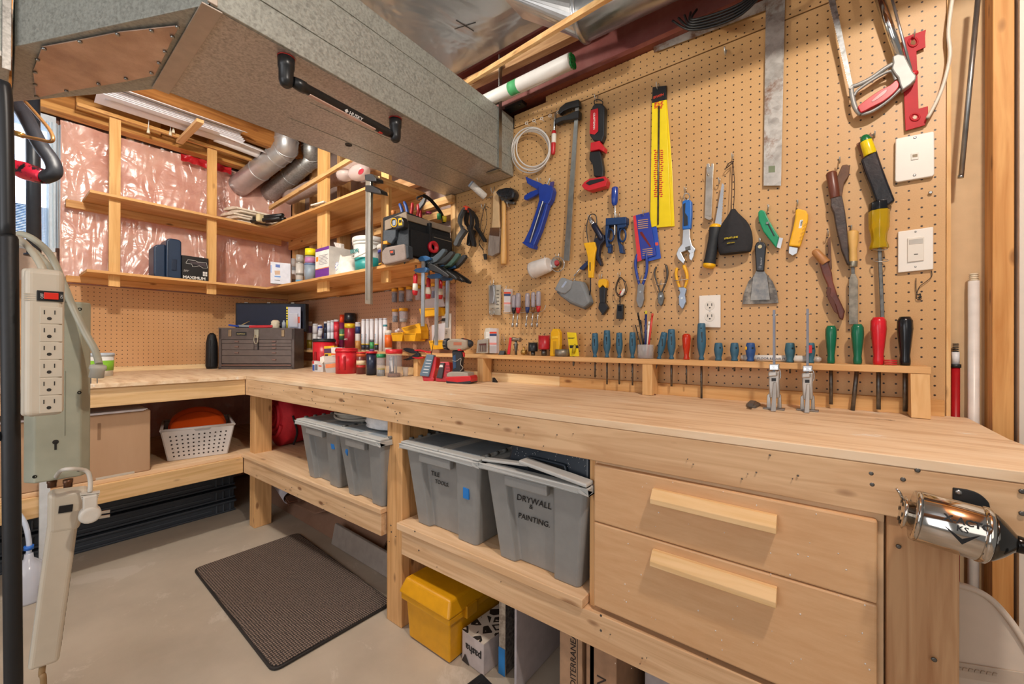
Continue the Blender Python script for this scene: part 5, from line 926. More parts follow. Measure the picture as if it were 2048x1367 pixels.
for k,(cx,yt,yb,w,l,ye) in enumerate(((1190,666,712,14,'teal screwdriver, leftmost of the four beside the yellow bit packet',754),(1214,660,712,15,'tallest teal screwdriver of the four left of the pen jar',768),(1238.5,665,712,14,'teal screwdriver, third of the four left of the pen jar',768),(1265,664,712,14,'teal screwdriver touching the left side of the pen jar',770),(1343,658,715,17,'upright paint flecked teal screwdriver beside the leaning one',772),(1403,646,706,19,'teal screwdriver held up high on its long shaft below the outlet',797))):
    driver(l,cx,yt,yb,w,TEAL,'teal',ye,4.2 if k<4 else 5)
driver('leaning teal screwdriver right of the pen jar',1318,664,714,15,TEAL,'teal',754,4,cxt=1329,cxe=1305)
ORG=M('#e2401f',.15,trans=.45,var=0)
driver('small clear orange screwdriver on the rail',1373,667,717,18,ORG,'bulb',768,3.5)
for cx,w,l,m_,ye in ((1437,19,'stubby teal screwdriver, left one of the pair near the outlet',TEAL,742),(1469,19,'stubby teal screwdriver, right one of the pair near the outlet',TEAL,742),(1501,21,'stubby bright blue screwdriver with a yellow spot',M('#2a5390',.45),742),(1580,22,'stubby teal screwdriver behind the white repair tube, between the two trigger clamps',M('#3b6d80',.5),746),(1621,20,'stubby teal screwdriver with a red label behind the right trigger clamp bar',M('#3b6d80',.5),746)):
    t=driver(l,cx,685,720,w,m_,'stub',ye,4,d=.05)
    if 'yellow' in l: p=wy(1492,696,.065); t.p('yellow_spot',MB().ball(p,.003,.002,.006),YEL)
    if 'red label' in l: t.p('red_label',MB().out([(1616,690),(1624,690),(1624,705),(1618,706)],.068,.060),M('#d62b2b',.4))
GRN2=M('#0e6a4c',.25); 
driver('dark green screwdriver, left one of the green pair',1662,651,722,24,GRN2,'red',808,8,8); driver('dark green screwdriver, right one of the green pair',1715,648,722,27,GRN2,'red',822,9,8,cxe=1705)
driver('large bright red handled screwdriver',1757,634,723,34,M('#d21f2c',.25),'red',818,9,8); driver('large black handled screwdriver at the right end of the rail',1810,633,724,34,M('#17171a',.22),'red',822,9,8)
t=Thing('red_ring','small red plastic ring lying beside the large red screwdriver','ring',onrail(1780,722,.05)); 
for k in range(3): t.p('loop',MB().tube([onrail(1781,722,.055)+V((.012*math.cos(a),.008*math.sin(a),.003+.005*k)) for a in [2*PI*i/20 for i in range(20)]],.0018,6,closed=True),RED)
# repair tube lying behind the stubby drivers
a=onrail(1484,720,.022); b=onrail(1638,722,.022); t=Thing('repair_tube','long white floor repair tube lying on the rail behind the stubby drivers','tube',a)
rr=.0105; a.z=b.z=RZ+rr; t.p('tube',MB().lathe(a,X,[(.008,rr),(b.x-a.x-.012,rr)],20),WHITE); t.p('end_cap',MB().lathe(a,X,[(-.004,rr*.5),(0,rr*.9),(.008,rr*.9)],16),glass('#d8d2cc',.7)); t.p('end_cap',MB().lathe(b,X,[(-.012,rr*.8),(0,rr*.85),(.006,rr*.4)],16),glass('#d8d2cc',.7))
t.text('FLOOR REPAIR PEN',V((a.x+.045,a.y-rr*1.02,RZ+rr-.004)),X,Z,.007,M('#2c3550',.5))
# pen jar
a=onrail(1291,714,.045); t=Thing('pen_jar','clear jar crammed with pens and pencils on the rail','jar',a); r=cr_(a,33); t.p('glass_wall',MB().lathe(a,Z,[(0,r*.9),(.002,r),(.05,r),(.052,r*.96),(.052,r*.9),(.003,r*.9)],24),glass('#dfe0e2',.35,.1)); t.p('dark_residue',MB().lathe(a+Z*.003,Z,[(0,r*.85),(.006,r*.85)],20),M('#6d2b2a',.6))
R.seed(8)
for (px,py,bx_,w,col,l) in ((1276,627,1290,5,'#1b1a1c','black pen leaning left, tallest on that side of the jar'),(1281,640,1286,4.5,'#202226','black marker pen just right of the leaning one'),(1292,622,1291,6.5,'#1e2f66','dark blue pencil standing up in the jar'),(1305,627,1298,5.5,'#d03a2e','red pencil leaning right in the jar'),(1299,643,1296,8,'#e8e2d6','cream marker pen in the jar'),(1271,650,1284,3,'#202226','thin black pen at the left rim of the jar'),(1296,660,1302,8,'#c9c5c2','translucent grey marker at the front of the jar'),(1301,650,1293,4,'#e07b2a','orange pencil at the back of the jar')):
    q_=wy(px,py,.045+R.uniform(-.01,.01)); b_=V((a.x+(bx_-1291)*mpp(a)*.6,a.y+R.uniform(-.006,.008),RZ+.006)); t2=Thing('pen',l,'pen',b_,'pens in the clear jar'); rw=w/2*mpp(a)*.75
    t2.p('barrel',MB().rod(b_,q_,rw,n=8),M(col,.35)); t2.p('tip',MB().rod(q_-(q_-b_).normalized()*.012,q_+(q_-b_).normalized()*.001,rw*1.06,n=8),M('#d8c83a' if 'dark blue' in l else col,.3))
# small things left part of the rail
def onr(px,yb,yt,wpx,d): a=onrail(px,yb,d); return a,wy(px,yt,d).z-RZ,cr_(a,wpx)
f=lambda s,d1,d0:MB().out(O(s),d1,d0)
t=Thing('bit_case','small open steel bit case with a red insert at the left of the rail','case',onrail(962,705)); t.p('case',f('952 706 975 706 976 678 971 677 955 680',.05,.03),M('#cfcfca',.25,.7),bev=.001); t.p('insert',f('957 703 972 703 972 686 958 687',.0515,.049),M('#5a3030',.5))
for k in range(4): t.p('bit',f(f'{958.5+k*3.4} 703 {960.5+k*3.4} 703 {960.5+k*3.4} 690 {958.5+k*3.4} 690',.054,.050),SILVER)
t=Thing('bit_holder','pale grey plastic bit holder standing behind the clear bit pack','holder',onrail(976,705,.03)); t.p('holder',f('970 706 982 706 984 662 980 655 971 656 968 665',.032,.012),M('#cfc7ba',.4),bev=.001); t.p('cap',f('972 663 982 663 981 676 972 676',.034,.031),M('#ece8e0',.3))
bitpack('clear pack of drill bits with a red band standing on the rail',979,993,656,706,.062,.045)
t=Thing('card_pack','cream card pack leaning behind the clear bit pack on the rail','pack',onrail(995,705,.03)); t.p('card',f('988 706 997 706 998 668 990 667',.040,.036),M('#e3dccf',.5)); t.p('red_corner',f('990 706 996 706 996 692',.0406,.039),RED)
a,H,r=onr(1005,707,670,16,.05); t=Thing('binder_clip','black binder clip with upright wire arms on the rail','clip',a); t.p('spring_body',MB().prism([(a.x-.016,a.y-.012,RZ),(a.x-.016,a.y+.012,RZ),(a.x-.016,a.y+.002,RZ+.020),(a.x-.016,a.y-.002,RZ+.020)],(.032,0,0)),M('#16181b',.35),bev=.001); t.p('wire_arm',MB().tube([wy(1000,690,.055),wy(1003,672,.055),wy(1006,668,.055),wy(1008,674,.055),wy(1008,690,.055)],.0008,6),CHROME); t.p('wire_arm',MB().tube([wy(1001,690,.045),wy(1004,670,.04),wy(1008,668,.04),wy(1009,690,.045)],.0008,6),CHROME)
solo('red_stick','thin red plastic stick leaning against the binder clip','stick',f('1014 708 1019 708 1023 675 1019 674',.060,.055),M('#cf2a34',.35),bev=.0005)
t=Thing('tack_hammer','tiny old steel hammer standing on the rail','hammer',onrail(1032,708,.05)); t.p('handle',wlathe((1032,709),(1032,682),.05,[(0,5),(.3,4.5),(.5,7),(.8,7),(1,4)]),DSTEEL); t.p('head',wlathe((1024,678),(1041,679),.05,[(0,8),(.3,9),(.7,6),(.85,9),(1,9)]),M('#8b7d6c',.4,.6))
t=Thing('brass_fitting','small brass fitting on the rail','fitting',onrail(1047,710)); t.p('nut',wlathe((1044,704),(1052,704),.04,[(0,10),(1,10)],6),M('#b58f4d',.35,.6)); t.p('stem',wlathe((1048,710),(1048,693),.04,[(0,5),(1,4)]),M('#b58f4d',.35,.6))
def holesaw(lab,cx,yb,yt,w,col,arb,d=.05):
    a,H,r=onr(cx,yb,yt,w,d); t=Thing('hole_saw',lab,'hole saw',a); t.p('arbor',MB().lathe(a,Z,[(0,r*.45),(H*.3,r*.45)],6),DSTEEL); t.p('cup',MB().lathe(a+Z*H*.3,Z,[(0,r*.95),(H*.05,r),(H*.62,r),(H*.62,r*.9),(H*.3,r*.85)],24),col); t.p('pilot_bit',MB().lathe(a+Z*H*.4,Z,[(0,.0018),(H*.62,.0018)],8),DSTEEL)
    for k in range(12): pass
    m=MB(); 
    for k in range(20): q_=2*PI*k/20; c=a+V((math.cos(q_)*r,math.sin(q_)*r,H*.93)); m.prism([c+V((-math.sin(q_),math.cos(q_),0))*.0016,c-V((-math.sin(q_),math.cos(q_),0))*.0016,c+Z*.003],V((math.cos(q_),math.sin(q_),0))*-.001)
    t.p('tooth',m,col)['kind']='stuff'; return t
holesaw('small black hole saw on the rail',1066,711,683,19,M('#25272b',.4,.3),1); holesaw('red hole saw with pilot bit beside the yellow stud finder',1088,713,668,23,M('#b5202a',.35),1)
t=Thing('stud_finder','yellow stud finder standing upright on the rail','stud finder',onrail(1109,712)); t.p('body',f('1099 712 1117 712 1119 690 1119 664 1115 657 1105 657 1101 664 1100 690',.060,.036),M('#eeb615',.35),bev=.004); t.p('recess',f('1106 708 1112 708 1113 682 1106 682',.0606,.058),M('#cf9a0c',.4),bev=.001); t.p('button',f('1103 672 1115 671 1116 676 1103 677',.063,.059),M('#f6c93a',.3),bev=.001)
a,H,r=onr(1124,713,698,29,.055); t=Thing('hole_saw','low grey hole saw ring lying flat before the yellow bit packet','hole saw',a); t.p('ring',MB().lathe(a,Z,[(0,r),(H,r),(H,r*.9),(.001,r*.9)],28),speck('#6a665d','#9c9484',40,.35,.65,.4,metal=.5)); t.p('hub',MB().lathe(a,Z,[(0,r*.3),(H*.7,r*.3)],6),DSTEEL)
t=Thing('bit_packet','yellow carded drill bit packet leaning on the rail','packet',onrail(1147,712)); t.p('card',f('1140 712 1158 712 1152 665 1134 664',.052,.049),M('#f0d41a',.35)); t.text('DEWALT',wy(1136.5,677,.0525),X,Z,.0052,BLACK,bold=.03); t.p('dark_band',f('1139 690 1156 690 1157 696 1139.5 696',.0527,.052),BLACK); t.p('bit',wlathe((1147,706),(1150,688),.056,[(0,6),(.5,8),(1,3)],8),M('#b9a21c',.4))
solo('drill_bit','single dark drill bit poking down through the rail under the yellow packet','drill bit',wlathe((1147,712),(1147,732),.06,[(0,4),(.9,4),(1,1)],8),DSTEEL)
# ================================================================ trigger clamps and bits on the bench
def trig(lab,cx,ybase,ytop,col):
    B=wz(cx,ybase-8,.8574); d=-B.y; g=lambda x,y,dd=0:wy(cx+x,y,d+dd); t=Thing('trigger_clamp',lab,'clamp',B); k=mpp(B)
    F_=lambda pts,d1,d0:MB().out([(cx+x,ybase+y) for x,y in pts],d+d1,d+d0)
    t.p('bar',MB().out([(cx-2.5,ytop),(cx+2.5,ytop),(cx+2.5,ybase-60),(cx-2.5,ybase-60)],d+.006,d-.002),M('#7d7e86',.42,.5)); t.p('stop_pin',MB().lathe(wy(cx-4,ytop+11,d+.003),X,[(0,.0018),(.014,.0018)],8),STEEL)
    t.p('head_block',F_([(-10,-98),(10,-98),(10,-86),(-10,-86)],.016,-.010),SILVER,bev=.002)
    for s_ in (-5,5): t.p('screw',MB().lathe(g(s_,ybase-92,.016),-Y,[(0,.004),(.003,.0035)],10),CHROME)
    t.p('spring_wire',MB().tube([g(x,ybase+y,.004) for x,y in arc([(10,-90),(13,-82),(13,-72),(10,-64),(9,-40)])],.0012,6),CHROME)
    t.p('housing',F_([(-11,-84),(11,-84),(10,-60),(11,-30),(-9,-30),(-11,-60)],.014,-.012),M(col,.4,.55,bump=.05),bev=.003); t.p('knob',F_([(-12,-82),(6,-84),(6,-74),(-12,-73)],.024,.006),M(col,.35,.6),bev=.003); t.p('housing_slot',F_([(-5,-70),(4,-70),(4,-64),(-5,-64)],.0146,.012),BLACK)
    t.p('lever',MB().prism([g(-2,ybase-62,.016),g(5,ybase-62,.016),g(4,ybase-4,.050),g(-7,ybase-4,.050)],V((0,.006,0))),M(col,.3,.7),bev=.0015)
    for s_ in (-1,1): t.p('foot_bracket',F_([(s_*8,-42),(s_*14,-36),(s_*15,-10),(s_*6,-10)][::s_],.004,-.004),STEEL,bev=.001)
    t.p('foot_plate',MB().box(B.x-26*k*.7,B.x+26*k*.7,B.y-.012,B.y+.016,.8574,.8615),M('#8b8784',.4,.7),bev=.001); return t
trig('left one of two standing steel trigger clamps on the bench',1548,826,619,'#b3afa9'); trig('right one of two standing steel trigger clamps on the bench',1615,829,617,'#b8b4ae')
solo('metal_scrap','small crumpled grey metal piece on the bench left of the trigger clamps','scrap',MB().prism([wz(a_,b_,.8575) for a_,b_ in ((1492,812),(1500,805),(1512,806),(1521,811),(1512,816),(1500,816))],(0,0,.008)).prism([wz(a_,b_,.865) for a_,b_ in ((1494,812),(1500,806),(1508,808),(1504,814))],(.003,.003,.010)),M('#6e6a66',.5,.4,bump=.3),bev=.0015)
for px,py,l in ((990,764,'small black spring clip on the bench by the rail support nearest the drill'),(1303,789,'small rust coloured folded sandpaper by the middle rail support'),(833,751,'small black clip on the bench behind the charger')):
    c=wz(px,py,.8574); c.y=max(c.y,-.075) if px!=833 else c.y; m=MB().hexa([c+V((-.012,-.006,0)),c+V((.016,-.006,0)),c+V((.016,.006,0)),c+V((-.012,.006,0))],[c+V((-.012,-.006,.022)),c+V((-.006,-.006,.022)),c+V((-.006,.006,.022)),c+V((-.012,.006,.022))]); solo('sandpaper_fold' if px==1303 else 'spring_clip',l,'sandpaper' if px==1303 else 'clip',m,M('#7a4636' if px==1303 else '#1c1c1e',.6),bev=.001)
# ================================================================ drill, chargers, cutters
def PL(P0,n): 
    n=V(n).normalized(); P0=V(P0)
    def g(px,py,d=0):
        r_=ray(px,py); return CAM+r_*(((P0+n*d)-CAM).dot(n)/r_.dot(n))
    return g,n
def outp(pl,pts,d1,d0,m=None):
    g,n=pl; return (m or MB()).prism([g(x,y,d1) for x,y in pts],n*(d0-d1))
DP=PL((2.17,-.19,.857),(.30,-1,0)); t=Thing('cordless_drill','cordless drill driver standing on its red battery at the middle of the bench','drill',(2.17,-.19,.857))
TAN=M('#9b8d7b',.5); RB=M('#20242b',.55)
t.p('battery',outp(DP,O('891 755 896 753 940 751 942 757 941 765 912 769 894 765'),.036,-.036),M('#c5222b',.35),bev=.003); t.p('battery_foot',outp(DP,O('892 761 915 764 941 761 941 766 912 769 893 767'),.0365,-.037),RB,bev=.001); t.p('battery_top',outp(DP,O('893 747 900 743 917 743 935 745 937 753 915 755 893 753'),.032,-.032),M('#a39d92',.5),bev=.003)
t.p('grip',outp(DP,O('903 700 922 700 924 712 922 722 921 735 924 745 903 745 905 732 904 718'),.017,-.017),RB,bev=.007); t.p('grip_panel',outp(DP,O('905 712 911 708 912 735 906 738'),.0185,.016),M('#26466b',.5),bev=.001,parent=None)
t.p('motor_housing',outp(DP,O('893 681 900 677 920 677 934 680 934 696 922 700 900 700 893 695'),.027,-.027),TAN,bev=.008); g,n=DP; a=g(889,688,0); b=g(948,687,0); dd=(b-a).normalized(); k=mpp(a)
t.p('rear_cap',MB().lathe(a,dd,[(0,8*k),(.004,11*k),(.022,12*k),(.026,11*k)],20),RB); m=MB()
for q_ in range(10): an=2*PI*q_/10; c=a+dd*.012+(n*math.cos(an)+Z*math.sin(an))*11.7*k; m.obox(c,.014,.003,.002,dd,(n*math.cos(an)+Z*math.sin(an)).cross(dd))
t.p('vent',m,M('#8d867a',.5)); c_=g(930,687,0); t.p('clutch_ring',MB().lathe(c_-dd*.006,dd,[(0,10*k),(.010,10.5*k),(.011,9*k)],24),M('#8f2b30',.4)); t.p('gear_case',MB().lathe(c_-dd*.014,dd,[(0,11.5*k),(.010,11*k)],24),RB); t.p('chuck',MB().lathe(c_+dd*.005,dd,[(0,9*k),(.012,8.5*k),(.026,7*k),(.034,4.5*k),(.036,3*k)],20),RB)
t.p('trigger',outp(DP,O('922 703 928 705 928 712 923 716'),.006,-.006),M('#d2302a',.35),bev=.001); t.p('selector',outp(DP,O('915 697 921 697 921 701 915 701'),.0285,-.0285),M('#c72a26',.35),bev=.001); t.p('cord_loop',MB().tube([g(x,y,.018) for x,y in arc([(904,720),(912,722),(922,716),(921,728),(926,735),(920,742)])],.0012,6),M('#b9b1a3',.6)); t.p('label',outp(DP,O('907 684 923 684 923 690 907 690'),.0278,.0265),M('#b06a4e',.4))
def charger(lab,C,nrm,panel,red,txt,base,wid):
    pl_=PL(C,nrm); g,n=pl_; t=Thing('battery_charger',lab,'charger',C); t.p('body',outp(pl_,O(red),.0,-.055),M('#cc1f2b',.35),bev=.004); t.p('face_panel',outp(pl_,O(panel),.012,-.02),M(txt,.4),bev=.003); t.p('base',outp(pl_,O(base),.004,-.06),M('#b91a26',.4),bev=.003); return t,pl_
t,pl_=charger('red battery charger with a blue grey data panel leaning back, left of the other charger',(2.0,-.215,.857),(.5,-1,.15),'839 748 853 708 868 709 857 753 840 751','843 752 856 709 873 713 871 735 866 758 848 760','#5d7386','845 753 868 755 867 763 846 761',0)
m=MB()
for k in range(5): outp(pl_,[(845.5+(4-k)*1.9,743-(4-k)*6),(856+(4-k)*1.9,744-(4-k)*6),(855.5+(4-k)*1.9,745.5-(4-k)*6),(845+(4-k)*1.9,744.5-(4-k)*6)],.0126,.011,m)
t.p('print_line',m,M('#c9d0d6',.5))['kind']='stuff'; 
t.p('cord',MB().tube([pl_[0](862,709,.0)]+[wy(x,y,d_) for x,y,d_ in ((865,698,.12),(867,680,.09),(872,655,.05),(878,642,.03),(886,639,.02))],.0018,7),BLACK); t.p('plug',MB().obox(wy(889,639,.018),.028,.020,.016,X,Y),BLACK,bev=.003)
t,pl_=charger('smaller red battery charger with a dark label between the other charger and the drill',(2.09,-.20,.857),(.5,-1,.1),'872 755 880 725 889 725 884 757','871 757 880 723 898 723 901 738 898 762 874 761','#3a3438','871 752 899 754 899 763 871 762',0)
t.p('white_label',outp(pl_,O('878 734 886 734 885 729 880 729'),.0126,.011),WHITE)
m=MB()
for k in range(4): outp(pl_,[(892,730+k*6),(899,730+k*6),(899,733+k*6),(892,733+k*6)],.002,-.002,m)
t.p('vent_rib',m,M('#8f1420',.4))
t=Thing('cable_cutters','cutters with black jaws and red grips lying on the front edge of the rail','cutters',wy(828,706,.10)); t.p('jaw',MB().out(O('804 697 812 695 822 697 832 702 836 707 822 706 812 703'),.112,.098),RB,bev=.002); t.p('jaw',MB().out(O('804 719 814 716 826 709 836 705 838 712 826 717 814 720'),.110,.096),RB,bev=.002); t.p('grip',MB().tube([wy(x,y,.106) for x,y in arc([(825,702),(838,700),(852,703),(862,704)])],.005,10),RED); t.p('grip',MB().tube([wy(x,y,.106) for x,y in arc([(826,714),(838,716),(848,714)])],.005,10),RED)
# ================================================================ jars, bins and plates left of the big pegboard
LY=M('#e0a023',.4); CJ=glass('#cfd0dc',.35,.12)
def pegjar(lab,x0,x1,y0,yl,y1,fill=None,d=.035,grp='clear jars screwed under yellow lids'):
    cx=(x0+x1)/2; top=wy(cx,y0,d); r=cr_(top,x1-x0); k=mpp(top); t=Thing('hardware_jar',lab,'jar',top,grp); hl=(yl-y0)*k; H=(y1-y0)*k
    t.p('lid',MB().lathe(top,-Z,[(0,r),(.001,r*1.03),(hl,r*1.03)],20),LY); t.p('jar_body',MB().lathe(top-Z*hl,-Z,[(0,r*.92),(.003,r*.96),(H-hl-.003,r*.92),(H-hl,r*.8)],20),CJ)
    if fill: t.p('contents',MB().lathe(top-Z*(H-.001),Z,[(0,r*.78),((H-hl)*fill[1],r*.84),((H-hl)*fill[1]+.003,r*.4)],14),M(fill[0],.4,.5,bump=1,bs=200,var=.4,vs=200))
    return t
pegjar('jar full of dark screws, leftmost in the upper row of yellow lidded jars',783,795,577,583,604,('#3b3f48',.85)); pegjar('jar with blue grey bits, second in the upper row of yellow lidded jars',797,809,575,581,603,('#5a6c8c',.7)); pegjar('nearly empty jar, third in the upper row of yellow lidded jars',812,826,573,579,602,('#8c8794',.15))
pegjar('empty jar behind the first red clamp handle, upper row',830,842,571,577,600); pegjar('jar with a blue label between two hanging bar clamps, upper row',862,873,567,573,596,('#2c51a8',.6)); pegjar('empty jar at the right end of the upper row',878,890,565,571,594)
pegjar('jar of black plastic parts in the lower row of jars',784,797,618,623,644,('#1d1f22',.55)); pegjar('jar of shiny silver bolts in the lower row of jars',798,816,616,622,644,('#c2c4c2',.3))
def lbin(lab,pts,d1,d0,inner):
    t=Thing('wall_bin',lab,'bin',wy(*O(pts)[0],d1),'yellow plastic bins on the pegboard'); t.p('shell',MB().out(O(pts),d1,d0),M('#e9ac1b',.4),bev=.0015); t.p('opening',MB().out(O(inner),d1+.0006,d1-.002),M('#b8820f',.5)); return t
lbin('small yellow bin with clear packets, left of the bigger pair',"782 666 806 664 804 682 785 682",.075,.004,'784 667 804 665.5 804 668 785 669')
lbin('yellow bin tipped forward above another yellow bin',"802 655 838 646 842 660 842 677 830 680 810 668",.06,.004,'805 656 830 650 834 655 812 662'); lbin('lower yellow bin of the overlapping pair',"806 666 832 666 829 682 809 682",.095,.02,'808 667 830 667 829 669 809 669')
lbin('upper yellow bin with grey strips, between two bar clamps',"838 617 878 614 875 630 842 634",.06,.004,'841 619 875 616 874 619 842 621'); lbin('yellow bin at the right holding a clear packet, left of the drill',"857 681 892 679 889 697 862 699",.07,.004,'860 682.5 890 681 889 684 861 685')
for s_,l in (('863 650 890 645 888 684 864 688','silvery clear packet standing in the right yellow bin'),('844 600 884 592 890 612 846 618','clear zip bag hanging above the upper yellow bin')): solo('clear_packet',l,'packet',MB().out(O(s_),.045,.040),glass('#ddd9df',.6,.08),bev=.001)
tag(MB().ball(wy(793,662,.06),.012,.010,.010).ball(wy(797,659,.06),.008,.008,.008).build('small_packet',glass('#efeaf5',.7,.05)),'crinkled clear packet poking out of the small left yellow bin','packet')
# F clamps on the shelf end
CB=M('#2f5e8e',.4)
def fclamp(lab,bx0,by0,by1,hx,hy0,hy1,d):
    t=Thing('bar_clamp',lab,'clamp',wy(bx0,by0,d),'small bar clamps gripping the shelf end'); t.p('bar',MB().out([(bx0,by0),(bx0+6,by0),(bx0+4.5,by1),(bx0-1.5,by1)],d+.003,d-.003),M('#b9c4cc',.35,.8)); t.p('fixed_jaw',MB().out([(bx0-9,by0+2),(bx0-2,by0-4),(bx0+8,by0-5),(bx0+16,by0-2),(bx0+16,by0+3),(bx0+6,by0+6),(bx0-8,by0+6)],d+.007,d-.007),CB,bev=.0015)
    t.p('sliding_jaw',MB().out([(hx-3,by0+24),(hx+6,by0+20),(bx0+8,by0+18),(bx0+12,by0+22),(bx0+8,by0+28),(hx+5,by0+29)],d+.008,d-.008),CB,bev=.0015); t.p('screw',wrod((hx+3,by0+14),(hx+2,hy0+2),d,3.5),STEEL); t.p('handle',wlathe((hx+2,hy0),(hx+1,hy1),d,[(0,6),(.1,9),(.4,8),(.85,11),(1,8)]),M('#c4202c',.3)); t.p('label_band',wlathe((hx+1.5,hy0+.45*(hy1-hy0)),(hx+1.2,hy1-7),d,[(0,9.8),(1,10.6)]),M('#e4dccb',.5)); return t
fclamp('small bar clamp nearest the shelf corner, with the lowest hanging red handle',843,516,652,829,548,590,.27); fclamp('middle one of three small bar clamps on the shelf end, its bar hanging lowest',870,528,690,855,556,597,.20); fclamp('small bar clamp on the shelf end nearest the wall',892,532,655,879,560,598,.13)
# ganged spring clamps pinching the shelf end
def lclamp(lab,x,y,d,col):
    g=lambda v:[(x+a,y+b) for a,b in O(v)]; t=Thing('spring_clamp',lab,'spring clamp',wy(x,y,d),'spring clamps pinched on the shelf end'); t.p('upper_lever',MB().out(g('-18 2 -8 -4 4 -6 14 -14 22 -22 27 -22 28 -17 20 -6 10 4 0 8 -14 8'),d+.010,d-.008),col,bev=.003); t.p('lower_lever',MB().out(g('-18 12 -6 6 6 10 18 18 30 26 36 32 34 36 28 34 14 26 0 22 -14 20'),d+.010,d-.008),SB,bev=.003); t.p('pivot',MB().lathe(wy(x-4,y+6,d+.010),-Y,[(0,.006),(.003,.005)],12),STEEL); return t
for k,(x,y,d,col,c) in enumerate(((862,519,.25,'#46535c','blue grey'),(878,524,.20,'#33373a','dark grey'),(890,528,.15,'#3c5a50','green grey'),(903,531,.10,'#2b2d30','black'))): lclamp(c+' spring clamp pinched on the lower wall shelf end, '+['nearest the room','second from the room','third from the room','nearest the wall'][k],x,y,d,M(col,.45))
# long aluminium bar clamp on the shelf edge
t=Thing('bar_clamp','long aluminium bar clamp hanging in front of the wall shelves by its black jaws','clamp',wy(735,380,.33)); t.p('bar',MB().out(O('731 356 741 356 740 608 730 607'),.338,.322),M('#b8b5a8',.35,.75),bev=.001); t.p('bar_groove',MB().out(O('733 370 735.5 370 734.5 600 732 600'),.3385,.337),M('#98958a',.4,.7)); t.p('fixed_jaw',MB().out(O('729 349 742 347 752 356 752 362 742 362 730 360'),.345,.30),M('#2a2d31',.5),bev=.002); t.p('sliding_jaw',MB().out(O('730 370 742 370 760 380 761 387 742 384 730 382'),.345,.30),M('#1d1f22',.5),bev=.002)
# ================================================================ cans, tubes and jars in the corner of the bench
def cyl(name,lab,cat,P,r,H,bands,group=None,n=24,sq=1,ax=Z):
    t=Thing(name,lab,cat,P,group)
    for nm,f0,f1,k0,k1,m in bands: t.p(nm,MB().lathe(V(P)+V(ax)*H*f0,ax,[(0,r*k0),(H*(f1-f0),r*k1)],n),m)
    return t
def railtube(name,lab,cat,cx,yt,w,bands,d=.045,lean=0,group=None):
    p=wy(cx,yt,d); H=p.z-RZ; P=V((p.x,p.y,RZ)); r=min(cr_(p,w),d-.003,.088-d) if d<.08 else cr_(p,w); ax=V((lean,0,1)).normalized()
    return cyl(name,lab,cat,P,r,H,bands,group,ax=ax),P,r,H
def mk(h,r=.35): return M(h,r,var=.05)
TUB=lambda a,b,c:[('tube',0,.93,1,1,mk(a)),('end_plug',.93,1,.96,.96,mk('#dcdce2')),('label_band',.05,.35,1.01,1.01,mk(b)),('label_band',.6,.85,1.01,1.01,mk(c))]
railtube('caulk_tube','yellow and purple adhesive tube, leftmost behind the red can with black lid','tube',619,643,11,TUB('#cfc7b8','#8f7a22','#5f4878'))
railtube('glue_tube','white squeeze tube with a red stripe behind the red can with black lid','tube',630,647,11,TUB('#e2e0e0','#c9d8c8','#d9d4d8'),lean=.03)
railtube('glue_tube','white and grey slanted tube leaning next to the blue one','tube',636,655,9,TUB('#d9d8dd','#c9302f','#c4c4cc'),lean=.25,d=.055)
railtube('glue_tube','bright blue squeeze tube leaning among the white tubes','tube',643,649,10,TUB('#1f3fa8','#16307f','#2346b8'),lean=-.12,d=.04)
railtube('caulk_tube','navy and cream tube behind the red can with black lid','tube',651,643,7,TUB('#26344f','#b3a171','#1b2740'))
railtube('caulk_tube','white caulk tube with pale blue lettering, left of the red tube','tube',658,641,8,TUB('#dfe3ec','#7fb6d6','#cfd6e6')); railtube('caulk_tube','second white caulk tube with pale blue lettering, touching the red tube','tube',665,640,8,TUB('#dcdfe8','#86bcd8','#d3cfe0'))
railtube('caulk_tube','red caulk tube with a dark band left of the orange capped can','tube',673,639,11,TUB('#c9283a','#b31f30','#e04450'))
t,P,r,H=railtube('spray_can','slim purple spray can with an orange red cap','spray can',684,629,10.5,[('can',0,.78,1,1,mk('#7a2350')),('cap',.78,1,.98,.86,mk('#f0502a')),('label_band',.3,.6,1.01,1.01,mk('#4d7d5a')),('logo_dot',.40,.46,1.02,1.02,mk('#d8d46a'))])
t,P,r,H=railtube('spray_can','large dark red spray can with a wide black cap, tallest on the bench','spray can',700,626,23,[('can',0,.74,.96,.96,mk('#8e2f33')),('cap',.74,1,1,.98,mk('#12151c')),('label_band',.1,.7,.965,.965,mk('#9b2236')),('yellow_patch',.6,.72,.972,.972,mk('#e0c020'))])
t.text('ANTS',V((P.x-.012,P.y-r*.99,P.z+H*.28)),X,Z,.012,WHITE)
railtube('caulk_tube','clear sealant tube with colourful label right of the black capped can','tube',716,644,11,TUB('#d6d0ca','#c08a4a','#2c3d72'))
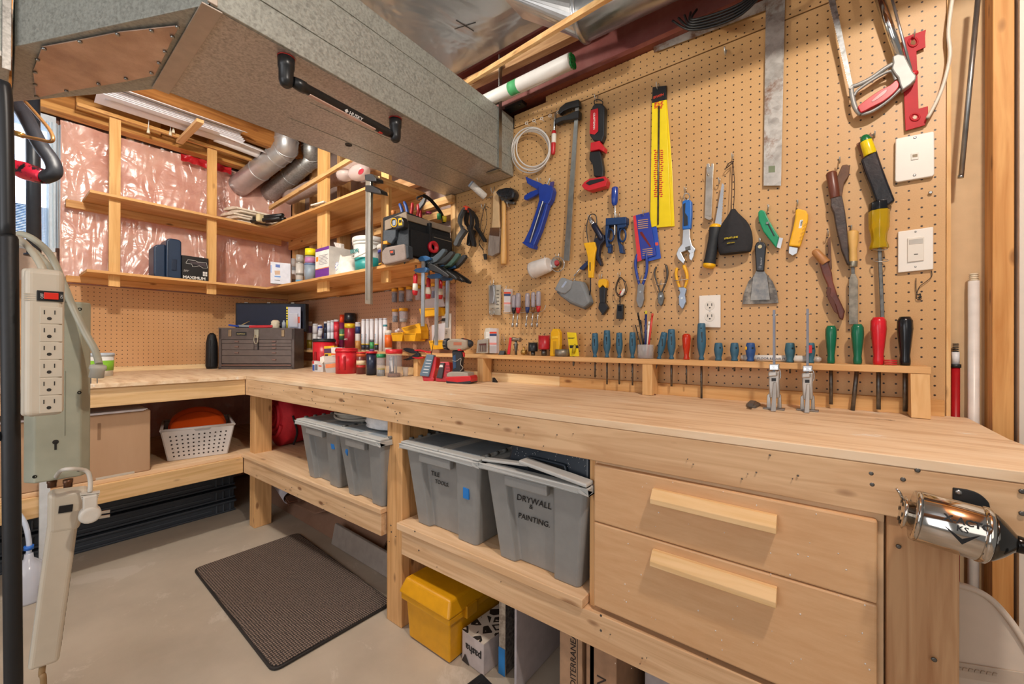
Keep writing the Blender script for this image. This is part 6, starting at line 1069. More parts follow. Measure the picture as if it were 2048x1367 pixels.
for k,(cx,w,l) in enumerate(((727,8.5,'first white caulk tube with blue lettering counting from the black capped can'),(735.5,8.5,'second white caulk tube with blue lettering counting from the black capped can'),(744,9,'white caulk tube with a green and purple base label'),(753.5,8.5,'white caulk tube with blue lettering just right of the green labelled one'),(762,9,'plain white caulk tube right of the blue lettered ones'),(770.5,9,'white caulk tube with teal print at the right end of the tube row'))):
    b=[('tube',0,.95,1,1,mk('#e4e4ea')),('end_plug',.95,1,.95,.95,mk('#d5d5de'))]+([('yellow_band',.20,.23,1.01,1.01,mk('#e8c92a')),('dark_band',.04,.20,1.01,1.01,mk('#2d333f'))] if k in(0,1,3) else [('green_band',.07,.28,1.01,1.01,mk('#3f9a5c')),('purple_band',.0,.07,1.01,1.01,mk('#6b4a8c')),('grey_band',.28,.36,1.01,1.01,mk('#5b6068'))] if k==2 else [('teal_band',.75,.81,1.01,1.01,mk('#3f8d99'))] if k==5 else [])
    t,P,r,H=railtube('caulk_tube',l,'tube',cx,638-k*.4,w,b,group='white caulk tubes standing on the rail')
    if k in (0,1,3): t.text('ALEX PLUS',V((P.x+r*.42,P.y-r*.97,P.z+H*.26)),Z,-X,.0085,M('#1f93b5',.4),bold=.02)
t,P,r,H=railtube('squeeze_bottle','orange labelled white bottle at the right end of the tube row','bottle',777,660,15,[('bottle',0,.15,.7,1,mk('#e6ddd0')),('bottle_wall',.15,1,1,.95,mk('#e6ddd0')),('label_band',.2,.78,1.02,1.02,mk('#e06a26')),('barcode_patch',.80,.93,1.02,1.02,mk('#cfc9bf'))],d=.05)
def can(name,lab,cat,cx,yb,w,yt,bands,z=.8574,group=None,dy=0):
    P=wz(cx,yb,z); P.y+=dy; r=cr_(P,w); P=P+V((P.x-CAM.x,P.y-CAM.y,0)).normalized()*r*.85; r*=1.06; H=(yb-yt)*mpp(P); return cyl(name,lab,cat,P,r,H,bands,group),P,r,H
RC=M('#c81f2c',.32,var=.03)
t,P,r,H=can('coffee_tub','red plastic coffee tub with a black lid in the bench corner','tub',648,741,44,678,[('tub',0,.9,.97,1,RC),('lid',.9,.97,1.04,1.04,M('#22262b',.4)),('lid_top',.965,1,1.0,.96,M('#22262b',.4))])
t.p('grip_recess',MB().obox(P+V((.25*r,-r*.97,H*.42)),.022,.012,.075,X,Y),M('#96141f',.4),bev=.005)
t,P,r,H=can('coffee_tub','red plastic coffee tub with a red lid beside the black lidded one','tub',693,747,43,697,[('tub',0,.86,.98,1,RC),('lid',.86,.93,1.05,1.05,RC),('lid_top',.93,1,1.03,.97,RC)])
for dx in (.25,.75): t.p('grip_recess',MB().obox(P+V((dx*r,-r*.93*(1 if dx<.5 else .7),H*.42)),.012,.014,.085,X,Y),M('#a51823',.4),bev=.005)
can('drink_can','brown printed cardboard can with a red lid and a cup picture','can',722,748,18,704,[('can',0,.94,1,1,M('#6b2f2c',.35)),('lid',.94,1,1.04,1.04,RC),('label_band',.8,.92,1.01,1.01,M('#c9552c',.4)),('cup_print',.42,.62,1.01,1.01,M('#e2cdaa',.4)),('lower_print',.30,.40,1.01,1.01,M('#c02a2a',.4))])
t,P,r,H=can('tall_tin','black tin with gold lettering and a red lid','tin',743,750,20,703,[('tin',0,.92,1,1,M('#14161c',.3)),('lid',.92,1,1.12,1.12,RC),('blue_panel',.05,.88,1.005,1.005,M('#1b2740',.3))]);
def jar(lab,cx,yb,w,yt,lidc,fills):
    t,P,r,H=can('hardware_jar',lab,'jar',cx,yb,w,yt,[('jar_body',0,.86,.97,.97,glass('#d8dade',.3,.08)),('lid',.84,1,1.02,1.02,M(lidc,.35))])
    for f0,f1,k,c in fills: t.p('contents',MB().lathe(P+Z*(H*f0+.001),Z,[(0,r*k),(H*(f1-f0),r*k*.95)],14),M(c,.4,.3,bump=1,bs=150,var=.3,vs=150))
    return t,P,r,H
jar('clear jar with a green lid holding silvery and yellow fasteners',762,752,18,708,'#1c8a58',[(0,.28,.9,'#9aa7b0'),(.28,.36,.8,'#c9b52a')])
t,P,r,H=jar('clear jar with a red lid holding dark blue sticks and a white packet',788,754,32,699,'#cf2430',[(0,.12,.8,'#8d5a50')])
for x_,y_,c in ((-.45,-.3,'#28406f'),(-.3,.1,'#2b3f66'),(0,-.4,'#31384c'),(.2,.2,'#8f8a84')): t.p('stick',MB().rod(P+V((x_*r,y_*r,.004)),P+V((x_*r*.7,y_*r,H*.74)),.0045),M(c,.4))
t.p('white_packet',MB().obox(P+V((.1*r,-.45*r,H*.4)),.018,.003,.06,V((1,0,.2)),Y),M('#d9d8dc',.4))
can('plastic_cup','small clear plastic cup by the left rail support','cup',811,752,12,734,[('cup',0,1,.8,1,glass('#e4e2e2',.5,.1))])
t=Thing('parts_box','clear plastic parts box with an orange label in front of the red tubs','box',wz(668,745)); g,n=PL(wz(668,745),(.55,-1,0)); pl_=(g,n)
t.p('base_tray',outp(pl_,O('648 726 671 724 671 745 652 746'),0,-.06),glass('#dcdad8',.6,.15),bev=.002); t.p('lid',outp(pl_,O('646 712 671 711 671 724 648 726'),.001,-.061),glass('#e6e0da',.7,.15),bev=.002); t.p('orange_band',outp(pl_,O('651 728 671 726 671 734 651 736'),.0012,0),M('#e08a5a',.4)); t.p('latch',outp(pl_,O('640 714 647 711 649 722 643 728 640 724'),.003,-.004),M('#e8e4dc',.35),bev=.001)
t=Thing('small_carton','small carton with blue, grey and red print beside the clear parts box','carton',wz(637,743)); g,n=PL(wz(637,743),(.35,-1,0)); pl_=(g,n); t.p('carton',outp(pl_,O('625 721 646 724 646 745 625 742'),0,-.03),M('#d8d6d8',.5)); t.p('blue_print',outp(pl_,O('625 729 629 729.5 629 741 625 740.5'),.0006,0),M('#2b57a8',.4)); t.p('red_print',outp(pl_,O('624.8 721.5 628 722 628 727 624.8 727'),.0006,0),M('#c93038',.4)); t.p('grey_print',outp(pl_,O('630 728 635 728.5 635 740 630 740'),.0006,0),M('#6f757e',.4)); t.p('orange_print',outp(pl_,O('637 730 643 730.5 643 733 637 732.5'),.0006,0),M('#e0602c',.4))
Pm=wz(668,745)+V((0,.035,.062))
t=Thing('small_carton','small yellow and purple carton standing on the clear parts box','carton',Pm); g,n=PL(Pm,(.4,-1,0)); pl_=(g,n); t.p('carton',outp(pl_,O('648 692 668 691 668 713 649 712'),0,-.03),M('#e3b52a',.45)); t.p('purple_band',outp(pl_,O('648 697 668 696 668 705 648.5 706'),.0006,0),M('#5a3a5c',.45)); t.p('dark_band',outp(pl_,O('650 708 656 708 656 711.5 650 711.5'),.0006,0),M('#2b2b30',.45))
t=Thing('small_carton','small white carton on the clear parts box before the red lidded tub','carton',Pm+V((.06,-.01,0))); g,n=PL(Pm+V((.05,-.02,0)),(.5,-1,0)); pl_=(g,n); t.p('carton',outp(pl_,O('662 694 684 695 684 712 663 711'),0,-.03),M('#e2dfdc',.5)); t.p('orange_band',outp(pl_,O('662 706 672 706.5 672 710 662 709.5'),.0006,0),M('#e36a34',.4))
# ================================================================ machinist chest
A_=V((.222,-.572,.8575)); ux=V((.756,.655,0)).normalized(); uy=V((-ux.y,ux.x,0)); n_=-uy; Lc,Dc,Hc=.505,.15,.285
cp=PL(A_,n_); t=Thing('tool_chest','old brown metal machinist tool chest with its lid open in the corner','tool chest',A_); BR=M('#5f5450',.42,.25,bump=.05,var=.1); BR2=M('#6a5e59',.4,.25,var=.08)
def chbox(u0,u1,v0,v1,z0,z1,m=None): m=m or MB(); f=lambda u,v,z:A_+ux*u+uy*v+Z*z; return m.hexa([f(u0,v0,z0),f(u1,v0,z0),f(u1,v1,z0),f(u0,v1,z0)],[f(u0,v0,z1),f(u1,v0,z1),f(u1,v1,z1),f(u0,v1,z1)])
case=t.p('case',chbox(0,Lc,.012,Dc,0,Hc),BR,bev=.003); t.p('front_frame',chbox(0,.018,0,.012,0,Hc,chbox(Lc-.018,Lc,0,.012,0,Hc,chbox(0,Lc,0,.012,.205,Hc,chbox(0,Lc,0,.012,0,.016)))),BR,bev=.001)
t.p('rim',chbox(-.002,Lc+.002,-.002,Dc+.002,Hc-.006,Hc),BR2,bev=.001)
def cdr(u0,u1,z0,z1,pulls,l=None):
    d=t.p('drawer',chbox(u0,u1,.002,.0125,z0,z1),BR2,bev=.001,label=l)
    for u in pulls: t.p('pull',chbox(u-.013,u+.013,-.006,.003,(z0+z1)/2-.0045,(z0+z1)/2+.0045),M('#8d6f66',.35,.6),parent=d,bev=.001)
cdr(.020,.232,.178,.203,[.12]); cdr(.020,.232,.135,.176,[.12]); cdr(.235,.485,.181,.203,[.37]); cdr(.235,.485,.158,.179,[.37]); cdr(.235,.485,.135,.156,[.37]); cdr(.020,.485,.095,.132,[.12,.37]); cdr(.020,.485,.040,.092,[.37],'deepest bottom drawer'); t.p('bottom_rail',chbox(.02,.485,-.003,.004,.022,.034),M('#82665c',.35,.6),bev=.002)
for u in (.075,.43): t.p('latch',chbox(u-.010,u+.010,-.006,0,.225,.272),M('#a58c6c',.35,.7),bev=.003)
hp=t.p('hasp',chbox(.238,.268,-.007,0,.215,.275),M('#c0b8a2',.3,.8),bev=.003); t.p('hasp_ring',MB().tube([A_+ux*(.253+.013*math.cos(a))-uy*.010+Z*(.205+.03*math.sin(a)) for a in [2*PI*i/16 for i in range(16)]],.003,8,closed=True),M('#c0b8a2',.3,.8),parent=hp); t.p('padlock_key',chbox(.262,.266,-.008,-.002,.135,.185),BLACK)
pt=t.p('name_plate',chbox(.115,.185,-.0015,.0005,.232,.256),M('#1b1a19',.4)); t.text('CRAFTSMAN',A_+ux*.121-uy*.0018+Z*.2395,ux,Z,.0068,M('#d8c98a',.4),parent=pt)
lid=t.p('lid',chbox(.02,Lc+.01,Dc+.0,Dc+.055,Hc-.02,Hc+.185),M('#17181f',.4,.2),bev=.003,label='open black inner lid'); t.p('lid_lining',chbox(.03,Lc,Dc-.0015,Dc,Hc-.01,Hc+.175),M('#1d2438',.75),parent=lid)
for u in (.09,.25,.42): t.p('lid_catch',chbox(u-.012,u+.012,Dc+.005,Dc+.02,Hc+.185,Hc+.192),M('#9a948a',.35,.7),parent=lid,bev=.001)
Tz=A_+Z*(Hc+.0005)
q_=Tz+ux*.34+uy*.075; t=Thing('twine_ball','ball of cream twine sitting on the open tool chest','twine',q_); t.p('twine',MB().lathe(q_,Z,[(0,.024),(.004,.030),(.014,.025),(.022,.031),(.034,.026),(.044,.029),(.052,.022),(.056,.019)],24),M('#e2d8bf',.85,bump=.6,bs=200)); t.p('core',MB().lathe(q_+Z*.0562,Z,[(0,.014),(.002,.014)],16),M('#c9985a',.7))
q_=Tz+ux*.255+uy*.06; solo('red_tool_roll','red flat case lying across the open tool chest','case',MB().obox(q_+Z*.0105,.16,.035,.018,ux+Z*.02,uy),M('#c92a30',.4),bev=.003)
q_=Tz+ux*.09+uy*.05; t=Thing('small_hacksaw','blue handled small saw lying in the open tool chest','saw',q_); t.p('handle',MB().obox(q_+Z*.016+ux*-.02,.07,.014,.012,ux-Z*.12,uy),M('#2947a0',.4),bev=.003); t.p('blade',MB().obox(q_+Z*.014+ux*.07,.12,.002,.014,ux-Z*.03,uy),SILVER); t.p('rod',MB().rod(q_+ux*.0+Z*.004,q_+ux*.07+uy*.03+Z*.05,.003),M('#b39a6a',.4,.6))
q_=Tz+ux*.405+uy*.06; solo('plastic_bottle','small clear bottle lying between the twine and the blister pack','bottle',MB().lathe(q_,Z,[(0,.012),(.04,.012),(.046,.006),(.056,.006)],16),glass('#bcc8d4',.6,.1))
q_=A_+ux*.455+uy*.10+Z*Hc; t=Thing('blister_pack','tall blister pack with yellow and black stripes leaning in the open tool chest','blister pack',q_); f_=lambda u0,u1,v,z0,z1,d:chbox(u0,u1,v,v+d,Hc+z0,Hc+z1)
t.p('card',f_(.40,.50,.105,.001,.155,.003),M('#b9bccd',.4)); t.p('blister',f_(.425,.485,.09,.01,.11,.014),glass('#e2e4f0',.6,.08),bev=.004); t.p('orange_print',f_(.455,.495,.1035,.04,.085,.0015),M('#d0553a',.4)); t.p('yellow_edge',f_(.40,.412,.1035,.001,.155,.0015),M('#e0cf3a',.4))
for k in range(5): t.p('black_stripe',chbox(.4005,.4115,.1025,.1038,Hc+.06+.018*k,Hc+.068+.018*k),BLACK)
q_=V((.07,-.60,.8575)); t=Thing('black_bag','small black zipped bag standing against the tool chest','bag',q_); t.p('bag',MB().lathe(q_+V((.04,.02,.0)),Z,[(0,.030),(.02,.036),(.18,.034),(.235,.024),(.25,.01)],16),M('#101216',.6,bump=.2)); t.p('zip',MB().rod(q_+V((.075,.0,.02)),q_+V((.072,.002,.2)),.002),M('#2c2f33',.4))
q_=wz(200,752); t=Thing('wipes_tub','white tub with a green label on the short bench behind the plugs','tub',q_+V((-.02,0,0))); P=q_+V((-.03,.0,0)); t.p('tub',MB().lathe(P,Z,[(0,.055),(.11,.06)],28),WHITE); t.p('green_label',MB().lathe(P+Z*.03,Z,[(0,.0575),(.055,.0595)],28),M('#86c23a',.4)); t.p('lid',MB().lathe(P+Z*.110,Z,[(0,.063),(.012,.063),(.016,.058)],28),M('#b9c6d2',.4))
t=Thing('paper_scrap','pale paper notice on the short pegboard behind the junction box cord','paper',(.001,-1.25,1.02)); t.p('sheet',MB().box(.001,.003,-1.33,-1.20,.99,1.16),M('#e2d2bf',.7))
# ================================================================ on the lower wall shelf
SZ=1.4455
t=Thing('tool_case','dark blue plastic moulded tool case standing on the shelf','case',(.25,-.87,SZ)); DB=M('#233650',.4,var=.04)
t.p('case_half',MB().prism([(.11,-.865,SZ),(.11,-.865,SZ+.235),(.11,-.85,SZ+.25),(.11,-.80,SZ+.25),(.11,-.788,SZ+.238),(.11,-.788,SZ)],(.155,0,0)),DB,bev=.01,seg=3); t.p('case_half',MB().prism([(.115,-.915,SZ),(.115,-.922,SZ+.02),(.115,-.922,SZ+.185),(.115,-.908,SZ+.20),(.115,-.8655,SZ+.21),(.115,-.8655,SZ)],(.135,0,0)),DB,bev=.008,seg=3)
t.p('latch',MB().box(.266,.272,-.84,-.815,SZ+.05,SZ+.12),M('#1b2b42',.4),bev=.002); t.p('ridge',MB().box(.2655,.269,-.858,-.854,SZ+.01,SZ+.23),M('#1b2b42',.4))
t=Thing('drill_carton','black carton with a white outlined tool picture reading MAXIMUM on the shelf','carton',(.25,-.72,SZ)); c0,c1=-.785,-.645; t.p('carton',MB().box(.12,.262,c0,c1,SZ,SZ+.155),M('#1c1b1c',.45)); t.text('MAXIMUM',V((.2625,c0+.004,SZ+.008)),Y,Z,.0185,WHITE,bold=.03); t.text('20V',V((.2625,c0+.006,SZ+.052)),Y,Z,.012,M('#a9a6a0',.5),shear=.3,bold=.02)
t.p('picture_outline',MB().tube([V((.2625,c0+.02+.1*a,SZ+.105+b*.05)) for a,b in ((0,.1),(.1,.5),(.5,.5),(.6,.35),(1.1,.4),(1.15,-.3),(.9,-.35),(.7,-.1),(.5,-.3),(.35,-.35),(.3,0),(0,0))],.0012,5,closed=True),WHITE); t.p('picture',MB().prism([V((.2622,c0+.02+.1*a,SZ+.105+b*.05)) for a,b in ((.15,.3),(.5,.35),(1.05,.3),(1.08,-.2),(.6,0),(.3,.05))],(.0004,0,0)),M('#4a3f44',.5))
for k in range(4): t.p('icon',MB().box(.2622,.2628,c1-.03+(k%2)*.013,c1-.019+(k%2)*.013,SZ+.035+(k//2)*.016,SZ+.048+(k//2)*.016),WHITE)
t=Thing('white_carton','white carton with small tool pictures at the shelf corner','carton',wz(560,567,SZ)); g,n=PL(V((.50,-.33,SZ)),(.9,-.55,0)); pl_=(g,n); 
b0,b1,tp0,tp1=(541,567),(580,571),(541,525),(580,528)
t.p('carton',outp(pl_,O('541 566 581 569 581 527 541 523'),0,-.055),M('#d9dbe6',.45)); t.p('side_print',outp(pl_,O('541.2 530 543 530 543 545 541.2 545'),.0006,0),M('#7ea2dc',.4)); t.p('blue_picture',outp(pl_,O('551 528 560 529 560 535 551 534'),.0006,0),M('#3a5cae',.4)); t.p('tan_picture',outp(pl_,O('549 541 560 541 560 549 550 549'),.0006,0),M('#c4a080',.4)); t.p('blue_text',outp(pl_,O('549 551 561 552 561 554.5 549 553.5'),.0006,0),M('#5f93d8',.4)); t.p('small_text',outp(pl_,O('549 559 560 560 560 561.3 549 560.3'),.0006,0),M('#77767c',.4))
def scan(name,lab,cx,yb,w,yt,bands,dy=0):
    P=wz(cx,yb,SZ); P.y=max(min(P.y,-.05),-.27)+dy; k=mpp(P); r=cr_(P,w); H=wy(cx,yt,-P.y).z-SZ; P=V((wy(cx,yt,-P.y).x,P.y,SZ)); return cyl(name,lab,'can',P,r,H,bands)
scan('spray_can','grey spray can mostly hidden behind the silvery one',587,572,10,517,[('can',0,.72,1,1,mk('#8d929a')),('cap',.73,1,.95,.95,glass('#c9ccd0',.6)),('label_band',.3,.6,1.01,1.01,mk('#dddde0'))],.05)
scan('spray_can','silvery spray can with a clear cap on the shelf corner',600,567,17,510,[('can',0,.7,1,1,mk('#d3cdc6')),('shoulder',.7,.76,1,.85,M('#c0beba',.3,.6)),('cap',.76,1,.98,.92,glass('#c9cac8',.65)),('label_band',.03,.12,1.01,1.01,mk('#5fa6cf')),('emblem_band',.28,.36,1.01,1.01,mk('#8d867c'))])
scan('paint_tin','small grey blue handled tin under the yellow capped can','620',561,1,528,[]) if 0 else None
P0_=V((.86,-.255,SZ)); t=Thing('paint_tin','small grey blue mug shaped tin with a rim on the shelf','tin',P0_); kk=mpp(P0_); H1=33*kk; r1=11.5*kk; t.p('tin',MB().lathe(P0_,Z,[(0,r1*.92),(H1*.95,r1)],24),M('#8e9cab',.4)); t.p('rim',MB().lathe(P0_+Z*H1*.93,Z,[(0,r1*1.05),(H1*.07,r1*1.05)],24),M('#55719f',.4)); t.p('ear',MB().tube([P0_+V((-r1*.9,-.01,H1*.8)),P0_+V((-r1*1.5,-.012,H1*.75)),P0_+V((-r1*1.5,-.012,H1*.35)),P0_+V((-r1*.9,-.01,H1*.25))],.003,8),M('#a9aab0',.4))
P1_=P0_+Z*(H1+.0005); cyl('spray_can','short can with a bright yellow cap standing on the grey blue tin','can',P1_,r1*.92,30*kk,[('can',0,.5,1,1,M('#c9c3c4',.3,.5)),('purple_patch',.05,.42,1.01,1.01,mk('#b77aa6')),('neck',.5,.58,.9,.9,mk('#5c5540')),('cap',.56,1,1,.98,M('#e9dc1c',.35))])
t=Thing('grout_carton','purple and white grout carton standing on the shelf behind a hanger strip','carton',(1.0,-.2,SZ)); y0,y1=-.298,-.14; x0,x1=wy(631,530,.298).x,wy(658,530,.298).x; HB=wy(658,491,.298).z-SZ
t.p('carton',MB().box(x0,x1,y0,y1,SZ,SZ+HB),M('#cdc9c4',.55)); fr_=y0-.0006
for nm,a,b,c,m_,xa,xb in (('purple_band',0,.27,0,'#6e2f8f',0,1),('purple_band',.89,1,0,'#6e2f8f',0,1),('white_panel',.27,.89,0,'#e8e4de',0,1),('orange_band',.27,.30,0,'#e6893a',0,1),('orange_disc',.55,.72,0,'#ec8a20',.05,.22)): t.p(nm,MB().box(x0+(x1-x0)*xa,x0+(x1-x0)*xb,fr_-(.0004 if 'orange' in nm else 0),y0-.0001,SZ+HB*a+.0005,SZ+HB*b-.0005),M(m_,.5))
for k in range(7): t.p('text_line',MB().box(x0+.045,x1-.012-.01*(k%3),fr_-.0008,y0-.0007,SZ+HB*(.42+.05*k),SZ+HB*(.432+.05*k)),M('#55525a',.6))
q_=wy(682,520,.20); t=Thing('spray_bottle','blue bottle with an orange collar and plastic wrapped spray head','bottle',V((q_.x,q_.y,SZ))); Hs=q_.z-SZ; b_=V((q_.x,q_.y,SZ)); t.p('bottle',MB().lathe(b_,Z,[(0,.03),(Hs*1.25,.026),(Hs*1.3,.02)],20),M('#2c6cbc',.35)); t.p('collar',MB().lathe(b_+Z*Hs*1.3,Z,[(0,.018),(.022,.018)],16),M('#e2762c',.4)); t.p('wrapped_head',MB().hexa([b_+V((a,c,Hs*1.3+.022)) for a,c in ((-.02,-.015),(.02,-.015),(.02,.015),(-.02,.015))],[b_+V((a,c,Hs*1.3+.022+e)) for a,c,e in ((-.07,-.015,.065),(.015,-.015,.045),(.015,.015,.045),(-.07,.015,.065))]),M('#d9d2cc',.25,bump=.8,bs=60),bev=.006)
def sack(u,v):
    a=u*2*PI; c=V((1.215,-.205,SZ+.001)); w=(1.0 if v<.1 else 1.02-.55*max(0,v-.15))*(1+.08*math.sin(a*5+v*6)); return c+V((math.cos(a)*.075*w,math.sin(a)*.06*w,v*(.115+.02*math.sin(a*2))))
t=Thing('powder_sack','rumpled white paper sack with blue print slumped beside the bucket','sack',(1.2,-.2,SZ)); t.p('sack',MB().grid(sack,36,12).prism([sack(i/36,1) for i in range(36)],(0,0,-.01)),speck('#dcd5cb','#efe9df',25,.35,.6,.8,.4)); t.p('blue_print',MB().ball((1.165,-.245,SZ+.055),.03,.016,.035,14,8),speck('#dcd8d6','#6d78ae',90,.5,.55,.7))
q_=V((1.385,-.165,SZ)); kk=mpp(q_); HBk=wy(715,484,.165).z-SZ; rb=.088; t=Thing('joint_compound_pail','white pail with teal lettering and a lid on the shelf','bucket',q_)
t.p('pail',MB().lathe(q_,Z,[(0,rb*.86),(HBk*.8,rb)],36),M('#dfe0dc',.4)); t.p('rim_ring',MB().lathe(q_+Z*HBk*.78,Z,[(0,rb*1.02),(.004,rb*1.06),(.012,rb*1.06),(.016,rb*1.0)],36),M('#dfe0dc',.4)); t.p('lid',MB().lathe(q_+Z*HBk*.86,Z,[(0,rb*1.04),(.004,rb*1.09),(HBk*.12,rb*1.07),(HBk*.14,rb*1.0)],36),M('#e2e2de',.35)); t.p('teal_band',MB().lathe(q_+Z*HBk*.04,Z,[(0,rb*.868),(HBk*.38,rb*.935)],36),M('#26908e',.4))
t.p('bail_handle',MB().tube(bez([q_+V((-rb*1.02,0,HBk*.72)),q_+V((-rb*.7,-rb*.85,HBk*.5)),q_+V((.0,-rb*1.12,HBk*.4)),q_+V((rb*.75,-rb*.85,HBk*.5)),q_+V((rb*1.02,0,HBk*.72))],6),.0035,8),M('#c9c7c0',.4)); t.text('ISION',q_+V((-.052,-rb*1.02,HBk*.55)),X,Z,.022,M('#1f8280',.4),bold=.03)
q_=V((1.60,-.17,SZ)); HBk=wy(748,501,.17).z-SZ; rb=.068; t=Thing('paint_tub','smaller tub with a dark purple label and white lid beside the tool bag','tub',q_); t.p('tub',MB().lathe(q_,Z,[(0,rb*.9),(HBk*.84,rb)],32),M('#d9d6d2',.4)); t.p('lid',MB().lathe(q_+Z*HBk*.84,Z,[(0,rb*1.06),(.02,rb*1.08),(.026,rb)],32),M('#e2e0dc',.35)); t.p('label_band',MB().lathe(q_+Z*HBk*.03,Z,[(0,rb*.91),(HBk*.7,rb*.995)],32),M('#32262c',.4)); t.p('blue_band',MB().lathe(q_+Z*HBk*.68,Z,[(0,rb*1.0),(HBk*.12,rb*1.01)],32),M('#2a2f8e',.4)); t.p('blue_band',MB().lathe(q_+Z*HBk*.03,Z,[(0,rb*.918),(HBk*.1,rb*.93)],32),M('#2a3aa8',.4)); t.p('yellow_text',MB().lathe(q_+Z*HBk*.2,Z,[(0,rb*.937),(HBk*.06,rb*.945)],32),M('#c9a22a',.4))
# ================================================================ tool bag
BX0,BX1,BY0,BY1=1.735,1.925,-.325,-.012; BG=M('#33383e',.8,bump=.2,bs=120); BB=M('#16171a',.85,bump=.2,bs=120); TN=M('#8d7d6c',.8,bump=.15,bs=200)
t=Thing('tool_bag','open black, grey and tan tool bag full of tools at the end of the shelf','tool bag',(1.83,-.17,SZ)); HT=wy(790,425,.325).z-SZ
t.p('bag_body',MB().hexa([(BX0,BY0,SZ),(BX1,BY0,SZ),(BX1,BY1,SZ),(BX0,BY1,SZ)],[(BX0+.006,BY0+.004,SZ+HT),(BX1-.006,BY0+.004,SZ+HT),(BX1-.01,BY1,SZ+HT-.02),(BX0+.01,BY1,SZ+HT-.02)]),BB,bev=.010,seg=3)
def bagp(nm,px,d1,d0,m,bev=.003,par=None): return t.p(nm,MB().out(O(px),.325+d1,.325-d0),m,bev=bev,parent=par)
ENDF=[None]
bagp('top_band','769 441 812 422 814 444 769 461',.004,.004,TN); bagp('grey_panel','790 470 816 446 817 505 808 528 795 490',.003,.004,BG)
bagp('pocket_flap','767 460 792 459 790 475 782 487 766 481',.018,.0,M('#3f464e',.7,bump=.2,bs=120),.004); bagp('front_pocket','763 503 770 494 806 487 809 490 811 516 808 520 768 529 763 524',.034,.0,M('#8f8078',.75,bump=.15,bs=160),.007)
bagp('pocket_edge','806 487 816 492 817 515 810 518',.028,.0,BG); bagp('zip_pull','778 500 787 498 788 508 780 510',.040,.034,M('#33333a',.5)); bagp('zip_pull_red','780 502 786 501 786 505 781 506',.0408,.040,M('#c8502f',.5),0)
bagp('orange_clip','766 482 774 481 774 487 766 488',.02,.01,M('#e59a2c',.4),.001)
sx=BX1+.001
def bagr(nm,y0,z0,y1,z1,d,m,bev=.003): return t.p(nm,MB().box(BX1-.008,BX1+d,y0,y1,SZ+z0,SZ+z1),m,bev=bev)
bagr('side_band',BY0+.01,HT*.80,BY1-.01,HT*.93,.004,TN); bagr('side_pocket',BY0+.02,HT*.08,BY0+.14,HT*.62,.022,BB,.008); bagr('side_pocket',BY0+.15,HT*.08,BY1-.02,HT*.66,.026,BB,.008); bagr('leather_base',BY0+.0,0,BY0+.14,HT*.06,.012,M('#6b5240',.7),.002); bagr('zip_line',BY0+.16,HT*.56,BY1-.03,HT*.575,.028,M('#8c8880',.4,.6),0)
bagr('strap_loop',BY0+.135,HT*.35,BY0+.150,HT*.86,.026,BB,.003)
c=V((BX1+.034,BY0+.150,SZ+HT*.34)); t.p('tape_roll',MB().lathe(c-X*.008,X,[(0,.030),(.018,.030),(.018,.017),(0,.017)],28),M('#c72433',.4))
# things in the bag
TZ=SZ+HT
m_t=Thing('tape_measure','black and yellow tape measure clipped on the front of the tool bag','tape measure',wy(793,443,.36)); m_t.p('case',MB().out(O('780 440 786 433 795 431 803 434 807 442 806 454 795 458 783 456 780 449'),.362,.330),M('#1a1a1c',.4),bev=.005); m_t.p('yellow_ring',MB().tube([wy(788+6*math.cos(a),445+8.5*math.sin(a),.363) for a in [2*PI*i/20 for i in range(20)]],.0022,8,closed=True),YEL); m_t.p('badge',MB().out(O('785 441 791 440 791 450 785 451'),.3635,.362),M('#8e99a8',.4)); m_t.p('yellow_panel',MB().out(O('796 437 803 435 804 450 797 451'),.3636,.362),YEL,bev=.001); m_t.p('brake',MB().out(O('798 440 802 439 802 444 798 445'),.366,.363),BLACK)
for (x0,y0,x1,y1,c,l,d_) in ((805,424,799,407,'#2c4f94','blue plier grip, left one poking out of the tool bag',.27),(815,420,808,403,'#2c4f94','taller blue plier grip poking out of the tool bag',.27),(820,424,825,405,'#c32a30','red plier grip leaning over the bag rim nearest the strap',.22),(834,428,836,408,'#c32a30','red plier grip in the middle of the bag',.20),(841,428,838,407,'#b82630','second red plier grip right behind its twin in the bag',.16)):
    a=wy(x0,y0+18,d_); b=wy(x1,y1,d_); a.z=max(a.z,TZ-.0); q2=Thing('plier_handle',l,'pliers',a,'plier grips poking out of the tool bag'); q2.p('grip',MB().tube(bez([a,(a+b)/2+V((.006,0,0)),b],5),[.007,.0085,.0085,.0085,.0085,.0085,.0085,.0085,.008,.0075,.004],12),M(c,.4)); q2.p('joint',MB().ball(a,.008,.006,.008,10,6),DSTEEL)
a=wy(835,425,.2); q2=Thing('aviation_snips','grey steel snips blades sticking up from the tool bag','snips',a); q2.p('blade',MB().out(O('829 418 846 396 852 392 847 406 836 421'),.20,.188),M('#8f9498',.35,.7),bev=.001)
q2=Thing('shoulder_strap','black padded strap arching over the tool bag','strap',wy(870,410,.1)); q2.p('webbing',MB().tube(bez([wy(834,396,.26),wy(845,391,.24),wy(858,397,.18),wy(872,412,.12),wy(884,430,.06),wy(888,446,.04)],5),[.004]*6+[.009]*20,10),M('#141517',.8)); q2.p('buckle_ring',MB().tube([wy(838+5*math.cos(a),396+4*math.sin(a),.25) for a in [2*PI*i/14 for i in range(14)]],.002,6,closed=True),BLACK)
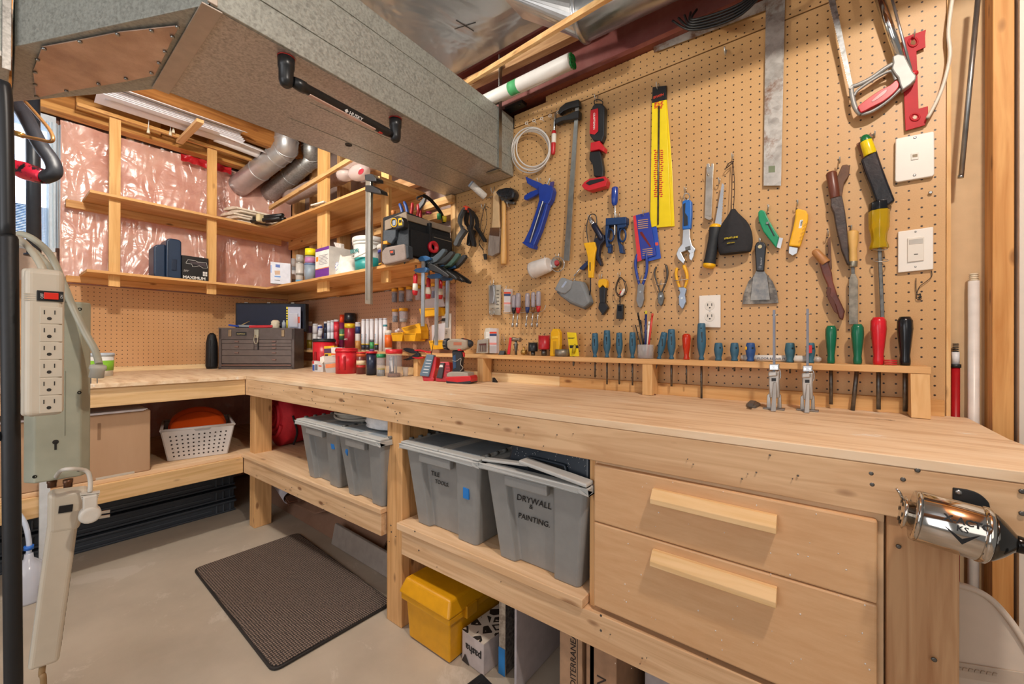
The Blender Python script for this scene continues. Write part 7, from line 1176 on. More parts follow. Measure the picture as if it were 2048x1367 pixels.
for k,(px,py,c,l) in enumerate(((857,428,'#b0396c','pink wire coil in the right half of the tool bag'),(889,436,'#c8b020','yellow bottle cap in the far end of the tool bag'),(787,425,'#d08040','orange trimmed tool poking out of the left of the tool bag'),(878,431,'#3b8f5a','green tool end in the far end of the tool bag'))):
    p_=wy(px,py,[.15,.06,.28,.08][k]); p_.z=max(p_.z,TZ-.004); solo('bag_item',l,'tool',MB().tube([p_+V((.018*math.cos(a),.012*math.sin(a),.004)) for a in [2*PI*i/16 for i in range(16)]],.0022,6,closed=True).tube([p_+V((.012*math.cos(a),.014*math.sin(a),.010)) for a in [2*PI*i/16 for i in range(16)]],.0022,6,closed=True) if k==0 else MB().lathe(p_,V((.2,-.2,1)),[(-.02,.010),(.008,.012),(.012,.008)],14),M(c,.4))
# ================================================================ totes under the bench
TG=M('#8b8c8b',.36,var=.04); TG2=M('#bdbfbd',.4,var=.04); TB_=M('#8fa3b3',.4,var=.04)
def tote(lab,x0,x1,yf,zb,zt,depth=.36,lid=True,tape=None):
    t=Thing('storage_tote',lab,'storage tote',((x0+x1)/2,yf,zb)); s=.035; fl=.030; zr=zt-.012
    f=lambda u,v,k:V((x0-s*k+(x1-x0+2*s*k)*u, yf-fl*k+depth*(v)+ (fl*k*2)*v, zb+(zr-zb)*k))
    def sec(k,n=7):     # rounded section with a recessed front panel
        P=[]; r=.02/(x1-x0)
        prof=[(0,.05),(.03,.0),(.22,.0),(.25,.10),(.68,.10),(.72,.0),(.97,.0),(1,.05),(1,.95),(.97,1),(.03,1),(0,.95)]
        return [f(u,v*(1 if v>.5 else .55),k) for u,v in prof]
    a=sec(0); b=sec(1); n=len(a); m=MB().add(a+b,[list(range(n))]+[(i,(i+1)%n,n+(i+1)%n,n+i) for i in range(n)]); m.add(sec(.02),[list(range(n))])
    t.p('bin',m,TG,bev=.004)
    o0=f(0,0,1); o1=f(1,1,1); X0,X1,Y0,Y1=o0.x-.012,o1.x+.012,o0.y-.014,o1.y+.01
    t.p('rim',MB().box(X0,X1,Y0,Y0+.03,zr-.012,zr+.006).box(X0,X1,Y1-.03,Y1,zr-.012,zr+.006).box(X0,X0+.03,Y0,Y1,zr-.012,zr+.006).box(X1-.03,X1,Y0,Y1,zr-.012,zr+.006),TG2,bev=.004,label='pale rim'); w=X1-X0
    t.p('grip_lip',MB().box(X0+w*.26,X0+w*.66,yf-fl-.009,yf-fl+.012,zr-.045,zr-.014),TG,bev=.004)
    if lid:
        xm=X0+w*.52
        for a_,b_ in ((X0+.004,xm-.002),(xm+.002,X1-.004)): 
            l_=t.p('lid_flap',MB().box(a_,b_,Y0+.004,Y1-.004,zr+.0065,zr+.013),TB_ if 0 else TG2,bev=.002,label='blue grey sunken lid half')
            t.p('lid_panel',MB().box(a_+.03,b_-.02,Y0+.035,Y1-.03,zr+.0132,zr+.0145),M('#8e9aa3',.35),parent=l_,bev=.001)
            t.p('lid_rib',MB().obox(((a_+b_)/2,(Y0+Y1)/2,zr+.017),.09,.008,.004,(1,.6,0),(-.6,1,0)),M('#9aa5ac',.35),parent=l_,bev=.001)
        for xx in (X0+.006,X1-.006):
            m=MB()
            for k in range(9): m.lathe((xx,Y0+.05+k*(Y1-Y0-.1)/8,zr+.014),Y,[(-.008,.006),(.008,.006)],8)
            t.p('hinge_knuckle',m,M('#6e706e',.5))['kind']='stuff'
    if tape: t.p('tape_mark',MB().prism([wy(a_,b_,-(yf-fl*.6)+.0045) for a_,b_ in O(tape)],(0,.004,0)),M('#1f78c8',.6))
    return t,(X0,X1,Y0,Y1,zr)
t1,b1=tote('grey storage tote with the cable coil on it, beside the red sleeping bag',1.614,1.880,-.626,.4195,.688,tape='661 886 668 887 669 898 663 897')
t2,b2=tote('grey storage tote with the plastic wrapped coil on it',1.962,2.200,-.632,.4195,.688,tape='690 903 693 893 696 900 694 911')
t3,b3=tote('grey storage tote marked TILE TOOLS in black marker',2.364,2.655,-.600,.3985,.690,tape='926 974 937 978 937 999 926 995')
t4,b4=tote('grey storage tote marked DRYWALL & PAINTING with its lid propped open',2.746,3.02,-.598,.3985,.690,lid=False)
INK=M('#15161a',.6)
def hand(t,s,px,py,yf,h): g,n=PL((0,yf+.0188-.0012,.3985),(0,-1,-.107)); t.text(s,g(px,py),X,V((0,-.107,1)),h,INK,shear=.15,ext=.0004)
hand(t3,'TILE',862,949,-.600,.0165); hand(t3,'TOOLS.',870,965,-.600,.0145)
hand(t4,'DRYWALL',1033,998,-.598,.0185); hand(t4,'&',1058,1016,-.598,.014); hand(t4,'PAINTING.',1036,1034,-.598,.0165)
# open flaps of tote 4
X0,X1,Y0,Y1,zr=b4
t4.p('lid_flap',MB().hexa([(X0+.005,Y0+.01,zr+.007),(X0+.175,Y0+.01,zr+.022),(X0+.175,Y0+.038,zr+.022),(X0+.005,Y0+.038,zr+.007)],[(X0+.005,Y0+.01,zr+.015),(X0+.175,Y0+.01,zr+.030),(X0+.175,Y0+.038,zr+.030),(X0+.005,Y0+.038,zr+.015)]),TG2,bev=.003)
t4.p('lid_flap',MB().hexa([(X0+.155,Y0-.003,zr+.031),(X1-.003,Y0-.003,zr+.008),(X1-.003,Y0+.038,zr+.008),(X0+.155,Y0+.038,zr+.031)],[(X0+.155,Y0-.003,zr+.041),(X1-.003,Y0-.003,zr+.018),(X1-.003,Y0+.038,zr+.018),(X0+.155,Y0+.038,zr+.041)]),TG2,bev=.003)
BBX=speck('#1c2632','#26323f',6,.35,.65,.3)
t=Thing('black_tool_box','black paint speckled plastic tool box sitting in the open tote','tool box',(2.9,-.5,.72)); z0_=zr-.02
t.p('shell',MB().hexa([(2.735,-.60,z0_),(3.03,-.60,z0_),(3.03,-.33,z0_),(2.735,-.33,z0_)],[(2.75,-.565,.775),(3.015,-.565,.775),(3.015,-.35,.775),(2.75,-.35,.775)]) if 0 else MB().hexa([(2.765,-.592,z0_),(3.045,-.592,z0_),(3.045,-.33,z0_),(2.765,-.33,z0_)],[(2.775,-.572,.748),(3.035,-.572,.748),(3.035,-.35,.748),(2.775,-.35,.748)]),BBX,bev=.008,seg=3)
t.p('handle_arch',MB().tube(bez([(2.84,-.592,z0_+.03),(2.845,-.588,z0_+.052),(2.86,-.587,z0_+.056),(2.955,-.587,z0_+.054),(2.97,-.588,z0_+.05),(2.975,-.592,z0_+.03)],4),.004,8),M('#2b3642',.4)); t.p('recess',MB().box(2.848,2.968,-.5905,-.585,z0_+.02,z0_+.052),M('#0b0e13',.6))
m=MB(); R.seed(4)
for i in range(60): m.ball((R.uniform(2.79,3.03),-.580,R.uniform(z0_+.04,.745)),.0012,.0016,.0012,5,3)
t.p('paint_speck',m,M('#cfd2d4',.6))['kind']='stuff'
# coils on the totes
def coil(name,lab,c,r,n,m_,tr,h,seed,cat='cable'):
    R.seed(seed); t=Thing(name,lab,cat,c)
    for k in range(n):
        rr=r*R.uniform(.86,1.05); ox,oy=R.uniform(-.008,.008),R.uniform(-.008,.008); zz=c[2]+tr+h*k/n
        t.p('loop',MB().tube([V((c[0]+ox+rr*math.cos(a)*1.0,c[1]+oy+rr*.85*math.sin(a),zz+.004*math.sin(2*a+k))) for a in [2*PI*i/36 for i in range(36)]],tr,8,closed=True),m_)
    return t
zt1=b1[4]+.018; coil('cable_coil','coil of beige cable lying on the tote lid next to the red sleeping bag',(1.81,-.47,zt1+.002),.135,7,M('#b5aea3',.45),.0052,.035,3); coil('cable_coil','dark blue black cable coil lying inside the beige coil',(1.83,-.45,zt1+.030),.10,5,M('#22242e',.45),.004,.022,5)
t=Thing('wrapped_tubing_coil','white tubing coil in clear shrink wrap on the second tote','tubing',(2.08,-.50,zt1)); zz=zt1+.002
t.p('wrapped_coil',MB().lathe((2.10,-.48,zz),Z,[(0,.115),(.008,.135),(.018,.130),(.026,.138),(.037,.132),(.046,.137),(.056,.12),(.058,.06),(.004,.05)],44),speck('#d9dbe0','#f4f4f6',30,.35,.65,.22,.4))
# red sleeping bag
RS=speck('#a8101f','#c01a28',18,.35,.65,.75,.15)
c=V((.90,-.49,.42+.168)); t=Thing('sleeping_bag','rolled red sleeping bag on the lower shelf behind the corner leg','sleeping bag',(c.x,c.y,.42))
def sl(u,v):
    a=u*2*PI; k=1-.30*max(0,(.06-v)/.06)**2 if v<.06 else 1; w=.168*k*(1+.03*math.sin(a*3+v*5)+.02*math.sin(a*7)); return V((c.x+.0+math.cos(a)*w*1.02,c.y+.34*v-.002,c.z+math.sin(a)*w*.985))
t.p('roll',MB().grid(sl,48,14).prism([sl(i/48,0) for i in range(48)],(0,.002,0)).prism([sl(i/48,1) for i in range(48)],(0,-.002,0)),RS)
sp=[V((c.x-.01+math.cos(a*1.0)*(.012+.0062*a),c.y-.004,c.z+.01+math.sin(a)*(.012+.0062*a))) for a in [i*.35 for i in range(54)]]
t.p('rolled_edge',MB().tube(sp,.012,8),RS,label='spiral edge of the roll'); t.p('black_strap',MB().tube(bez([V((c.x+.175,c.y+.03,c.z+.03)),V((c.x+.165,c.y+.06,c.z-.07)),V((c.x+.10,c.y+.07,c.z-.155))],6),.006,8),M('#1c1014',.8))
tag(MB().ball((.66,-.27,.555),.11,.16,.13,24,14).build('red_stuff_sack',RS),'smaller red fabric bundle half hidden behind the corner leg','bundle')
# basket with orange bowls, carton with papers
Bq=[(337,922),(454,906)]; a=wz(337,922,.4195); b=wz(454,906,.4195); ex=(b-a).normalized(); ey=V((-ex.y,ex.x,0)); ey=ey if ey.x<0 else -ey
WB=M('#d5cfcb',.4,var=.02); t=Thing('laundry_basket','white plastic basket with rows of holes on the short lower shelf','basket',a)
Lb=(b-a).length; Db=.30; Hb2=.165
def bk(u,v,k): return a+ex*(-.03*k+(Lb+.06*k)*u)+ey*(-.025*k+(Db+.05*k)*v)+Z*(Hb2*k)
hole=M('#2b201d',.8)
def wallq(p,q,tk=.004): # wall panel between two corners
    A0,A1=bk(*p,0),bk(*q,0); B0,B1=bk(*p,1),bk(*q,1); nn=(A1-A0).cross(Z).normalized()*tk; return MB().hexa([A0,A1,A1+nn,A0+nn],[B0,B1,B1+nn,B0+nn])
for p,q in (((0,0),(1,0)),((1,0),(1,1)),((1,1),(0,1)),((0,1),(0,0))): t.p('side_wall',wallq(p,q),WB,bev=.002)
t.p('bottom',MB().hexa([bk(0,0,0),bk(1,0,0),bk(1,1,0),bk(0,1,0)],[p_+Z*.004 for p_ in (bk(0,0,.02),bk(1,0,.02),bk(1,1,.02),bk(0,1,.02))]),WB)
m=MB()
for p,q in (((0,0),(1,0)),((1,0),(1,1)),((1,1),(0,1)),((0,1),(0,0))): m.tube([bk(*p,1),bk(*q,1)],.007,8)
t.p('rim',m,WB); m=MB()
fn=-(ey)
for i in range(11):
    for j in range(6):
        k=.14+.13*j; p_=bk(.10+.08*i,0,k); m.lathe(p_,fn,[(.0,.0042),(.0046,.0042)],10)
for i in range(7):
    for j in range(6): p_=bk(0,.12+.12*i,.14+.13*j); m.lathe(p_,-ex,[(0,.0042),(.0046,.0042)],10)
t.p('hole',m,hole)['kind']='stuff'
mid=bk(.55,0,1); t.p('grip_notch',MB().prism([mid+ex*x_-Z*z_+fn*.0015 for x_,z_ in ((-.045,-.004),(.045,-.004),(.03,.016),(-.03,.016))],fn*.002),M('#a9a5a3',.4),bev=.001)
OR=M('#f4601f',.22,var=0); cc=bk(.5,.35,1)
for k,(o,tl,r_,l) in enumerate(((V((0,0,-.005)),.95,.125,'front glossy orange disc lying tilted in the white basket'),(ey*.055+V((0,0,.012)),.95,.128,'rear orange disc behind the first one in the white basket'))):
    ax=(fn*.55+Z*.85+CR*.0).normalized(); P=cc+o; t=Thing('orange_disc',l,'disc',P); t.p('disc',MB().lathe(P,ax,[(-.03,r_),(-.028,r_*1.0),(-.006,r_*.985),(.002,r_*.93),(.006,r_*.8),(.0085,r_*.4),(.009,.002)],48),OR); t.p('rim',MB().tube([P-ax*.029+(perp(ax)[0]*math.cos(q_)+perp(ax)[1]*math.sin(q_))*r_ for q_ in [2*PI*i/48 for i in range(48)]],.004,8,closed=True),M('#e04a16',.25))
KR=speck('#b08a68','#bd9876',5,.3,.7,.75,axis=(1,1,.2))
t=Thing('cardboard_box','large plain cardboard box on the short lower shelf','cardboard box',(.7,-1.3,.42)); t.p('box_body',MB().box(.44,.925,-1.62,-1.062,.4195,.712),KR,bev=.004); t.p('top_flap',MB().box(.445,.922,-1.615,-1.34,.7125,.715).box(.445,.922,-1.335,-1.067,.7125,.715),KR)
t.p('torn_mark',MB().box(.9255,.9262,-1.245,-1.235,.60,.675),M('#8d6a4c',.8)); t.p('clear_tape',MB().box(.9255,.9265,-1.25,-1.12,.4198,.43),glass('#e6dac8',.6,.3))
for k,l in enumerate(('lower','middle','top')): solo('paper_sheet',l+' sheet of white paper lying on the cardboard box','paper',MB().prism([(.50+.01*k,-1.60,.7155+.0022*k),(.945-.004*k,-1.60,.7155+.0022*k),(.945-.006*k,-1.09+.008*k,.7155+.0022*k),(.50,-1.075,.7155+.0022*k)],(0,0,.002)),M('#d6cdca',.6))
# stacked black trays
TRY=M('#353b43',.5,bump=.06,bs=80)
for k,l in enumerate(('bottom one of three stacked black plastic trays on the floor','middle one of three stacked black plastic trays','top one of three stacked black plastic trays under the short shelf')):
    z_=.0005+.078*k; t=Thing('plastic_tray',l,'tray',(.5,-1.0,z_),'black trays stacked on the floor'); dx=.006*k; y1_=-.60-.0*k
    t.p('tray_wall',MB().box(.12,.61-dx,-1.62,y1_,z_,z_+.058),TRY,bev=.006); t.p('upper_lip',MB().box(.11,.622-dx,-1.63,y1_+.008,z_+.055,z_+.068),TRY,bev=.003); t.p('lower_lip',MB().box(.115,.618-dx,-1.625,y1_+.004,z_,z_+.012),TRY,bev=.003); m=MB()
    for y_ in (-.625,-.66,-.695,-1.50,-1.46,-1.42): m.box(.608-dx,.617-dx,y_-.004,y_+.002,z_+.010,z_+.056)
    t.p('end_rib',m,M('#4a5159',.5)); t.p('side_rib',MB().box(.608-dx,.6145-dx,-1.4,-.72,z_+.028,z_+.033),M('#4a5159',.5))
# floor things behind the left legs
CD=speck('#8d6a55','#9c7862',6,.35,.65,.8)
t=Thing('cardboard_sheet','long brown cardboard sheet leaning against the wall below the lower shelf','cardboard',(1.2,-.2,0)); t.p('sheet',MB().hexa([(.50,-.41,.001),(1.85,-.43,.001),(1.85,-.42,.001),(.50,-.40,.001)],[(.50,-.25,.25),(1.85,-.27,.22),(1.85,-.26,.22),(.50,-.24,.25)]),CD); t.p('folded_flap',MB().hexa([(1.0,-.42,.07),(1.30,-.44,.10),(1.30,-.435,.105),(1.0,-.415,.075)],[(1.1,-.36,.12),(1.45,-.36,.15),(1.45,-.355,.155),(1.1,-.355,.125)]),CD)
t=Thing('poster_roll','white paper roll with brown boards inside lying below the lower shelf','roll',(.9,-.33,.1)); t.p('roll',MB().lathe((.42,-.37,.24),V((.66,-.10,-.10)),[(0,.036),(.66,.036),(.655,.032),(.0,.030)],24),M('#c9c3cc',.5)); t.p('inner_board',MB().obox((1.06,-.467,.148),.14,.045,.006,(1,-.15,-.15),(0,1,0)).obox((1.06,-.467,.136),.13,.05,.006,(1,-.15,-.15),(0,1,.1)),M('#6b4634',.7))
solo('white_board','white painted board lying on edge on the floor beneath the first two totes','board',MB().hexa([(1.50,-.455,.001),(2.2,-.465,.001),(2.2,-.445,.001),(1.50,-.435,.001)],[(1.50,-.435,.10),(2.2,-.445,.09),(2.2,-.43,.09),(1.50,-.42,.10)]),M('#a3988f',.8,bump=.1),bev=.003)
# mat
mt,nt,b=_new('woven_mat'); L=nt.links; b.inputs['Roughness'].default_value=.8; tc=N(nt,'ShaderNodeTexCoord'); w1=N(nt,'ShaderNodeTexWave'); w1.inputs['Scale'].default_value=38; w1.bands_direction='Y'; w2=N(nt,'ShaderNodeTexWave'); w2.inputs['Scale'].default_value=30; w2.bands_direction='X'; L.new(tc.outputs['Object'],w1.inputs[0]); L.new(tc.outputs['Object'],w2.inputs[0])
n=N(nt,'ShaderNodeTexNoise'); n.inputs['Scale'].default_value=260; L.new(tc.outputs['Object'],n.inputs['Vector']); q_=N(nt,'ShaderNodeMath',operation='MULTIPLY'); L.new(w1.outputs['Fac'],q_.inputs[0]); L.new(w2.outputs['Fac'],q_.inputs[1]); q2_=N(nt,'ShaderNodeMath',operation='MULTIPLY_ADD'); L.new(n.outputs[0],q2_.inputs[0]); q2_.inputs[1].default_value=.9; L.new(q_.outputs[0],q2_.inputs[2])
cr=N(nt,'ShaderNodeValToRGB'); cr.color_ramp.elements[0].position=.45; cr.color_ramp.elements[0].color=srgb('#241e1d'); cr.color_ramp.elements[1].position=1.1 if 0 else .95; cr.color_ramp.elements[1].color=srgb('#8d7a6c'); L.new(q2_.outputs[0],cr.inputs[0]); L.new(cr.outputs[0],b.inputs['Base Color']); u=N(nt,'ShaderNodeBump'); u.inputs['Strength'].default_value=.4; u.inputs['Distance'].default_value=.004; L.new(q2_.outputs[0],u.inputs['Height']); L.new(u.outputs[0],b.inputs['Normal'])
cs=[wz(386,1138,.006),wz(596,1065,.006),wz(787,1205,.006),wz(545,1344,.006)]; o=[]
for i,c_ in enumerate(cs):
    p0=(cs[i-1]-c_).normalized(); p1=(cs[(i+1)%4]-c_).normalized(); r_=.035
    for k in range(7): s_=k/6; o.append(c_+p0*r_*(1-s_)**2+p1*r_*s_**2)
t=Thing('floor_mat','brown woven anti fatigue mat with rounded corners on the floor','mat',(1.7,-.76,.0)); t.p('mat_base',MB().prism([V((p.x,p.y,.0006)) for p in o],(0,0,.009)),M('#231f1e',.6),bev=.002); ctr=sum(o,V((0,0,0)))/len(o); t.p('woven_top',MB().prism([V((ctr.x+(p.x-ctr.x)*.985,ctr.y+(p.y-ctr.y)*.975,.0097)) for p in o],(0,0,.003)),mt,bev=.0012)
# yellow tool box
YT=M('#d99a0c',.38,var=.05); x0,x1,y0,y1=2.362,2.568,-.632,-.30
t=Thing('yellow_tool_box','yellow plastic tool box with a ribbed lid on the floor beneath the TILE TOOLS tote','tool box',((x0+x1)/2,y0,0)); 
t.p('tub',MB().hexa([(x0,y0,.004),(x1,y0,.004),(x1,y1,.004),(x0,y1,.004)],[(x0-.008,y0-.008,.145),(x1+.008,y0-.008,.145),(x1+.008,y1,.145),(x0-.008,y1,.145)]),YT,bev=.006,seg=3); t.p('tub_rim',MB().box(x0-.020,x1+.020,y0-.022,y1+.01,.140,.165),YT,bev=.006,seg=3)
l_=t.p('lid',MB().hexa([(x0-.026,y0-.030,.166),(x1+.026,y0-.030,.166),(x1+.026,y1+.015,.166),(x0-.026,y1+.015,.166)],[(x0-.010,y0-.008,.215),(x1+.010,y0-.008,.215),(x1+.010,y1,.215),(x0-.010,y1,.215)]),YT,bev=.008,seg=3)
for k in range(10): t.p('lid_rib',MB().box(x0+.02+k*.018,x0+.030+k*.018,y0+.09,y1-.06,.2152,.2185),YT,parent=l_,bev=.0015)
t.p('latch',MB().box(x1+.009,x1+.030,y0+.05,y0+.10,.135,.175),M('#c98d0a',.4),bev=.002); t.p('black_feet',MB().box(x0+.01,x1-.005,y0+.01,y1-.01,.0005,.004),BLACK); t.p('handle',MB().box(x0+.01,x0+.06,-.52,-.40,.2155,.228),M('#23252a',.5),bev=.003)
# patterned tile carton
pm,nt,b=_new('patterned_carton'); L=nt.links; b.inputs['Roughness'].default_value=.6; tc=N(nt,'ShaderNodeTexCoord'); vo=N(nt,'ShaderNodeTexVoronoi'); vo.inputs['Scale'].default_value=26; vo.feature='DISTANCE_TO_EDGE'; mp=N(nt,'ShaderNodeMapping'); mp.inputs['Rotation'].default_value=(0,0,.78); L.new(tc.outputs['Object'],mp.inputs[0]); L.new(mp.outputs[0],vo.inputs['Vector']); vo.inputs['Randomness'].default_value=.55; cr=N(nt,'ShaderNodeValToRGB'); cr.color_ramp.interpolation='CONSTANT'; cr.color_ramp.elements[0].color=srgb('#cfc3b4'); e=cr.color_ramp.elements[1]; e.position=.14; e.color=srgb('#26211e'); k=cr.color_ramp.elements.new(.30); k.color=srgb('#cfc3b4'); L.new(vo.outputs['Distance'],cr.inputs[0]); L.new(cr.outputs[0],b.inputs['Base Color'])
t=Thing('tile_carton','small carton with a black and white tile pattern on top beside the yellow tool box','carton',(2.63,-.59,0)); P4=[(2.583,-.590),(2.685,-.598),(2.700,-.36),(2.598,-.352)]
t.p('carton',MB().prism([(x,y,.001) for x,y in P4],(0,0,.098)),M('#bfb3b0',.6,var=.1),bev=.002); t.p('patterned_top',MB().prism([(x,y,.0995) for x,y in [(2.583,-.590),(2.685,-.598),(2.700,-.36),(2.598,-.352)]],(0,0,.0012)),pm); t.text('pasha',V((2.676,-.5985,.066)),V((-1,.08,0)),-Z,.024,INK,bold=.02); t.p('torn_edge',MB().prism([(2.585,-.5935,.002),(2.62,-.5965,.002),(2.60,-.595,.03)],(0,.001,0)),M('#3a312d',.8))
# slabs and cartons standing under the drawers
t=Thing('stone_slab','dark speckled tile slab on edge with blue tape on its corner','tile',(2.73,-.5,0)); t.p('slab',MB().box(2.716,2.738,-.555,-.30,.001,.284),speck('#3f3a38','#6f6862',90,.4,.6,.5),bev=.002); t.p('rough_edge',MB().box(2.714,2.739,-.5575,-.5555,.001,.284),speck('#8a7a6a','#b5a694',60,.4,.6,.7)); t.p('blue_tape',MB().box(2.713,2.7385,-.559,-.5575,.001,.085),M('#2a7fc4',.6))
solo('white_tile','large white tile panel on edge beside the speckled slab','tile',MB().box(2.796,2.804,-.585,-.30,.001,.284),M('#b9b1b4',.35),bev=.001)
def ucart(lab,x0,x1,y0,ztop,col): t=Thing('tile_carton',lab,'carton',((x0+x1)/2,y0,0)); t.p('carton',MB().box(x0,x1,y0,y0+.32,.001,ztop),M(col,.75,var=.1),bev=.002); return t
t=ucart('upright tile carton marked MEDITERRANEA in a vertical line',2.962,3.03,-.60,.283,'#a98668'); t.text('MEDITERRANEA',V((3.012,-.6008,.105)),Z,-X,.017,M('#2c211c',.7),ext=.0003); t.p('underline',MB().box(3.016,3.0172,-.6012,-.60,.10,.27),INK)
t.p('logo_disc',MB().lathe(V((2.998,-.600,.055)),-Y,[(0,.026),(.001,.026)],28),M('#2c6a9c',.5)); t.text('M',V((3.010,-.6014,.038)),Z,-X,.028,M('#0f2036',.6))
t=ucart('upright tile carton marked PORCELAIN next to the MEDITERRANEA one',3.042,3.125,-.60,.283,'#a07c5f'); t.text('P RCELAIN',V((3.098,-.6008,.03)),Z,-X,.026,M('#2c211c',.7)); t.p('diamond_mark',MB().tube([V((3.087,-.601,.085)),V((3.068,-.601,.066)),V((3.087,-.601,.047)),V((3.106,-.601,.066))],.0012,5,closed=True),INK)
t=ucart('white carton marked 25 pcs lying under the drawers',3.16,3.42,-.50,.20,'#aaa09f'); t.text('25 pcs',V((3.175,-.5008,.150)),X,Z,.012,INK,bold=.02)
for k in range(3): t.p('printed_bar',MB().box(3.235+.05*k,3.275+.05*k,-.5015,-.50,.146,.155),INK)
t=Thing('black_case','corner of a black plastic case on the floor at the bottom edge of the photo','case',(2.75,-.74,0)); t.p('case_body',MB().hexa([(2.68,-.80,.001),(2.90,-.86,.001),(2.92,-.66,.001),(2.70,-.62,.001)],[(2.685,-.79,.045),(2.89,-.85,.045),(2.91,-.67,.045),(2.705,-.63,.045)]),M('#1b1d20',.4,bump=.1),bev=.006); t.p('raised_panel',MB().hexa([(2.71,-.77,.0455),(2.87,-.82,.0455),(2.885,-.69,.0455),(2.725,-.655,.0455)],[(2.715,-.765,.052),(2.865,-.815,.052),(2.88,-.695,.052),(2.73,-.66,.052)]),M('#1b1d20',.4),bev=.002)
# ================================================================ pencil sharpener
PC=M('#c9c3bb',.10,1,var=0); k0=V((3.646,-.668,.779)); k1=V((3.722,-.668,.769)); ax=(k1-k0).normalized(); Ls=(k1-k0).length
t=Thing('pencil_sharpener','chrome crank pencil sharpener mounted on the front of the bench','pencil sharpener',(3.69,-.62,.78))
t.p('mount_plate',MB().prism([wy(x,y,.614) for x,y in arc([(1906,975),(1935,979),(1958,987),(1974,1000),(1980,1012),(1978,1040),(1906,1040)],3)],(0,.004,0)),BLACK,bev=.001); t.p('mount_bracket',MB().box(3.675,3.715,-.64,-.616,.76,.80),BLACK,bev=.003); t.p('screw',MB().lathe(wy(1917,984,.6145),-Y,[(0,.0042),(.001,.004),(.0015,.002)],14),STEEL)
rs=.039; t.p('shavings_drum',MB().lathe(k0,ax,[(0,rs*.90),(.004,rs),(Ls-.004,rs),(Ls,rs*.96)],48),PC); t.p('front_ring',MB().lathe(k0-ax*.004,ax,[(0,rs*.8),(.001,rs*.96),(.006,rs*1.0)],40),PC); t.p('rear_band',MB().lathe(k1-ax*.010,ax,[(0,rs*1.03),(.008,rs*1.03),(.010,rs*.97)],40),PC)
t.p('guide_disc',MB().lathe(k0-ax*.016,ax,[(0,rs*.55),(.003,rs*.66),(.006,rs*.5),(.012,rs*.5)],32),PC); m=MB()
for q_ in range(6): a_=2*PI*q_/6; p_,q2=perp(ax); m.lathe(k0-ax*.0165+(p_*math.cos(a_)+q2*math.sin(a_))*rs*.42,-ax,[(0,.0035),(.0006,.0035)],10)
t.p('pencil_hole',m,BLACK); t.p('guide_lever',MB().tube([k0-ax*.014+V((0,-.005,.02)),k0-ax*.018+V((0,-.006,.03)),k0-ax*.022+V((0,-.006,.036))],.0022,7),PC)
t.p('rear_dome',MB().lathe(k1,ax,[(0,rs*.92),(.006,rs*.85),(.016,rs*.62),(.024,rs*.38),(.027,rs*.3)],36),M('#57534e',.12,.95,var=0)); t.p('shaft_housing',MB().lathe(k1+ax*.016,ax,[(0,.013),(.022,.011),(.026,.009)],20),M('#2b2a29',.15,.8,var=0))
c_=k1+ax*.042; e_=c_+V((.002,-.006,-.036)); t.p('crank_arm',MB().tube(bez([c_+V((0,0,.004)),c_+V((.003,-.002,-.012)),e_],5),.0048,10),M('#a9a299',.2,.95,var=0)); t.p('crank_nut',MB().lathe(c_+ax*.002,ax,[(-.003,.007),(.004,.006),(.008,.003)],14),PC); t.p('crank_handle',MB().lathe(e_,V((1,-.12,-.12)),[(0,.0035),(.004,.0055),(.04,.0065),(.045,.005)],16),BLACK)
fn_=V((-.12,-1,.0)); dr=t.o
def drumtext(s,dx,dz,h,bold=.01):
    a_=math.asin(max(-.95,min(.95,dz/rs))); base=k0+ax*dx+V((0,-math.cos(a_)*rs*1.012,math.sin(a_)*rs)); t.text(s,base,ax,V((0,math.sin(a_),math.cos(a_))),h,INK,bold=bold)
drumtext('X-ACTO',.026,.016,.009,.03); drumtext('KS',.038,.006,.008); a_=-.02
t.p('chevron',MB().prism([k0+ax*.026+V((0,-rs*1.006,.008)),k0+ax*.031+V((0,-rs*1.01,.005)),k0+ax*.044+V((0,-rs*1.012,-.004)),k0+ax*.057+V((0,-rs*1.01,.005)),k0+ax*.062+V((0,-rs*1.006,.008)),k0+ax*.044+V((0,-rs*.99,-.012))],(0,.0015,0)),INK)
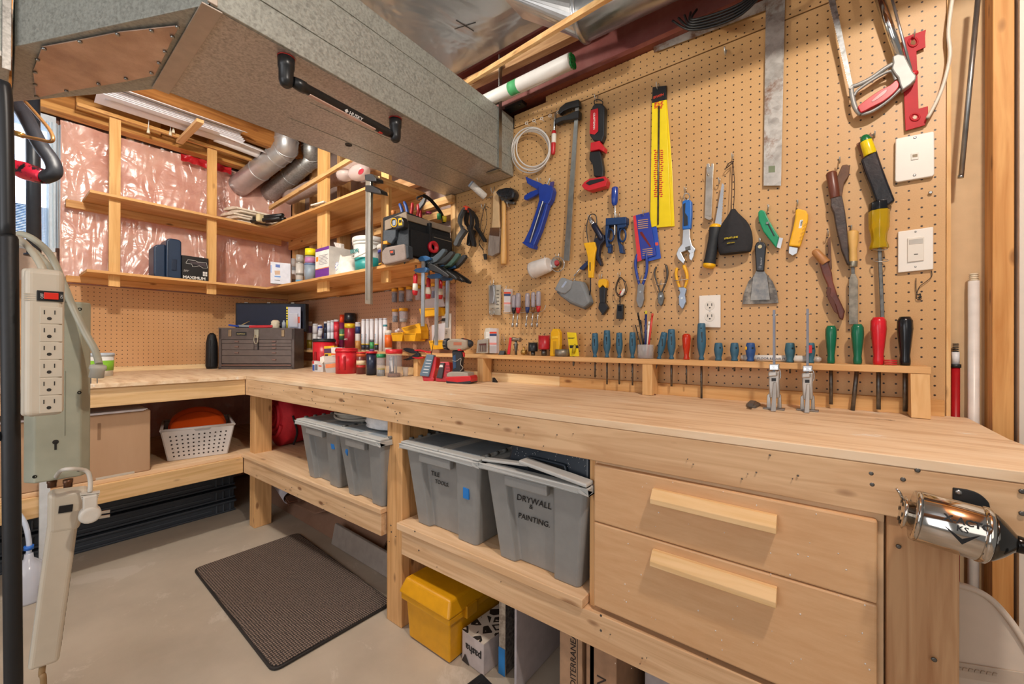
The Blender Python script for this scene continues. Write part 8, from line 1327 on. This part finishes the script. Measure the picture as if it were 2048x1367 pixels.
# ================================================================ right edge: poles and cream folding chair
t=Thing('white_pole','white plastic extension pole with a threaded tip standing in the corner by the stud','pole',(3.834,-.0,0)); px_=3.8345; zt_=wy(1946,562,.0).z; t.p('pole',MB().lathe((px_,.006,.001),Z,[(0,.0105),(zt_,.0105)],24),M('#ddd8d2',.35)); m=MB(); ztt=wy(1946,546,.0).z
m.lathe((px_,.006,zt_),Z,[(0,.008),(ztt-zt_,.0075)],18)
for k in range(4): m.lathe((px_,.006,zt_+.002+k*.005),Z,[(0,.0078),(.0012,.0098),(.0024,.0078)],20)
t.p('threaded_tip',m,M('#d8c9ae',.45))
t=Thing('red_pole','dark red extension pole with black threaded tip beside the pegboard edge','pole',(3.804,.012,0)); t.p('pole',MB().lathe((3.8035,.013,.001),Z,[(0,.0085),(.985,.0085)],20),M('#a3121c',.3)); t.p('collar',MB().lathe((3.8035,.013,.985),Z,[(0,.0105),(.009,.0105)],20),BLACK); t.p('white_sleeve',MB().lathe((3.8035,.013,.994),Z,[(0,.0075),(.032,.0075)],20),M('#d9dce0',.4)); m=MB()
for k in range(5): m.lathe((3.8035,.013,1.026+k*.0048),Z,[(0,.005),(.0014,.0066),(.0034,.005)],16)
t.p('threaded_tip',m,BLACK)
CRM=M('#d9c9b8',.5,var=.02,bump=.03)
t=Thing('folding_chair','large cream plastic folding chair back standing at the lower right edge','folding chair',(3.9,-.3,0)); ol=arc([(1890,1166),(1905,1166),(1950,1178),(1985,1200),(2020,1240),(2048,1282),(2060,1305)],4)
bk_=[wy(x,y,.30) for x,y in ol]; zb=.05; xr=bk_[-1].x; bk_+= [V((xr,-.30,zb)),V((bk_[0].x,-.30,zb))]; t.p('back_panel',MB().prism(bk_,(0,.018,0)),CRM,bev=.004); t.p('rim',MB().tube([p+V((0,-.003,0)) for p in bk_[:-2]],.006,8),CRM); t.p('embossed_band',MB().prism([wy(x,y,.304) for x,y in ((1905,1322),(2048,1345),(2048,1375),(1905,1352))],(0,.004,0)),M('#c9b8a6',.5),bev=.001)
for k in range(7): t.p('embossed_line',MB().prism([wy(x,y,.3065) for x,y in ((1915+k*12,1333+k*2),(1923+k*12,1334.5+k*2),(1921+k*12,1340+k*2),(1913+k*12,1338.5+k*2))],(0,.003,0)),M('#b9a896',.5))
for x_,col,l in ((3.756,'#2a1c18','dark brown pole standing behind the bench between the red pole and the folding chair'),(3.775,'#17171a','black pole standing behind the bench next to the dark brown one')): t=Thing('pole',l,'pole',(x_,-.035,0)); t.p('pole',MB().lathe((x_,-.05,.001),Z,[(0,.008),(.74,.008)],16),M(col,.4)); t.p('cap',MB().lathe((x_,-.05,.741),Z,[(0,.009),(.006,.008)],16),BLACK)
bpy.context.view_layer.update()
